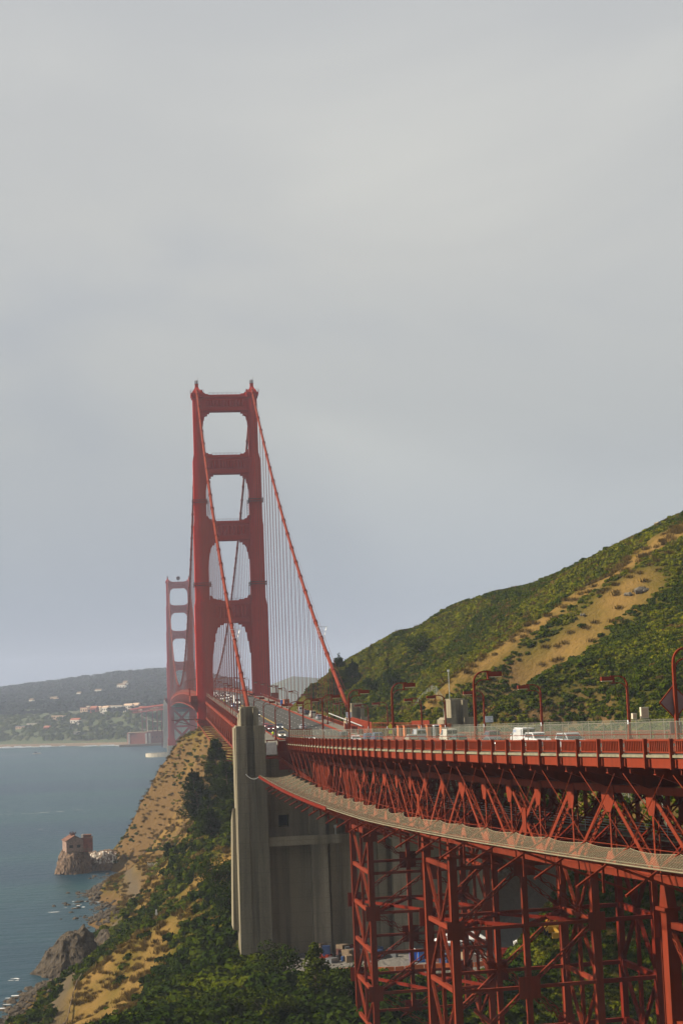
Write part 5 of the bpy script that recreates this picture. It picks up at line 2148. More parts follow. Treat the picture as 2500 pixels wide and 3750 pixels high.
def make_vehicle(kind, paintname, panel=False):
    K = KIND[kind]
    hw = K['W'] / 2
    T = thing(kind if kind != 'suv' else 'suv_car', 'x', kind)
    mb = MB()
    rings = []
    for y, z0, z1 in K['body']:
        e = .82 if abs(y) > K['L'] / 2 - .1 else 1.0
        rings.append([(-hw * e * .92, y, z0), (hw * e * .92, y, z0), (hw * e, y, z0 + .22), (hw * e, y, z1 - .14), (hw * e * .9, y, z1), (-hw * e * .9, y, z1), (-hw * e, y, z1 - .14), (-hw * e, y, z0 + .22)])
    loft(mb, rings)
    obj('body', mb, 'car_' + paintname, T)
    r = K['roof']
    mb = MB()
    cab = []
    for y, z in r:
        low = z < r[1][1] - .2
        w = hw * (.9 if low else .76)
        zb = r[0][1] - .05
        cab.append([(-hw * .9, y, zb), (hw * .9, y, zb), (w, y, max(z, zb + .02)), (-w, y, max(z, zb + .02))])
    loft(mb, cab)
    obj('cabin', mb, 'car_' + paintname, T)
    zl, zh = r[0][1] + .04, r[1][1] - .10
    # windows: windscreen, rear window, side glass
    mb = MB()
    (y3, z3), (y2, z2) = r[3], r[2]
    mb.hexa([(-hw * .82, y3 - .12, zl + .02), (hw * .82, y3 - .12, zl + .02), (hw * .72, y2 + .1, zh), (-hw * .72, y2 + .1, zh)] + [(-hw * .82, y3 - .02, zl + .06), (hw * .82, y3 - .02, zl + .06), (hw * .72, y2 + .16, zh + .03), (-hw * .72, y2 + .16, zh + .03)])
    obj('windscreen', mb, 'glass', T)
    mb = MB()
    (y0, z0), (y1, z1) = r[0], r[1]
    if kind == 'van':
        for s in (-1, 1):
            mb.box(s * hw * .42 - .36, s * hw * .42 + .36, y0 - .06, y0 + .1, 1.45, 2.0)
    else:
        mb.hexa([(-hw * .8, y0 + .12, zl + .02), (hw * .8, y0 + .12, zl + .02), (hw * .7, y1 - .06, zh), (-hw * .7, y1 - .06, zh)] + [(-hw * .8, y0 + .0, zl + .06), (hw * .8, y0 + .0, zl + .06), (hw * .7, y1 - .14, zh + .03), (-hw * .7, y1 - .14, zh + .03)])
    obj('rear_window', mb, 'glass' if kind != 'van' else ('car_silver' if panel else 'glass'), T)
    for s in (-1, 1):
        mb = MB()
        ya, yb = (y1 + .05, y2 - .05) if kind != 'van' else (y2 - .75, y2 + .1)
        yl0, yl1 = (y0 + .35, y3 - .35) if kind != 'van' else (y2 - .75, y3 - .35)
        pts = [(yl0, zl + .02), (yl1, zl + .02), (yb, zh), (ya, zh)]
        mb.v += [(s * hw * (.905 if z < zh - .1 else .80), y, z) for y, z in pts] + [(s * hw * (.86 if z < zh - .1 else .74), y, z) for y, z in pts]
        for q in ((0, 1, 2, 3), (7, 6, 5, 4), (0, 4, 5, 1), (1, 5, 6, 2), (2, 6, 7, 3), (3, 7, 4, 0)):
            mb.f.append(q)
            mb.uv.append(None)
        obj('side_window', mb, 'glass', T)
        for yw in (-K['L'] * .30, K['L'] * .31):
            mb = MB()
            mb.tube([(s * (hw - .20), yw, .33), (s * (hw + .01), yw, .33)], .33, 14)
            wh = obj('wheel', mb, 'tyre', T)
            mb = MB()
            mb.tube([(s * (hw - .05), yw, .33), (s * (hw + .025), yw, .33)], .19, 10)
            obj('rim', mb, 'rim', wh)
        mb = MB()
        mb.box(s * hw * .64 - .2, s * hw * .64 + .2, K['L'] / 2 - .16, K['L'] / 2 + .02, .58, .74)
        obj('headlight', mb, 'head', T)
        mb = MB()
        mb.box(s * hw * .74 - .12, s * hw * .74 + .12, -K['L'] / 2 - .02, -K['L'] / 2 + .14, .66, .86)
        obj('tail_light', mb, 'tail', T)
        mb = MB()
        mb.box(s * (hw + .10) - .1, s * (hw + .10) + .1, y3 - .5, y3 - .36, r[0][1], r[0][1] + .18)
        obj('mirror', mb, 'car_' + paintname, T)
    return T


def vehicle(kind, col, Y, lane, away, label, group=None, off=None):
    key = (kind, col)
    o = LANE[lane] if off is None else off
    p = P(Y, o, 0.0)
    n, t = frame(Y)
    rz = math.atan2(-t.x, t.y) + (0 if away else math.pi)
    if key not in CARS:
        CARS[key] = v = make_vehicle(kind, col)
        v.location = p
        v.rotation_euler = (0, 0, rz)
        v['label'] = label
        if group:
            v['group'] = group
        return v
    return dup(CARS[key], p, rz, label, group)


v = vehicle('van', 'white', 205, 4, True, 'large white van with blue lettering, right behind the mesh fence')


def text(body, size, m, parent, M4, name='lettering', align='CENTER'):
    cu = bpy.data.curves.new(name, 'FONT')
    cu.body = body
    cu.size = size
    cu.align_x = align
    cu.align_y = 'CENTER'
    cu.extrude = 0.004
    cu.materials.append(MAT[m])
    tmp = bpy.data.objects.new(name, cu)
    me_ = bpy.data.meshes.new_from_object(tmp)
    bpy.data.objects.remove(tmp)
    if not me_.materials:
        me_.materials.append(MAT[m])
    o = bpy.data.objects.new(name, me_)
    COL.objects.link(o)
    o.parent = parent
    o.matrix_local = M4
    return o


# lettering on the van's bay side (van heads away, so its left side faces the bay)
ML = Matrix.Translation((-0.995, 0.2, 1.62)) @ Matrix.Rotation(math.radians(-90), 4, 'Z') @ Matrix.Rotation(math.radians(90), 4, 'X')
mbv = MB()
mbv.box(-1.0, -0.78, -2.3, .9, 1.2, 2.02)
obj('side_panel', mbv, 'car_white', v, loc=(0, 0, 0))
text('SWIFT', .52, 'van_blue', v, Matrix.Translation((-.008, 0, .1)) @ ML)
vehicle('van', 'cream', 247, 4, True, 'white van with its rear doors towards us, in front of the hill side pylon')
vehicle('van', 'silver', 272, 4, True, 'pale van farthest of the three vans, beside the orange sheds')
vehicle('suv', 'maroon', 232, 5, True, 'dark red pickup like suv just right of the second white van')
vehicle('sedan', 'grey', 188, 1, False, 'grey car low behind the fence, right of the large white van')
vehicle('suv', 'white', 181, 2, False, 'white roofed car seen through the fence, right of the grey car')
vehicle('suv', 'silver', 163, 1, False, 'silver car nearest the diamond sign, behind the fence')
vehicle('sedan', 'green', 227, 3, True, 'dark green car between the large white van and the next white van')
vehicle('sedan', 'tan', 262, 3, True, 'tan car behind the fence in front of the orange sheds')
vehicle('suv', 'blue', 300, 3, True, 'dark blue suv left of the orange sheds, behind the fence')
vehicle('sedan', 'white', 285, 1, False, 'white car behind the fence below the hill side pylon at the cable foot')
vehicle('sedan', 'blue', 335, 4, True, 'blue car with its roof just above the fence, near the pale walkway')
vehicle('suv', 'black', 378, 4, True, 'black suv driving away in the kerb lane before the hill side pylon')
vehicle('sedan', 'silver', 447, 3, True, 'silver car alone on the open lanes, driving away')
vehicle('sedan', 'black', 365, 1, False, 'black car with lit headlights by the yellow line, close to the red board')
vehicle('suv', 'grey', 452, 1, False, 'dark grey suv with lit headlights beside the yellow line')
vehicle('suv', 'red', 446, 0, False, 'deep red suv with lit headlights coming past the tallest pylon')
vehicle('sedan', 'red', 462, 0, False, 'bright red car half hidden by the tallest pylon')
vehicle('suv', 'tan', 408, 0, False, 'greenish tan suv in the kerb lane beside the tallest pylon')
vehicle('suv', 'black', 545, 1, False, 'black suv with lit headlights above the tallest pylon')
vehicle('sedan', 'white', 520, 0, False, 'white car just above the tallest pylon')
# box truck
T = thing('box_truck', 'white box truck with dark cab in the oncoming traffic near the tower', 'truck', (0, 0, 0))
mb = MB()
mb.box(-1.25, 1.25, -4.2, 1.6, .95, 4.1)
obj('cargo_box', mb, 'white', T)
mb = MB()
loft(mb, [[(-1.1, y, .6), (1.1, y, .6), (1.1, y, z), (-1.1, y, z)] for y, z in ((1.65, 2.6), (2.6, 2.6), (3.1, 1.6), (4.0, 1.4))])
obj('cab', mb, 'car_white', T)
mb = MB()
mb.hexa([(-1.0, 2.72, 1.65), (1.0, 2.72, 1.65), (.95, 2.56, 2.5), (-.95, 2.56, 2.5), (-1.0, 3.14, 1.65), (1.0, 3.14, 1.65), (.95, 2.68, 2.52), (-.95, 2.68, 2.52)])
obj('windscreen', mb, 'glass', T)
for s in (-1, 1):
    for y in (-2.8, 3.0):
        mb = MB()
        mb.tube([(s * .8, y, .48), (s * 1.12, y, .48)], .48, 14)
        obj('wheel', mb, 'tyre', T)
    mb = MB()
    mb.box(s * .8 - .2, s * .8 + .2, 3.95, 4.04, .9, 1.12)
    obj('headlight', mb, 'head', T)
T.location = P(668, LANE[1], 0)
T.rotation_euler = (0, 0, math.pi)
T['group'] = 'traffic towards the tower'
far_cars = [('sedan', 'white', 596, 0), ('suv', 'blue', 640, 0), ('sedan', 'silver', 705, 0), ('suv', 'white', 742, 0), ('sedan', 'black', 720, 1), ('suv', 'silver', 752, 1),
            ('sedan', 'red', 790, 0), ('suv', 'black', 800, 1), ('sedan', 'white', 830, 0), ('sedan', 'grey', 842, 1), ('suv', 'tan', 868, 0), ('suv', 'white', 884, 1),
            ('sedan', 'blue', 908, 0), ('suv', 'maroon', 925, 1), ('sedan', 'silver', 955, 0), ('suv', 'grey', 975, 1), ('sedan', 'white', 1010, 0), ('sedan', 'black', 1030, 1)]
for i, (k, c, y, l) in enumerate(far_cars):
    place = 'just before the tower' if y < 760 else 'under the tower portal' if y < 850 else 'far beyond the tower'
    vehicle(k, c, y, l, False, 'small %s %s in the oncoming traffic %s, %s in the line' % (c, 'car' if k == 'sedan' else 'suv', place, ORD[i]), 'traffic towards the tower')
for i, (k, c, y) in enumerate((('suv', 'white', 772), ('van', 'white', 800), ('suv', 'white', 838), ('van', 'cream', 745))):
    vehicle(k, c, y, 2, i > 1, 'tiny %s %s right of the cable near the tower, %s of four' % ('white' if c == 'white' else 'cream', k, ORD[i]), 'traffic towards the tower')
for i, (k, c, y) in enumerate((('van', 'white', 560), ('suv', 'black', 540), ('van', 'cream', 520), ('suv', 'silver', 500))):
    vehicle(k, c, y, 5, True, '%s parked by the hill side walkway under the ropes, %s of four' % ({'white': 'white van', 'black': 'black suv', 'cream': 'cream van', 'silver': 'silver suv'}[c], ORD[i]), 'work vehicles', off=25.2)


# ------------------------------------------------------------------ signs
def sign_board(label, p, n, w, h, m, lines, ink, cat='sign', sz=.2, post=None):
    """board whose printed face looks along -n"""
    p, n = Vector(p), Vector(n)
    T = thing('road_sign', label, cat, p)
    side = Z.cross(n).normalized()
    mb = MB()
    mb.obox(p, side, n, Z, w / 2, .02, h / 2)
    obj('board', mb, m, T)
    R = Matrix((-side, Z, -n)).transposed().to_4x4()
    for i, s in enumerate(lines):
        M4 = Matrix.Translation(-n * .028 + Z * (h * .3 - i * h * .3)) @ R
        text(s, sz, ink, T, M4)
    if post:
        mb = MB()
        mb.obox(p + n * .07 + Z * (-post / 2 + h / 2), side, n, Z, .04, .04, post / 2)
        obj('sign_post', mb, 'steel', T)
    return T


n, t = frame(247.8)
sign_board('white sign with three text lines on the lamp post above the large van', P(247.8, 24.75, 3.4) - t * .3, t, 1.25, .95, 'sign_white', ['CHANGING', 'TIRES', 'PROHIBITED'], 'sign_blue', sz=.2)
n, t = frame(420)
sign_board('small white sign with lines of text near the hill side cable foot', P(420, 24.6, 4.6) - t * .3, t, 1.5, 1.5, 'sign_white', ['CHANGING', 'TIRES', 'PROHIBITED'], 'sign_blue', sz=.24)
# diamond sign seen from behind on the near lamp
n, t = frame(128.6)
T = thing('diamond_sign', 'large diamond shaped sign seen from behind on the near lamp post', 'sign', P(128.6, 3.0, 4.6))
mb = MB()
c = P(128.6, 2.85, 4.3) + t * .3
mb.prism([(0, 1.35), (1.35, 0), (0, -1.35), (-1.35, 0)], c, n, Z, t, -.03, .03)
obj('board', mb, 'sign_back', T)
mb = MB()
for a, b in (((0, 1.36), (1.36, 0)), ((1.36, 0), (0, -1.36)), ((0, -1.36), (-1.36, 0)), ((-1.36, 0), (0, 1.36))):
    mb.beam(c + n * a[0] + Z * a[1], c + n * b[0] + Z * b[1], .10, .09, t)
obj('frame', mb, 'red', T)
mb = MB()
mb.obox(c - Z * 2.1, n, t, Z, .55, .03, .55)
obj('lower_plate', mb, 'sign_back', T)
# yellow warning sign by the far pylon and red board by the tall pylon
n, t = frame(352)
T = thing('warning_sign', 'yellow diamond warning sign with plate below, in front of the red corrugated screen', 'sign', P(340, 23.6, 0))
mb = MB()
c = P(340, 23.6, 2.6)
mb.prism([(0, .62), (.62, 0), (0, -.62), (-.62, 0)], c, n, Z, t, -.02, .02)
obj('board', mb, 'sign_yellow', T)
mb = MB()
mb.obox(c - Z * 1.15, n, t, Z, .45, .02, .35)
obj('plate', mb, 'hivis', T)
mb = MB()
mb.obox(c - Z * 1.1 + t * .06, n, t, Z, .04, .03, 1.7)
obj('sign_post', mb, 'steel', T)
mb = MB()
n, t = frame(352)
mb.obox(P(352, 5.4, 1.9), n, t, Z, 2.6, .06, .9)
T = thing('site_board', 'dark red board on two legs between the pylon lamps', 'board', P(352, 5.4, 0))
obj('board', mb, 'red_dull_shaded', T)
mb = MB()
for s in (-1.7, 1.7):
    mb.obox(P(352, 5.4 + s, .6), n, t, Z, .06, .05, .6)
obj('legs', mb, 'red_dull_shaded', T)

# ------------------------------------------------------------------ red screens, sheds and site gear by the hill side walkway


def screen(Y0, Y1, o0, o1, h0, h1, label, ribs=True, step=.55):
    T = thing('corrugated_screen' if ribs else 'screen_fence', label, 'screen', P(Y0, o0, 0))
    a, b = P(Y0, o0, 0), P(Y1, o1, 0)
    d = b - a
    L = d.length
    ax = Vector((d.x, d.y, 0)).normalized()
    nn = Vector((ax.y, -ax.x, 0))
    if nn.y > 0:
        nn = -nn
    k = max(2, int(L / step))
    if ribs:
        mb = MB()
        for i in range(k):
            p, q = a + d * (i / k), a + d * ((i + 1) / k)
            mid = (p + q) / 2
            mb.hexa([p + Z * h0, mid + Z * h0 + nn * .16, q + Z * h0, mid + Z * h0 - nn * .02, p + Z * h1, mid + Z * h1 + nn * .16, q + Z * h1, mid + Z * h1 - nn * .02])
        obj('corrugated_sheet', mb, 'red', T)
    else:
        for i in range(int(L / 2.6) + 1):
            p = a + d * min(1, i * 2.6 / L)
            mb = MB()
            mb.obox(p + Z * (h1 / 2), ax, nn, Z, .09, .07, h1 / 2)
            obj('post', mb, 'red_dull_shaded', T)
    mb = MB()
    mb.beam(a + Z * (h1 + .06), b + Z * (h1 + .06), .16, .14)
    mb.beam(a + Z * (h0 - .06), b + Z * (h0 - .06), .12, .12)
    obj('capping_rail', mb, 'red', T)
    return T


screen(336, 318, 27.6, 28.2, .9, 3.5, 'red corrugated screen running up to the hill side pylon behind the vans')
screen(440, 398, 27.4, 27.6, .2, 3.2, 'red corrugated screen in front of the hill side pylon at the cable foot')
screen(398, 338, 27.8, 27.8, 2.2, 3.1, 'open red post and rail fence between the two corrugated screens', ribs=False)


def shed(Y, off, w, d, h, label, parts):
    n, t = frame(Y)
    T = thing('site_shed', label, 'shed', P(Y, off, 0), 0, 'plywood site sheds')
    c = P(Y, off, .2)
    mb = MB()
    mb.obox(c + Z * h / 2, n, t, Z, w / 2, d / 2, h / 2)
    obj('plywood_body', mb, 'shed', T)
    mb = MB()
    mb.obox(c + Z * (h + .07), n, t, Z, w / 2 + .12, d / 2 + .12, .06)
    obj('roof', mb, 'roof_tile', T)
    mb = MB()
    for s in (-.28, .28) if parts else (0,):
        mb.obox(c + Z * (h * .48) - t * (d / 2 + .02) + n * (s * w), n, t, Z, w * (.10 if parts else .2), .02, h * .40)
    obj('door_opening', mb, 'dark', T)
    return T


shed(333, 25.2, 2.3, 2.2, 2.5, 'leftmost orange plywood shed with dark gap beside the road', False)
shed(322, 25.3, 3.4, 2.4, 2.5, 'wide orange plywood shed with a dark doorway under a white dome', True)
shed(309, 25.4, 1.7, 2.2, 2.4, 'narrow orange plywood shed right of the wide shed', False)
shed(298, 25.2, 2.2, 2.0, 2.5, 'orange plywood shed beside the cream van', False)
shed(286, 25.4, 1.8, 2.0, 2.5, 'rightmost orange plywood shed next to the glazed booth', False)
T = thing('glazed_booth', 'white framed glazed booth between two orange sheds', 'booth', P(291, 25.0, 0))
n, t = frame(291)
mb = MB()
c = P(291, 25.0, .2)
for s in (-.75, .75):
    for q in (-.7, .7):
        mb.obox(c + n * s + t * q + Z * 1.2, n, t, Z, .07, .07, 1.2)
mb.obox(c + Z * 2.42, n, t, Z, .85, .8, .08)
obj('frame', mb, 'white', T)
mb = MB()
mb.obox(c + Z * 1.25, n, t, Z, .68, .62, 1.1)
obj('pane', mb, 'glass', T)
T = thing('portable_toilet', 'blue portable toilet on the hill side walkway near the tower', 'portable toilet', P(640, 25, 0))


def toilet(T, p, ax, ay):
    mb = MB()
    mb.obox(p + Z * 1.05, ax, ay, Z, .6, .6, 1.05)
    obj('cabin', mb, 'blue_plastic', T)
    mb = MB()
    mb.prism([(-.66, 0), (.66, 0), (.45, .25), (-.45, .25)], p + Z * 2.1, ax, Z, ay, -.66, .66)
    obj('roof', mb, 'white', T)
    mb = MB()
    mb.obox(p + Z * 1.0 - ay * .61, ax, ay, Z, .4, .02, .9)
    obj('door', mb, 'van_blue', T)


toilet(T, P(640, 25.3, .2), Vector((1, 0, 0)), Vector((0, 1, 0)))
T = thing('site_container', 'orange red container beside the blue toilet near the tower', 'container', P(634, 26, 0))
mb = MB()
p = P(632, 26.2, .2)
mb.box(p.x - 1.0, p.x + 1.2, p.y - 2, p.y + 2, p.z, p.z + 2.6)
obj('body', mb, 'shed', T)
mb = MB()
mb.box(p.x - .7, p.x + .9, p.y - 2.06, p.y - 2.0, p.z + .2, p.z + 2.3)
obj('door', mb, 'red', T)
# boom barrier and low site boxes under the ropes
T = thing('barrier_boom', 'long white boom pipe sloping above the hill side walkway', 'boom', P(455, 25.5, 0))
mb = MB()
mb.tube([P(468, 24.8, 3.3), P(412, 27.0, 1.9)], .16, 8)
obj('pipe', mb, 'steel', T)
mb = MB()
for y, z in ((462, 3.0), (420, 2.0)):
    mb.beam(P(y, 25.3, .2), P(y, 25.3, z), .14, .14, (0, 1, 0))
obj('prop', mb, 'red', T)
for i, (y, o, w, h) in enumerate(((430, 25.4, 1.5, 1.7), (422, 25.6, 1.2, 1.3), (414, 25.2, 1.6, 1.5), (405, 25.6, 1.3, 1.2))):
    n, t = frame(y)
    T = thing('tool_box', '%s red metal site box before the cable foot pylon, %s along the walkway' % (('tall', 'small', 'wide', 'low')[i], ORD[i]), 'site box', P(y, o, 0), 0, 'red site boxes')
    mb = MB()
    mb.obox(P(y, o, .2 + h / 2), n, t, Z, w / 2, .8, h / 2)
    obj('box', mb, 'red', T)
    mb = MB()
    mb.obox(P(y, o, .2 + h + .05), n, t, Z, w / 2 + .06, .86, .05)
    obj('lid', mb, 'red_dull_shaded', T)
for i, (y, o, lab) in enumerate(((690, 4.6, 'hi vis yellow worker figure by the bay side kerb near the tower'), (405, 3.4, 'hi vis yellow worker figure on the walk beside the tallest pylon'))):
    T = thing('person', lab, 'person', P(y, o, .2))
    p = P(y, o, .2)
    mb = MB()
    mb.tube([p + Vector((0, 0, .85)), p + Vector((0, 0, 1.1)), p + Vector((0, 0, 1.4)), p + Vector((0, 0, 1.5)), p + Vector((0, 0, 1.56)), p + Vector((0, 0, 1.66)), p + Vector((0, 0, 1.78))], [.17, .17, .22, .10, .07, .11, .04], 8)
    for s in (-1, 1):
        mb.tube([p + Vector((s * .10, 0, .9)), p + Vector((s * .12, .02, .45)), p + Vector((s * .12, 0, .05)), p + Vector((s * .12, -.14, 0.02))], [.11, .075, .05, .04], 7)
        mb.tube([p + Vector((s * .2, 0, 1.42)), p + Vector((s * .29, .02, 1.1)), p + Vector((s * .27, -.1, .82))], [.07, .055, .04], 6)
    obj('body', mb, 'skin', T, smooth=True)
    mb = MB()
    mb.tube([p + Vector((0, 0, .8)), p + Vector((0, 0, 1.1)), p + Vector((0, 0, 1.38)), p + Vector((0, 0, 1.5))], [.21, .2, .25, .12], 10)
    obj('jacket', mb, 'hivis', T, smooth=True)
    mb = MB()
    for s in (-1, 1):
        mb.tube([p + Vector((s * .10, 0, .9)), p + Vector((s * .12, .02, .45)), p + Vector((s * .12, 0, .08))], [.13, .095, .07], 8)
    obj('trousers', mb, 'car_grey', T, smooth=True)

# ------------------------------------------------------------------ hill foot: mesh fence, posts, cabinets


def wire_fence(pts_, label, h=2.2):
    T = thing('wire_fence', label, 'fence', (*pts_[0], ground(*pts_[0])))
    q = []
    for a, b in zip(pts_, pts_[1:]):
        k = max(1, int(math.hypot(b[0] - a[0], b[1] - a[1]) / 3))
        q += [(lerp(a[0], b[0], i / k), lerp(a[1], b[1], i / k)) for i in range(k)]
    q.append(pts_[-1])
    for i, (x, y) in enumerate(q):
        z = ground(x, y)
        mb = MB()
        mb.tube([(x, y, z - .3), (x, y, z + h)], .045, 5)
        obj('post', mb, 'steel', T)
        if i + 1 < len(q):
            x2, y2 = q[i + 1]
            z2 = ground(x2, y2)
            mb = MB()
            mb.face([(x, y, z), (x2, y2, z2), (x2, y2, z2 + h), (x, y, z + h)], [(i * 3, 0), (i * 3 + 3, 0), (i * 3 + 3, h), (i * 3, h)])
            obj('mesh_panel', mb, 'chain', T)
    return T


wire_fence([(66, 345), (68, 362), (70, 382), (66, 400)], 'wire mesh fence climbing the hill foot behind the hill side pylon')
wire_fence([(78, 292), (82, 268), (86, 250)], 'wire mesh fence on the slope right of the hill side pylon')
for i, (x, y, w, h, m, lab) in enumerate(((80.5, 262, .35, .95, 'cream', 'small cream cabinet on the slope above the fence'), (82.3, 262, .65, 1.9, 'cream', 'tall tan utility cabinet on the slope above the fence'))):
    z = max(ground(x, y), 66.3) - .2
    T = thing('utility_cabinet', lab, 'cabinet', (x, y, z))
    mb = MB()
    mb.box(x - w, x + w, y - .4, y + .4, z, z + h)
    obj('box', mb, m, T)
    mb = MB()
    mb.box(x - w * .8, x + w * .8, y - .43, y - .4, z + .15, z + h - .15)
    obj('door', mb, 'wall_tan', T)
for i, (x, y, h, lab) in enumerate(((71.5, 380, 9.0, 'tall thin pole with white head on the hill foot, left of the pylon'), (84.5, 262, 4.6, 'short pole with a white camera above the utility cabinets'))):
    z = ground(x, y)
    T = thing('camera_pole', lab, 'pole', (x, y, z))
    mb = MB()
    mb.tube([(x, y, z - .5), (x, y, z + h)], .09, 6)
    obj('pole', mb, 'steel', T)
    mb = MB()
    mb.box(x - .22, x + .22, y - .22, y + .22, z + h, z + h + .5)
    obj('head', mb, 'white', T)
# ------------------------------------------------------------------ yard under the viaduct


def tent(x, y, w, label, z=21.0, h=2.6, pk=1.5):
    T = thing('canopy_tent', label, 'tent', (x, y, z), 0, 'white canopy tents')
    mb = MB()
    top = (x, y, z + h + pk)
    c = [(x - w, y - w, z + h), (x + w, y - w, z + h), (x + w, y + w, z + h), (x - w, y + w, z + h)]
    for a, b in zip(c, c[1:] + c[:1]):
        mb.face([a, b, top])
        mb.face([a, b, (b[0], b[1], b[2] - .5), (a[0], a[1], a[2] - .5)])
    obj('canopy', mb, 'white', T)
    for a in c:
        mb = MB()
        mb.tube([(a[0], a[1], z), a], .06, 6)
        obj('pole', mb, 'steel', T)
    return T


tent(56.5, 313, 2.6, 'white canopy tent left of the two, beside the blue toilets')
tent(61.5, 316, 2.8, 'white canopy tent behind the middle trestle tower', pk=1.7)
tent(71.5, 305, 3.2, 'pale green white canopy tent, seen right of the middle trestle column', pk=1.9)
T = thing('storage_tent', 'tan boxy storage tent under the pale canopy', 'tent', (71.5, 304, 21))
mb = MB()
mb.prism([(-2.2, 0), (2.2, 0), (2.2, 2.0), (0, 2.9), (-2.2, 2.0)], (71.5, 303, 21), (1, 0, 0), Z, (0, 1, 0), -2, 2)
obj('shell', mb, 'cream', T)
mb = MB()
mb.box(70.7, 72.3, 300.9, 301.0, 21.0, 22.8)
obj('door_flap', mb, 'wall_tan', T)
for i, (x, y) in enumerate(((48.6, 307.5), (50.0, 306.5))):
    T = thing('portable_toilet', ('blue portable toilet in the yard, left of the pair', 'blue portable toilet in the yard, right of the pair')[i], 'portable toilet', (x, y, 21))
    toilet(T, Vector((x, y, 21)), Vector((1, 0, 0)), Vector((0, 1, 0)))
# heaps of scrap and stores along the wall
names = [('scrap_crate', 'crate', 'box'), ('oil_drum', 'drum', 'tube')]
cols = ['car_black', 'red_dull_shaded', 'car_grey', 'steel', 'rail_grey', 'car_blue', 'rail_grey', 'dark_steel', 'car_grey', 'dark_steel']
cn = dict(car_black='black', red_dull_shaded='dull red', car_grey='grey', steel='pale steel', rail_grey='brown timber', car_blue='dark blue', shed='orange brown', dark_steel='rusty dark', white='white', machine='yellow')
seen = {}
r5 = np.random.default_rng(55)
for i in range(54):
    x, y = r5.uniform(32, 46), r5.uniform(311, 320)
    if i > 44:
        x, y = r5.uniform(52, 66), r5.uniform(300, 311)
    m_ = cols[int(r5.integers(len(cols)))]
    drum = r5.uniform() < .3
    mb = MB()
    zz = 21 + (r5.uniform(0, 1.2) if y > 315 else 0)
    if drum:
        mb.tube([(x, y, zz), (x, y, zz + .1), (x, y, zz + .85), (x, y, zz + .95)], [.33, .36, .36, .33], 10)
    else:
        a = r5.uniform(0, 3.1)
        sx_, sy_, sz_ = r5.uniform(.4, 1.3), r5.uniform(.4, .9), r5.uniform(.35, 1.0)
        ax, ay = Vector((math.cos(a), math.sin(a), 0)), Vector((-math.sin(a), math.cos(a), 0))
        mb.obox((x, y, zz + sz_), ax, ay, Z, sx_, sy_, sz_)
        for s in (-.6, .6):
            mb.obox(Vector((x, y, zz + sz_)) + ax * (s * sx_), ax, ay, Z, .06, sy_ + .03, sz_ + .03)
    kind_ = 'drum' if drum else 'crate'
    place = 'by the concrete wall' if i <= 44 else 'by the white tents'
    k = (m_, kind_, place)
    o = obj('oil_drum' if drum else 'scrap_crate', mb, m_)
    seen.setdefault(k, []).append((x, o))
for (m_, kind_, place), lst in seen.items():
    lst.sort(key=lambda q: q[0])
    for i, (x, o) in enumerate(lst):
        tag(o, ('%s %s in the heap %s' % (cn[m_], kind_, place)) if len(lst) == 1 else '%s %s, %s from the left, %s' % (cn[m_], kind_, ORD[i], place), kind_, 'scrap and stores ' + place)
# small yellow machine
T = thing('yellow_loader', 'small yellow loader machine parked behind the trestle bracing', 'loader', (66, 268, 20))
zg = ground(66, 268)
mb = MB()
mb.box(65, 67.2, 266, 269, zg + .7, zg + 1.7)
mb.box(65.2, 66.6, 267, 268.6, zg + 1.7, zg + 3.0)
obj('body', mb, 'machine', T)
mb = MB()
mb.beam((66, 266, zg + 1.4), (66, 263.6, zg + .9), .5, .3)
mb.box(64.9, 67.1, 262.9, 263.7, zg + .2, zg + 1.1)
obj('bucket_arm', mb, 'machine', T)
for s in (64.9, 67.1):
    for yy in (266.6, 268.5):
        mb = MB()
        mb.tube([(s, yy, zg + .5), (s + .3, yy, zg + .5)], .5, 12)
        obj('wheel', mb, 'tyre', T)
# orange plastic barrier fence along the yard edge
T = thing('orange_barrier', 'low orange plastic barrier along the yard edge', 'barrier', (45, 300, 20.5))
bx = np.linspace(27, 70, 24)
for a, b in zip(bx, bx[1:]):
    ya, yb = 299.4 + math.sin(a * .4) * .5, 299.4 + math.sin(b * .4) * .5
    za, zb_ = ground(a, ya) - .1, ground(b, yb) - .1
    mb = MB()
    mb.hexa([(a, ya, za), (b - .15, yb, zb_), (b - .15, yb + .3, zb_), (a, ya + .3, za), (a, ya + .1, za + .95), (b - .15, yb + .1, zb_ + .95), (b - .15, yb + .2, zb_ + .95), (a, ya + .2, za + .95)])
    obj('barrier_block', mb, 'orange', T)

# ------------------------------------------------------------------ building on the islet
T = thing('islet_house', 'ruined pink plaster house with gable roof on the rock islet', 'house', (-33.5, 704, 10))
zf = 9.4
mb = MB()
mb.prism([(-3.6, -.6), (3.6, -.6), (3.6, 5.2), (0, 7.5), (-3.6, 5.2)], (-33.8, 0, zf), (1, 0, 0), Z, (0, 1, 0), 700, 709)
obj('wall', mb, 'plaster', T)
for s in (-1, 1):
    mb = MB()
    a, b = Vector((-33.8 + s * 4.0, 0, zf + 4.97)), Vector((-33.8, 0, zf + 7.6))
    for q in (0,):
        mb.hexa([(a.x, 699.6, a.z), (a.x, 709.4, a.z), (b.x, 709.4, b.z), (b.x, 699.6, b.z), (a.x, 699.6, a.z + .22), (a.x, 709.4, a.z + .22), (b.x, 709.4, b.z + .22), (b.x, 699.6, b.z + .22)])
    obj('roof', mb, 'ruin_roof', T)
for dx in (-1.6, 1.6):
    mb = MB()
    mb.box(-33.8 + dx - .75, -33.8 + dx + .75, 699.95, 700.02, zf + 1.6, zf + 3.0)
    obj('window', mb, 'dark', T)
mb = MB()
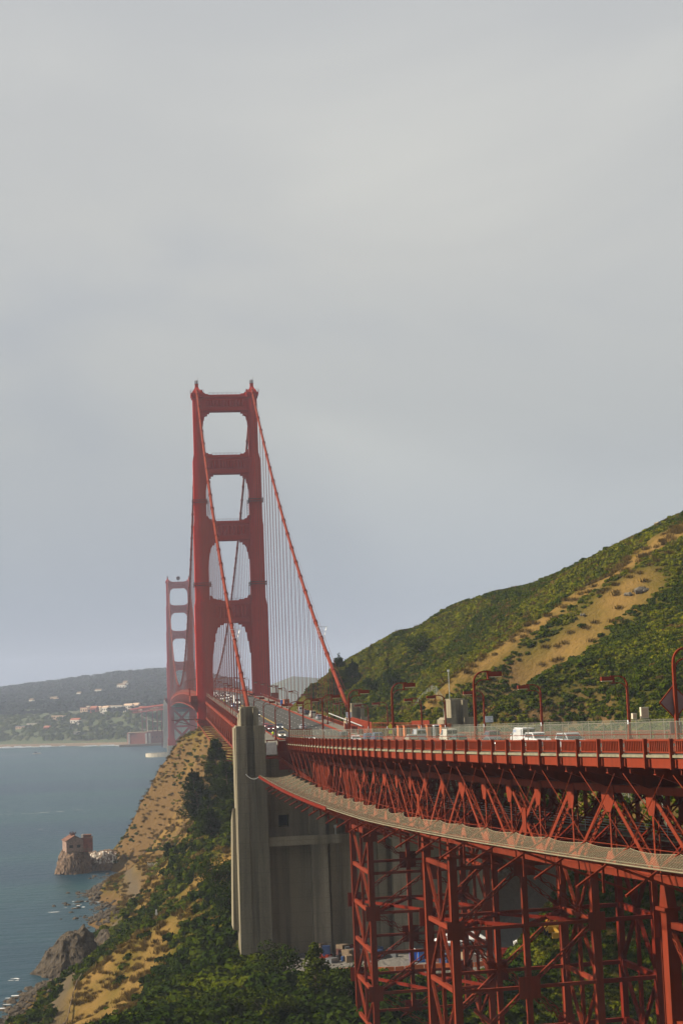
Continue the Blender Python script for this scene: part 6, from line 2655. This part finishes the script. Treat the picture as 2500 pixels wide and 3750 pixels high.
for k in range(5):
    x = -33.8 + (k - 2) * .35
    mb.beam((x, 704, zf + 7.5), (x + (k - 2) * .35, 704 + (k % 2), zf + 9.0 + .3 * (k % 3)), .3, .3, (0, 1, 0))
mb.box(-34.6, -33.0, 703.2, 704.8, zf + 7.3, zf + 8.6)
obj('roof_vent', mb, 'dark_steel', T)
mb = MB()
for zz in (.4, .9, 1.4):
    mb.box(-37.4, -27, 698.4, 698.5, zf + zz - .4, zf + zz - .28)
for x in np.linspace(-37.3, -27, 8):
    mb.box(x - .06, x + .06, 698.36, 698.52, zf - 1.5, zf + 1.1)
obj('terrace_rail', mb, 'rail_grey', T)
T.rotation_euler = (0, 0, .24)
T.scale = (1, 1, .84)
T = thing('brick_blockhouse', 'square dark brick block with flat roof beside the pink house', 'blockhouse', (-27.8, 705, 10))
mb = MB()
mb.box(-30.15, -25.6, 701, 708, zf - .8, zf + 5.9)
obj('wall', mb, 'brick', T)
mb = MB()
mb.box(-30.3, -25.4, 700.8, 708.2, zf + 5.9, zf + 6.3)
mb.box(-29.3, -26.1, 702, 707, zf + 6.3, zf + 7.6)
obj('roof_house', mb, 'ruin_roof', T)
mb = MB()
mb.box(-30.2, -29.4, 701.6, 702.6, zf + 6.3, zf + 8.0)
obj('chimney', mb, 'wall_white', T)
T.scale = (1, 1, .84)

# ------------------------------------------------------------------ shore road furniture
T = thing('timber_rail', 'weathered timber guard rail along the landward side of the shore road', 'guard rail', (-19, 340, 4))
pr = [(-19.6, 336), (-19.4, 350), (-18.6, 366), (-17.6, 384), (-16.4, 402), (-15.8, 416)]
rp = []
for a, b in zip(pr, pr[1:]):
    rp += [(lerp(a[0], b[0], i / 4), lerp(a[1], b[1], i / 4)) for i in range(4)]
for a, b in zip(rp, rp[1:]):
    za, zb_ = ground(*a), ground(*b)
    mb = MB()
    mb.beam((a[0], a[1], za + .85), (b[0], b[1], zb_ + .85), .12, .28)
    obj('rail_board', mb, 'rail_grey', T)
    mb = MB()
    mb.box(a[0] - .11, a[0] + .11, a[1] - .11, a[1] + .11, za - .3, za + 1.15)
    obj('post', mb, 'rail_grey', T)
wire_fence([(4, 552), (1, 590), (-2, 612)], 'low grey fence at the foot of the cliff above the shore road', 1.6)
for i, (x, y, lab) in enumerate(((-17.5, 428, 'orange traffic post on the shore road beside the dark headland'), (-14.5, 436, 'taller orange traffic post on the shore road bend'),
                                 (-8.0, 500, 'orange traffic post on the path above the scree'), (-6.8, 566, 'orange barrier post farther up the shore path'))):
    z = ground(x, y)
    T = thing('traffic_post', lab, 'traffic post', (x, y, z))
    mb = MB()
    mb.tube([(x, y, z + .06), (x, y, z + .5), (x, y, z + 1.4), (x, y, z + 1.45)], [.16, .10, .08, .03], 8)
    obj('post', mb, 'orange', T)
    mb = MB()
    mb.tube([(x, y, z - .05), (x, y, z + .08)], .28, 8)
    obj('foot', mb, 'tyre', T)
for i, (x, y) in enumerate(((-16.5, 668), (-13.8, 672))):
    z = ground(x, y)
    T = thing('site_barricade', ('orange and white barricade by the islet, left one', 'orange and white barricade by the islet, right one')[i], 'barricade', (x, y, z))
    mb = MB()
    for zz in (.7, 1.3):
        mb.box(x - 1.2, x + 1.2, y - .05, y + .05, z + zz, z + zz + .35)
    obj('boards', mb, 'orange', T)
    mb = MB()
    for s in (-1, 1):
        mb.beam((x + s, y - .4, z), (x + s, y, z + 1.8), .1, .1)
        mb.beam((x + s, y + .4, z), (x + s, y, z + 1.7), .1, .1)
    obj('trestle_legs', mb, 'white', T)
z = ground(0.5, 405)
T = thing('marker_post', 'small white marker standing alone on the brushy slope', 'marker', (0.5, 405, z))
mb = MB()
mb.box(.2, .8, 404.8, 405.2, z, z + 1.4)
mb.box(.3, .7, 404.85, 405.15, z + 1.4, z + 2.2)
obj('marker', mb, 'white', T)
for i, (x, y, h) in enumerate(((-10.5, 655, 4.2), (-1.0, 640, 3.6))):
    z = ground(x, y)
    T = thing('utility_post', ('thin timber post on the flat beside the islet', 'thin timber post at the foot of the golden cliff')[i], 'post', (x, y, z))
    mb = MB()
    mb.tube([(x, y, z - .3), (x, y, z + h)], .12, 6)
    mb.box(x - .3, x + .3, y - .05, y + .05, z + h - .5, z + h - .38)
    obj('post', mb, 'bark', T)

# ------------------------------------------------------------------ trees


def limb(mb, a, b, r0, r1, r, bend=.15):
    a, b = Vector(a), Vector(b)
    L = (b - a).length
    ps = [a + (b - a) * t + Vector(r.normal(size=3)) * (L * bend * math.sin(math.pi * t) * .5) for t in np.linspace(0, 1, 5)]
    mb.tube(ps, list(np.linspace(r0, r1, 5)), 6)
    return ps


def cypress(name, x, y, h, spread, label, seed, lean=(0, 0), group=None, start=.12, m='needle', tiers=15, dens=1.0):
    r = np.random.default_rng(seed)
    z = ground(x, y) - .3
    T = thing(name, label, 'tree', (x, y, z), 0, group)
    mb = MB()
    tip = Vector((x + lean[0], y + lean[1], z + h))
    base = Vector((x, y, z))
    limb(mb, base, tip, h * .022 + .12, .05, r, .03)
    cr = MB()
    for i in range(tiers):
        f = start + (1 - start) * (i + r.uniform(-.9, .9)) / tiers
        f = min(max(f, .05), .985)
        prof = (1 - f) ** .75 + .10
        nb = 4 + int(r.integers(4))
        for k in range(nb):
            a = r.uniform(0, 6.28)
            L = spread * prof * r.uniform(.55, 1.15)
            c = base.lerp(tip, f)
            d = Vector((math.cos(a), math.sin(a), r.uniform(-.05, .22)))
            d = (d + Vector((lean[0], lean[1], 0)) * (.9 / max(h, 1))).normalized()
            e = c + d * L
            mb.tube([c, c.lerp(e, .55) + Vector((0, 0, .04 * L)), e], [.09 + .008 * h * (1 - f), .06, .02], 5)
            # flat sprays of needles along the outer branch
            n = int((120 + 130 * prof) * dens)
            sd = d.cross(Z).normalized()
            for q in range(n):
                t_ = r.uniform(.18, 1.08)
                p = c + d * (L * t_) + sd * r.normal(0, .16 * L * (1.15 - t_ * .6)) + Z * r.normal(-.02 * L, .22 + .06 * L)
                s = r.uniform(.2, .5)
                n1_ = (d + Vector(r.normal(size=3)) * .5).normalized()
                n2_ = (Z + Vector(r.normal(size=3)) * .5).cross(n1_).normalized()
                cr.face([p - n1_ * s, p - n2_ * s * .3, p + n1_ * s * 1.2, p + n2_ * s * .3])
    for q in range(int(50 * dens)):
        f = r.uniform(.88, 1.02)
        p = base.lerp(tip, f) + Vector(r.normal(size=3)) * .25
        s = r.uniform(.15, .35)
        cr.face([p - Z * s, p + Vector((.1, .1, 0)), p + Z * s * 1.3, p - Vector((.1, .05, 0))])
    obj('trunk', mb, 'bark', T)
    me = cr.mesh('crown')
    me.materials.append(MAT[m])
    obj('crown', me, None, T)
    return T


def broadleaf(name, x, y, h, w, label, seed, m='leaf_green', group=None, n=1500, clumps=13, bark='bark', conical=False, leaf=(.16, .34), zoff=0):
    r = np.random.default_rng(seed)
    z = ground(x, y) - .3 + zoff
    T = thing(name, label, 'tree', (x, y, z), 0, group)
    mb = MB()
    base = Vector((x, y, z))
    ps = limb(mb, base, base + Vector((r.normal(0, .3), r.normal(0, .3), h * .5)), h * .03 + .08, h * .018 + .04, r, .06)
    cs = []
    for i in range(clumps):
        f = (i + .5) / clumps
        a = i * 2.4 + r.uniform(-.4, .4)
        if conical:
            rad, zz, cr_ = w * .62 * (1 - f) ** .8, h * (.14 + .80 * f), w * (.40 - .22 * f)
        else:
            zz = h * (.28 + .55 * r.uniform())
            rad = w * .62 * math.sqrt(max(.05, 1 - ((zz / h - .45) / .6) ** 2)) * r.uniform(.4, 1)
            cr_ = w * r.uniform(.28, .44)
        c = base + Vector((math.cos(a) * rad, math.sin(a) * rad, zz))
        cs.append((c, cr_))
        limb(mb, ps[min(4, 1 + int(f * 4))], c, h * .012 + .03, .02, r, .12)
    cr = MB()
    for i in range(n):
        c, rd = cs[int(r.integers(len(cs)))]
        d = Vector(r.normal(size=3)).normalized()
        p = c + Vector((d.x, d.y, d.z * .8)) * rd * r.uniform(.6, 1.06)
        nn = (d + Vector(r.normal(size=3)) * .5).normalized()
        a_ = nn.orthogonal().normalized()
        b_ = nn.cross(a_)
        an = r.uniform(0, 6.28)
        a_, b_ = a_ * math.cos(an) + b_ * math.sin(an), b_ * math.cos(an) - a_ * math.sin(an)
        s = r.uniform(*leaf)
        cr.face([p - a_ * s, p - b_ * s * .6, p + a_ * s, p + b_ * s * .6])
    obj('trunk', mb, bark, T)
    me = cr.mesh('crown')
    me.materials.append(MAT[m])
    obj('crown', me, None, T)
    return T


cypress('cypress_tree', 19.8, 470, 17.5, 6.4, 'largest dark cypress on the slope left of the tallest pylon', 1, (-1.5, 0), 'dark cypresses', tiers=17)
cypress('cypress_tree', 14.2, 468, 15, 6.2, 'wide dark cypress in front of the largest one, layered branches', 2, (-2.5, 0), 'dark cypresses', tiers=14)
cypress('cypress_tree', 21.5, 445, 17, 5.5, 'dark cypress low down between the golden cliff and the pylon', 9, (-1.5, 0), 'dark cypresses', tiers=13)
cypress('cypress_tree', 17.0, 492, 16, 6.5, 'dark cypress behind the wide one, leaning to the bay', 10, (-2, 0), 'dark cypresses', tiers=14)
cypress('cypress_tree', 24.5, 492, 15, 6, 'dark cypress below the bare net frames, close to the pylon', 3, (-1, 0), 'dark cypresses', tiers=13)
cypress('cypress_tree', 8.5, 500, 9.5, 5.8, 'flat topped windswept cypress standing apart on the golden cliff', 4, (-3.5, 0), 'dark cypresses', start=.55, tiers=6, dens=1.5)
cypress('cypress_tree', 16.0, 438, 12, 5.0, 'small layered cypress below the larger ones on the slope', 5, (-1.5, 0), 'dark cypresses', tiers=9, m='leaf_dark')
cypress('cypress_tree', 22.0, 430, 10, 4.0, 'bright green young cypress against the pylon side', 6, (0, 0), 'dark cypresses', tiers=8, m='leaf_green')
cypress('conifer_tree', 66.5, 560, 15.5, 5.0, 'dark conifer behind the hill side cable foot', 7, (0, 0), None, tiers=13)
cypress('conifer_tree', 70.2, 552, 11.0, 4.6, 'shorter dark conifer right behind the one at the cable', 8, (0, 0), None, tiers=9)
broadleaf('bushy_tree', 23.0, 300, 7.2, 5.2, 'round green tree at the foot of the tallest pylon', 20, 'leaf_green', 'trees below the pylon', 1900)
broadleaf('bushy_tree', 27.5, 283, 9.5, 4.4, 'upright yellowish green tree in front of the concrete wall', 21, 'leaf_green', 'trees below the pylon', 2200, conical=True, clumps=16)
broadleaf('bushy_tree', 33.0, 279, 6.0, 5.5, 'broad dark green tree right of the yellowish one', 22, 'leaf_dark', 'trees below the pylon', 1900)
broadleaf('bushy_tree', 14.0, 366, 10.0, 6.4, 'dark round tree left of the tall pylon, upper of two', 23, 'leaf_dark', 'trees below the pylon', 2400)
broadleaf('bushy_tree', 15.5, 345, 9.0, 6.0, 'dark round tree left of the tall pylon, lower of two', 24, 'leaf_dark', 'trees below the pylon', 2300)
broadleaf('bushy_tree', 11.5, 272, 5.5, 5.2, 'low spreading dark tree at the bottom of the photo', 25, 'leaf_dark', 'trees below the pylon', 1700)
broadleaf('bushy_tree', 18.5, 268, 5.6, 5.6, 'low green tree at the bottom of the photo, under the yellowish tree', 26, 'leaf_green', 'trees below the pylon', 1700)
broadleaf('bushy_tree', 8.5, 520, 7, 5.5, 'bright green rounded tree at the foot of the golden cliff', 27, 'leaf_yellow', 'trees below the pylon', 1600, zoff=-1)
broadleaf('hillside_tree', 85.8, 502.5, 7.0, 6.2, 'spreading tree with pale bare branches half way up the hill', 30, 'leaf_green', None, 1700, bark='pale_bark', leaf=(.2, .4))
broadleaf('hillside_tree', 76.1, 497, 5.5, 4.6, 'rounded dark bush tree low on the hill right of the conifers', 31, 'leaf_dark', None, 1300)
broadleaf('hillside_tree', 70.0, 505, 5.0, 4.6, 'dark bush tree beside the conifers at the hill side cable', 32, 'leaf_dark', None, 1300)
# grey rocks on the hill
for i, (x, y, s) in enumerate(((119.3, 377.3, 1.7), (116.4, 378.4, 1.0), (105.8, 382.7, .8))):
    mb = MB()
    for k in range(5):
        boulder(mb, (x + rr.normal(0, s * .5), y + rr.normal(0, .6), ground(x, y) + s * .3), s * rr.uniform(.5, .9), rr)
    tag(obj('hill_rock', mb, 'hill_stone'), ('largest grey rock group on the dark slope under the golden grass', 'middle grey rock on the dark slope under the golden grass', 'smallest grey rock left of the others on the dark slope')[i], 'rock')

# ------------------------------------------------------------------ lookout on the hill top
T = thing('hilltop_bunker', 'small flat roofed lookout on the hill skyline at the photo edge', 'bunker', (150, 446, 118))
zb_ = ground(149.5, 447)
mb = MB()
mb.box(148.5, 151.5, 447, 450, zb_ - 1, zb_ + 1.2)
obj('wall', mb, 'concrete_dark', T)
mb = MB()
mb.box(147.8, 152.2, 446.5, 450.5, zb_ + 1.2, zb_ + 1.5)
obj('roof', mb, 'concrete_dark', T)

# ------------------------------------------------------------------ far shore buildings, fort, viaduct
def far_building(x, y, w, d, h, wall, roof, label, gable=False, nwin=5, floors=1, zadd=0):
    z = float(far_z(x, y)) + zadd
    T = thing('far_building', label, 'building', (x, y, z), 0, 'buildings on the far shore')
    mb = MB()
    mb.box(x - w / 2, x + w / 2, y, y + d, z - 4, z + h)
    obj('wall', mb, wall, T)
    mb = MB()
    if gable:
        mb.prism([(-d / 2 - .5, 0), (d / 2 + .5, 0), (0, h * .45)], (x, y + d / 2, z + h + .02), (0, 1, 0), Z, (1, 0, 0), -w / 2 - .5, w / 2 + .5)
    else:
        mb.box(x - w / 2 - .5, x + w / 2 + .5, y - .5, y + d + .5, z + h + .01, z + h + .7)
    obj('roof', mb, roof, T)
    T.rotation_euler = (0, 0, -0.55)
    wf = None
    for f in range(floors):
        for k in range(nwin):
            wx = x - w / 2 + w * (k + .5) / nwin
            zz = z + h * (f + .35) / floors
            if wf is None:
                mb = MB()
                mb.box(wx - w / nwin * .22, wx + w / nwin * .22, y - .12, y - .01, zz, zz + h / floors * .35)
                wf = obj('window', mb, 'dark', T)
                w0 = (wx, zz)
            else:
                c = wf.copy()
                COL.objects.link(c)
                c.location = wf.location + Vector((wx - w0[0], 0, zz - w0[1]))
    return T


def fx(px_, Y):
    return (px_ - 341) / 3667 * Y


for (pxx, Y, w, d, h, wall, roof, lab, gb, nw, fl) in (
        (262, 2900, 34, 12, 9, 'wall_white', 'wall_tan', 'long cream building with a row of windows, largest on the far bluff', False, 8, 2),
        (241, 2890, 12, 10, 7, 'wall_white', 'wall_tan', 'cream wing left of the long building on the far bluff', True, 3, 1),
        (194, 2900, 15, 10, 9, 'wall_tan', 'roof_tile', 'tan block with square front above the far green meadow', False, 3, 1),
        (203, 2910, 5, 5, 11, 'wall_white', 'wall_tan', 'narrow white tower like house by the tan block', False, 1, 1),
        (173, 2840, 18, 9, 7, 'wall_white', 'roof_tile', 'white gabled house with bright front left of the far meadow', True, 3, 1),
        (135, 2890, 24, 8, 5, 'wall_tan', 'wall_tan', 'long low tan shed on the far bluff', False, 5, 1),
        (110, 2860, 11, 9, 6, 'brick', 'roof_tile', 'red roofed house at the left end of the far bluff row', True, 2, 1),
        (78, 2900, 20, 8, 4, 'wall_white', 'rail_grey', 'low pale sheds at the far left of the bluff', False, 4, 1),
        (52, 2905, 18, 8, 5, 'wall_tan', 'car_blue', 'low blue roofed shed at the far left of the bluff', False, 3, 1),
        (215, 2880, 13, 9, 8, 'brick', 'roof_tile', 'red brick house left of the cream wing', True, 2, 1),
        (226, 2900, 9, 9, 7, 'wall_white', 'wall_tan', 'small white house behind the red brick house', True, 2, 1),
        (234, 2845, 6, 4, 4, 'wall_white', 'wall_white', 'small white van like hut in front of the cream wing', False, 1, 1),
        (292, 2890, 17, 9, 8, 'wall_white', 'wall_tan', 'white two storey house right of the long building', True, 4, 2),
        (309, 2900, 12, 9, 8, 'wall_tan', 'wall_tan', 'tan house second right of the long building', True, 3, 1),
        (324, 2830, 12, 7, 5, 'wall_white', 'roof_tile', 'white house just above the far red viaduct', True, 3, 1),
        (290, 2850, 13, 6, 5, 'wall_white', 'wall_tan', 'low white house in front of the two storey house', False, 3, 1)):
    far_building(fx(pxx, Y), Y, w, d, h, wall, roof, lab, gb, nw, fl)
for i, (pxx, Y, w, h, za) in enumerate(((77, 3350, 9, 7, 8), (127, 3400, 16, 6, 8), (183, 3500, 9, 6, 8), (226, 3520, 15, 6, 8), (278, 3560, 20, 8, 8), (287, 3600, 10, 10, 8))):
    far_building(fx(pxx, Y), Y, w, 8, h, 'wall_white' if i != 1 else 'wall_tan', 'rail_grey', 'pale house among the dark woods of the far ridge, %s from the photo edge' % ORD[i], True, 3, 1, za)
T = thing('retaining_wall', 'long pale retaining wall below the far meadow', 'wall', (fx(186, 2790), 2790, 52))
mb = MB()
mb.box(fx(171, 2795), fx(201, 2795), 2795, 2799, float(far_z(fx(186, 2795), 2795)) - 1, float(far_z(fx(186, 2795), 2795)) + 4.5)
obj('wall_face', mb, 'pale_concrete', T)

# brick fort
T = thing('brick_fort', 'old red brick fort at the water under the far tower', 'fort', (0, 2570, 4))
Yf = 2570
xa, xb, xc = fx(289, Yf), fx(334, Yf), fx(420, Yf)
mb = MB()
mb.hexa([(xa + 3, Yf + 1, 0), (xb, Yf - 10, 0), (xb, Yf + 60, 0), (xa, Yf + 60, 0), (xa + 3, Yf + 1, 20.2), (xb, Yf - 10, 20.2), (xb, Yf + 60, 20.2), (xa, Yf + 60, 20.2)])
mb.hexa([(xb + .02, Yf - 2, 0), (xc, Yf + 8, 0), (xc, Yf + 60, 0), (xb + .02, Yf + 60, 0), (xb + .02, Yf - 2, 21.5), (xc, Yf + 8, 21.5), (xc, Yf + 60, 21.5), (xb + .02, Yf + 60, 21.5)])
obj('wall', mb, 'brick', T)
mb = MB()
for x, y in ((xa + 3, Yf + .6), (xb - 1.2, Yf - 10.4), (xb + 4, Yf - 2.2)):
    mb.box(x - 1.6, x + 1.6, y - .5, y + 1.2, 0, 19.6)
obj('corner_quoin', mb, 'wall_white', T)
mb = MB()
mb.box(xa + 2, xb + 1, Yf - 3, Yf + 60, 20.3, 21.2)
mb.box(xb + 1.2, xc, Yf + 4, Yf + 60, 21.6, 22.6)
obj('parapet', mb, 'rail_grey', T)
wv = None
for k in range(8):
    mb = MB()
    x = lerp(xb + 9, xc - 8, k / 7)
    yy = lerp(Yf - 2, Yf + 8, (x - xb) / (xc - xb)) - .4
    mb.box(x - .8, x + .8, yy, yy + .6, 12, 14)
    obj('gun_window', mb, 'dark', T)
mb = MB()
mb.box(xa - 12, xc + 20, Yf - 22, Yf + 1, -2, 3.6)
obj('sea_terrace', mb, 'rail_grey', T)
T = thing('flag_pole', 'thin white flag pole above the brick fort', 'pole', (xb + 1, Yf + 20, 21))
mb = MB()
mb.tube([(xb + 1, Yf + 20, 20), (xb + 1, Yf + 20, 45)], [.5, .25], 6)
obj('pole', mb, 'wall_white', T)
mb = MB()
mb.box(xb + .2, xb + 1.8, Yf + 19.4, Yf + 20.6, 20.2, 22.4)
obj('foot', mb, 'wall_white', T)
for i, (pxx, w) in enumerate(((355, 13), (372, 10))):
    pass
# pylons and red approach viaduct of the far end
for sx in (-1, 1):
    T = thing('far_pylon', 'pale concrete pylon behind the far tower, %s side' % ('bay' if sx < 0 else 'ocean'), 'pylon', (XA + sx * 17, YS + 345, 0), 0, 'far concrete pylons')
    cx = XA + sx * 17
    mb = MB()
    mb.hexa([(cx - 4.2, YS + 345, -3), (cx + 4.2, YS + 345, -3), (cx + 4.2, YS + 357, -3), (cx - 4.2, YS + 357, -3), (cx - 3.2, YS + 346, 66), (cx + 3.2, YS + 346, 66), (cx + 3.2, YS + 355, 66), (cx - 3.2, YS + 355, 66)])
    obj('shaft', mb, 'pale_concrete', T)
    mb = MB()
    mb.box(cx - 2.2, cx + 2.2, YS + 347, YS + 354, 66, 71)
    obj('cap', mb, 'pale_concrete', T)
T = thing('far_cross_wall', 'pale concrete wall between the far pylons', 'wall', (XA, YS + 350, 0))
mb = MB()
mb.box(XA - 13, XA + 13, YS + 349, YS + 354, -3, 52)
obj('wall_face', mb, 'pale_concrete', T)
T = thing('far_viaduct', 'red approach viaduct running from the far tower into the bluff', 'viaduct', (0, 2500, 55))
fvp = [(XA - 14, YS + 352, 64), (18, 2500, 63), (2, 2620, 61), (-16, 2740, 58.5), (-32, 2830, 56)]
mb = MB()
for a, b in zip(fvp, fvp[1:]):
    mb.beam(a, b, 9, 2.2)
obj('deck', mb, 'red', T)
mb = MB()
for a, b in zip(fvp, fvp[1:]):
    A_, B_ = Vector(a), Vector(b)
    for o in (-4, 4):
        mb.beam(A_ + Vector((o, 0, -7)), B_ + Vector((o, 0, -6)), .9, .9)
        for k in range(8):
            p, q = A_.lerp(B_, k / 8), A_.lerp(B_, (k + 1) / 8)
            mb.beam(p + Vector((o, 0, -7 if k % 2 else -1)), q + Vector((o, 0, -1 if k % 2 else -7)), .6, .6)
obj('truss_web', mb, 'red_dull_shaded', T, kind='stuff')
for i, (a, b) in enumerate(zip(fvp, fvp[1:])):
    c = Vector(a).lerp(Vector(b), .6)
    mb = MB()
    zg = max(0, float(far_z(c.x, c.y)))
    for o in (-3.5, 3.5):
        mb.beam((c.x + o, c.y, zg - 2), (c.x + o, c.y, c.z - 7), 1.6, 1.6, (0, 1, 0))
    mb.beam((c.x - 3.5, c.y, lerp(zg, c.z - 7, .55)), (c.x + 3.5, c.y, lerp(zg, c.z - 7, .55)), 1, 1)
    obj('trestle_bent', mb, 'red_dull_shaded', T)
# light path strips on the far bluff
mb = MB()
pp = [(fx(375, 2700), 2690), (fx(350, 2710), 2705), (fx(320, 2740), 2745), (fx(345, 2760), 2775), (fx(372, 2790), 2800)]
for a, b in zip(pp, pp[1:]):
    k = 6
    for i in range(k):
        p, q = (lerp(a[0], b[0], i / k), lerp(a[1], b[1], i / k)), (lerp(a[0], b[0], (i + 1) / k), lerp(a[1], b[1], (i + 1) / k))
        mb.face([(p[0], p[1] - 2.5, float(far_z(*p)) + 4.5), (q[0], q[1] - 2.5, float(far_z(*q)) + 4.5), (q[0], q[1] + 2.5, float(far_z(*q)) + 5.6), (p[0], p[1] + 2.5, float(far_z(*p)) + 5.6)])
obj('far_path', mb, 'kerb', kind='structure')

# ------------------------------------------------------------------ boat with wake
T = thing('motorboat', 'small motorboat trailing a white wake far out on the water', 'boat', (-164, 2366, 0))
mb = MB()
loft(mb, [[(-164 + x, 2366 - w, .1), (-164 + x, 2366 + w, .1), (-164 + x, 2366 + w * 1.2, h), (-164 + x, 2366 - w * 1.2, h)] for x, w, h in ((-5, 1.5, 1.6), (0, 1.7, 1.7), (4, 1.2, 2.0), (7, .2, 2.5))])
obj('hull', mb, 'wall_white', T)
mb = MB()
loft(mb, [[(-164 + x, 2364.9, 1.6), (-164 + x, 2367.1, 1.6), (-164 + x, 2366.9, h), (-164 + x, 2365.1, h)] for x, h in ((-2, 3.4), (1, 3.6), (2.6, 1.8))])
obj('cabin', mb, 'car_grey', T)
mb = MB()
for i in range(46):
    u = i / 46
    x = -170 - u * 95
    y = 2366 + rng.normal(0, 1.2 + 2 * u)
    L, w = rng.uniform(1.5, 5), rng.uniform(.5, 1.8) * (1 - .5 * u)
    mb.face([(x + L * math.cos(a), y + w * math.sin(a), .14 + .004 * i) for a in np.linspace(0, 6.28, 8, endpoint=False)])
obj('wake', mb, 'white', kind='stuff')
mb = MB()
for i in range(60):
    x = rng.uniform(-330, -40)
    y = 1130 + 0.10 * (x + 40) + rng.normal(0, 2.5) + 30 * math.sin(x * .02)
    L, w = rng.uniform(1.5, 6), rng.uniform(.2, .6)
    mb.face([(x + L * math.cos(a), y + w * math.sin(a), .1 + .004 * (i % 30)) for a in np.linspace(0, 6.28, 7, endpoint=False)])
for i in range(30):
    y = rng.uniform(480, 1900)
    x = rng.uniform(-.19 * y, -.03 * y)
    L, w = rng.uniform(.6, 2.2), rng.uniform(.2, .6)
    if ground(min(max(x, -109), 320), min(y, 810)) > -1 and y < 810:
        continue
    mb.face([(x + L * math.cos(a), y + w * math.sin(a), .1 + .004 * (i % 30)) for a in np.linspace(0, 6.28, 7, endpoint=False)])
obj('whitecaps', mb, 'white', kind='stuff')

# small wire work baskets hung on the cables
for i, (cx, y) in enumerate(((CABX[0], 500.0), (CABX[1], 500.0))):
    z = cable_z(y) + 2.2
    T = thing('cable_traveller', ('wire work basket on the bay side cable above the traffic', 'wire work basket on the hill side cable above the conifer')[i], 'work basket', (cx, y, z))
    mb = MB()
    for dz, w in ((0, .8), (1.2, 1.1), (2.6, 1.5)):
        for s in (-w, w):
            mb.box(cx + s - .03, cx + s + .03, y - w, y + w, z + dz - .03, z + dz + .03)
            mb.box(cx - w, cx + w, y + s - .03, y + s + .03, z + dz - .03, z + dz + .03)
    for sx in (-1, 1):
        for sy in (-1, 1):
            mb.tube([(cx + sx * .5, y + sy * .5, z - 2.0), (cx + sx * .8, y + sy * .8, z), (cx + sx * 1.5, y + sy * 1.5, z + 2.6)], .03, 4)
    obj('basket', mb, 'steel', T)

# ------------------------------------------------------------------ sea haze
m, t, b = mat('sea_haze')
t.nodes.remove(b)
pv = N(t, 'ShaderNodeVolumePrincipled')
pv.inputs['Color'].default_value = (0.70, 0.80, 1.0, 1)
pv.inputs['Density'].default_value = 0.000105
pv.inputs['Anisotropy'].default_value = 0.1
t.links.new(pv.outputs[0], t.nodes['Material Output'].inputs['Volume'])
mb = MB()
mb.box(-3500, 3500, -600, 7000, -16.5, 262)
hz = obj('haze', mb, m, kind='stuff')
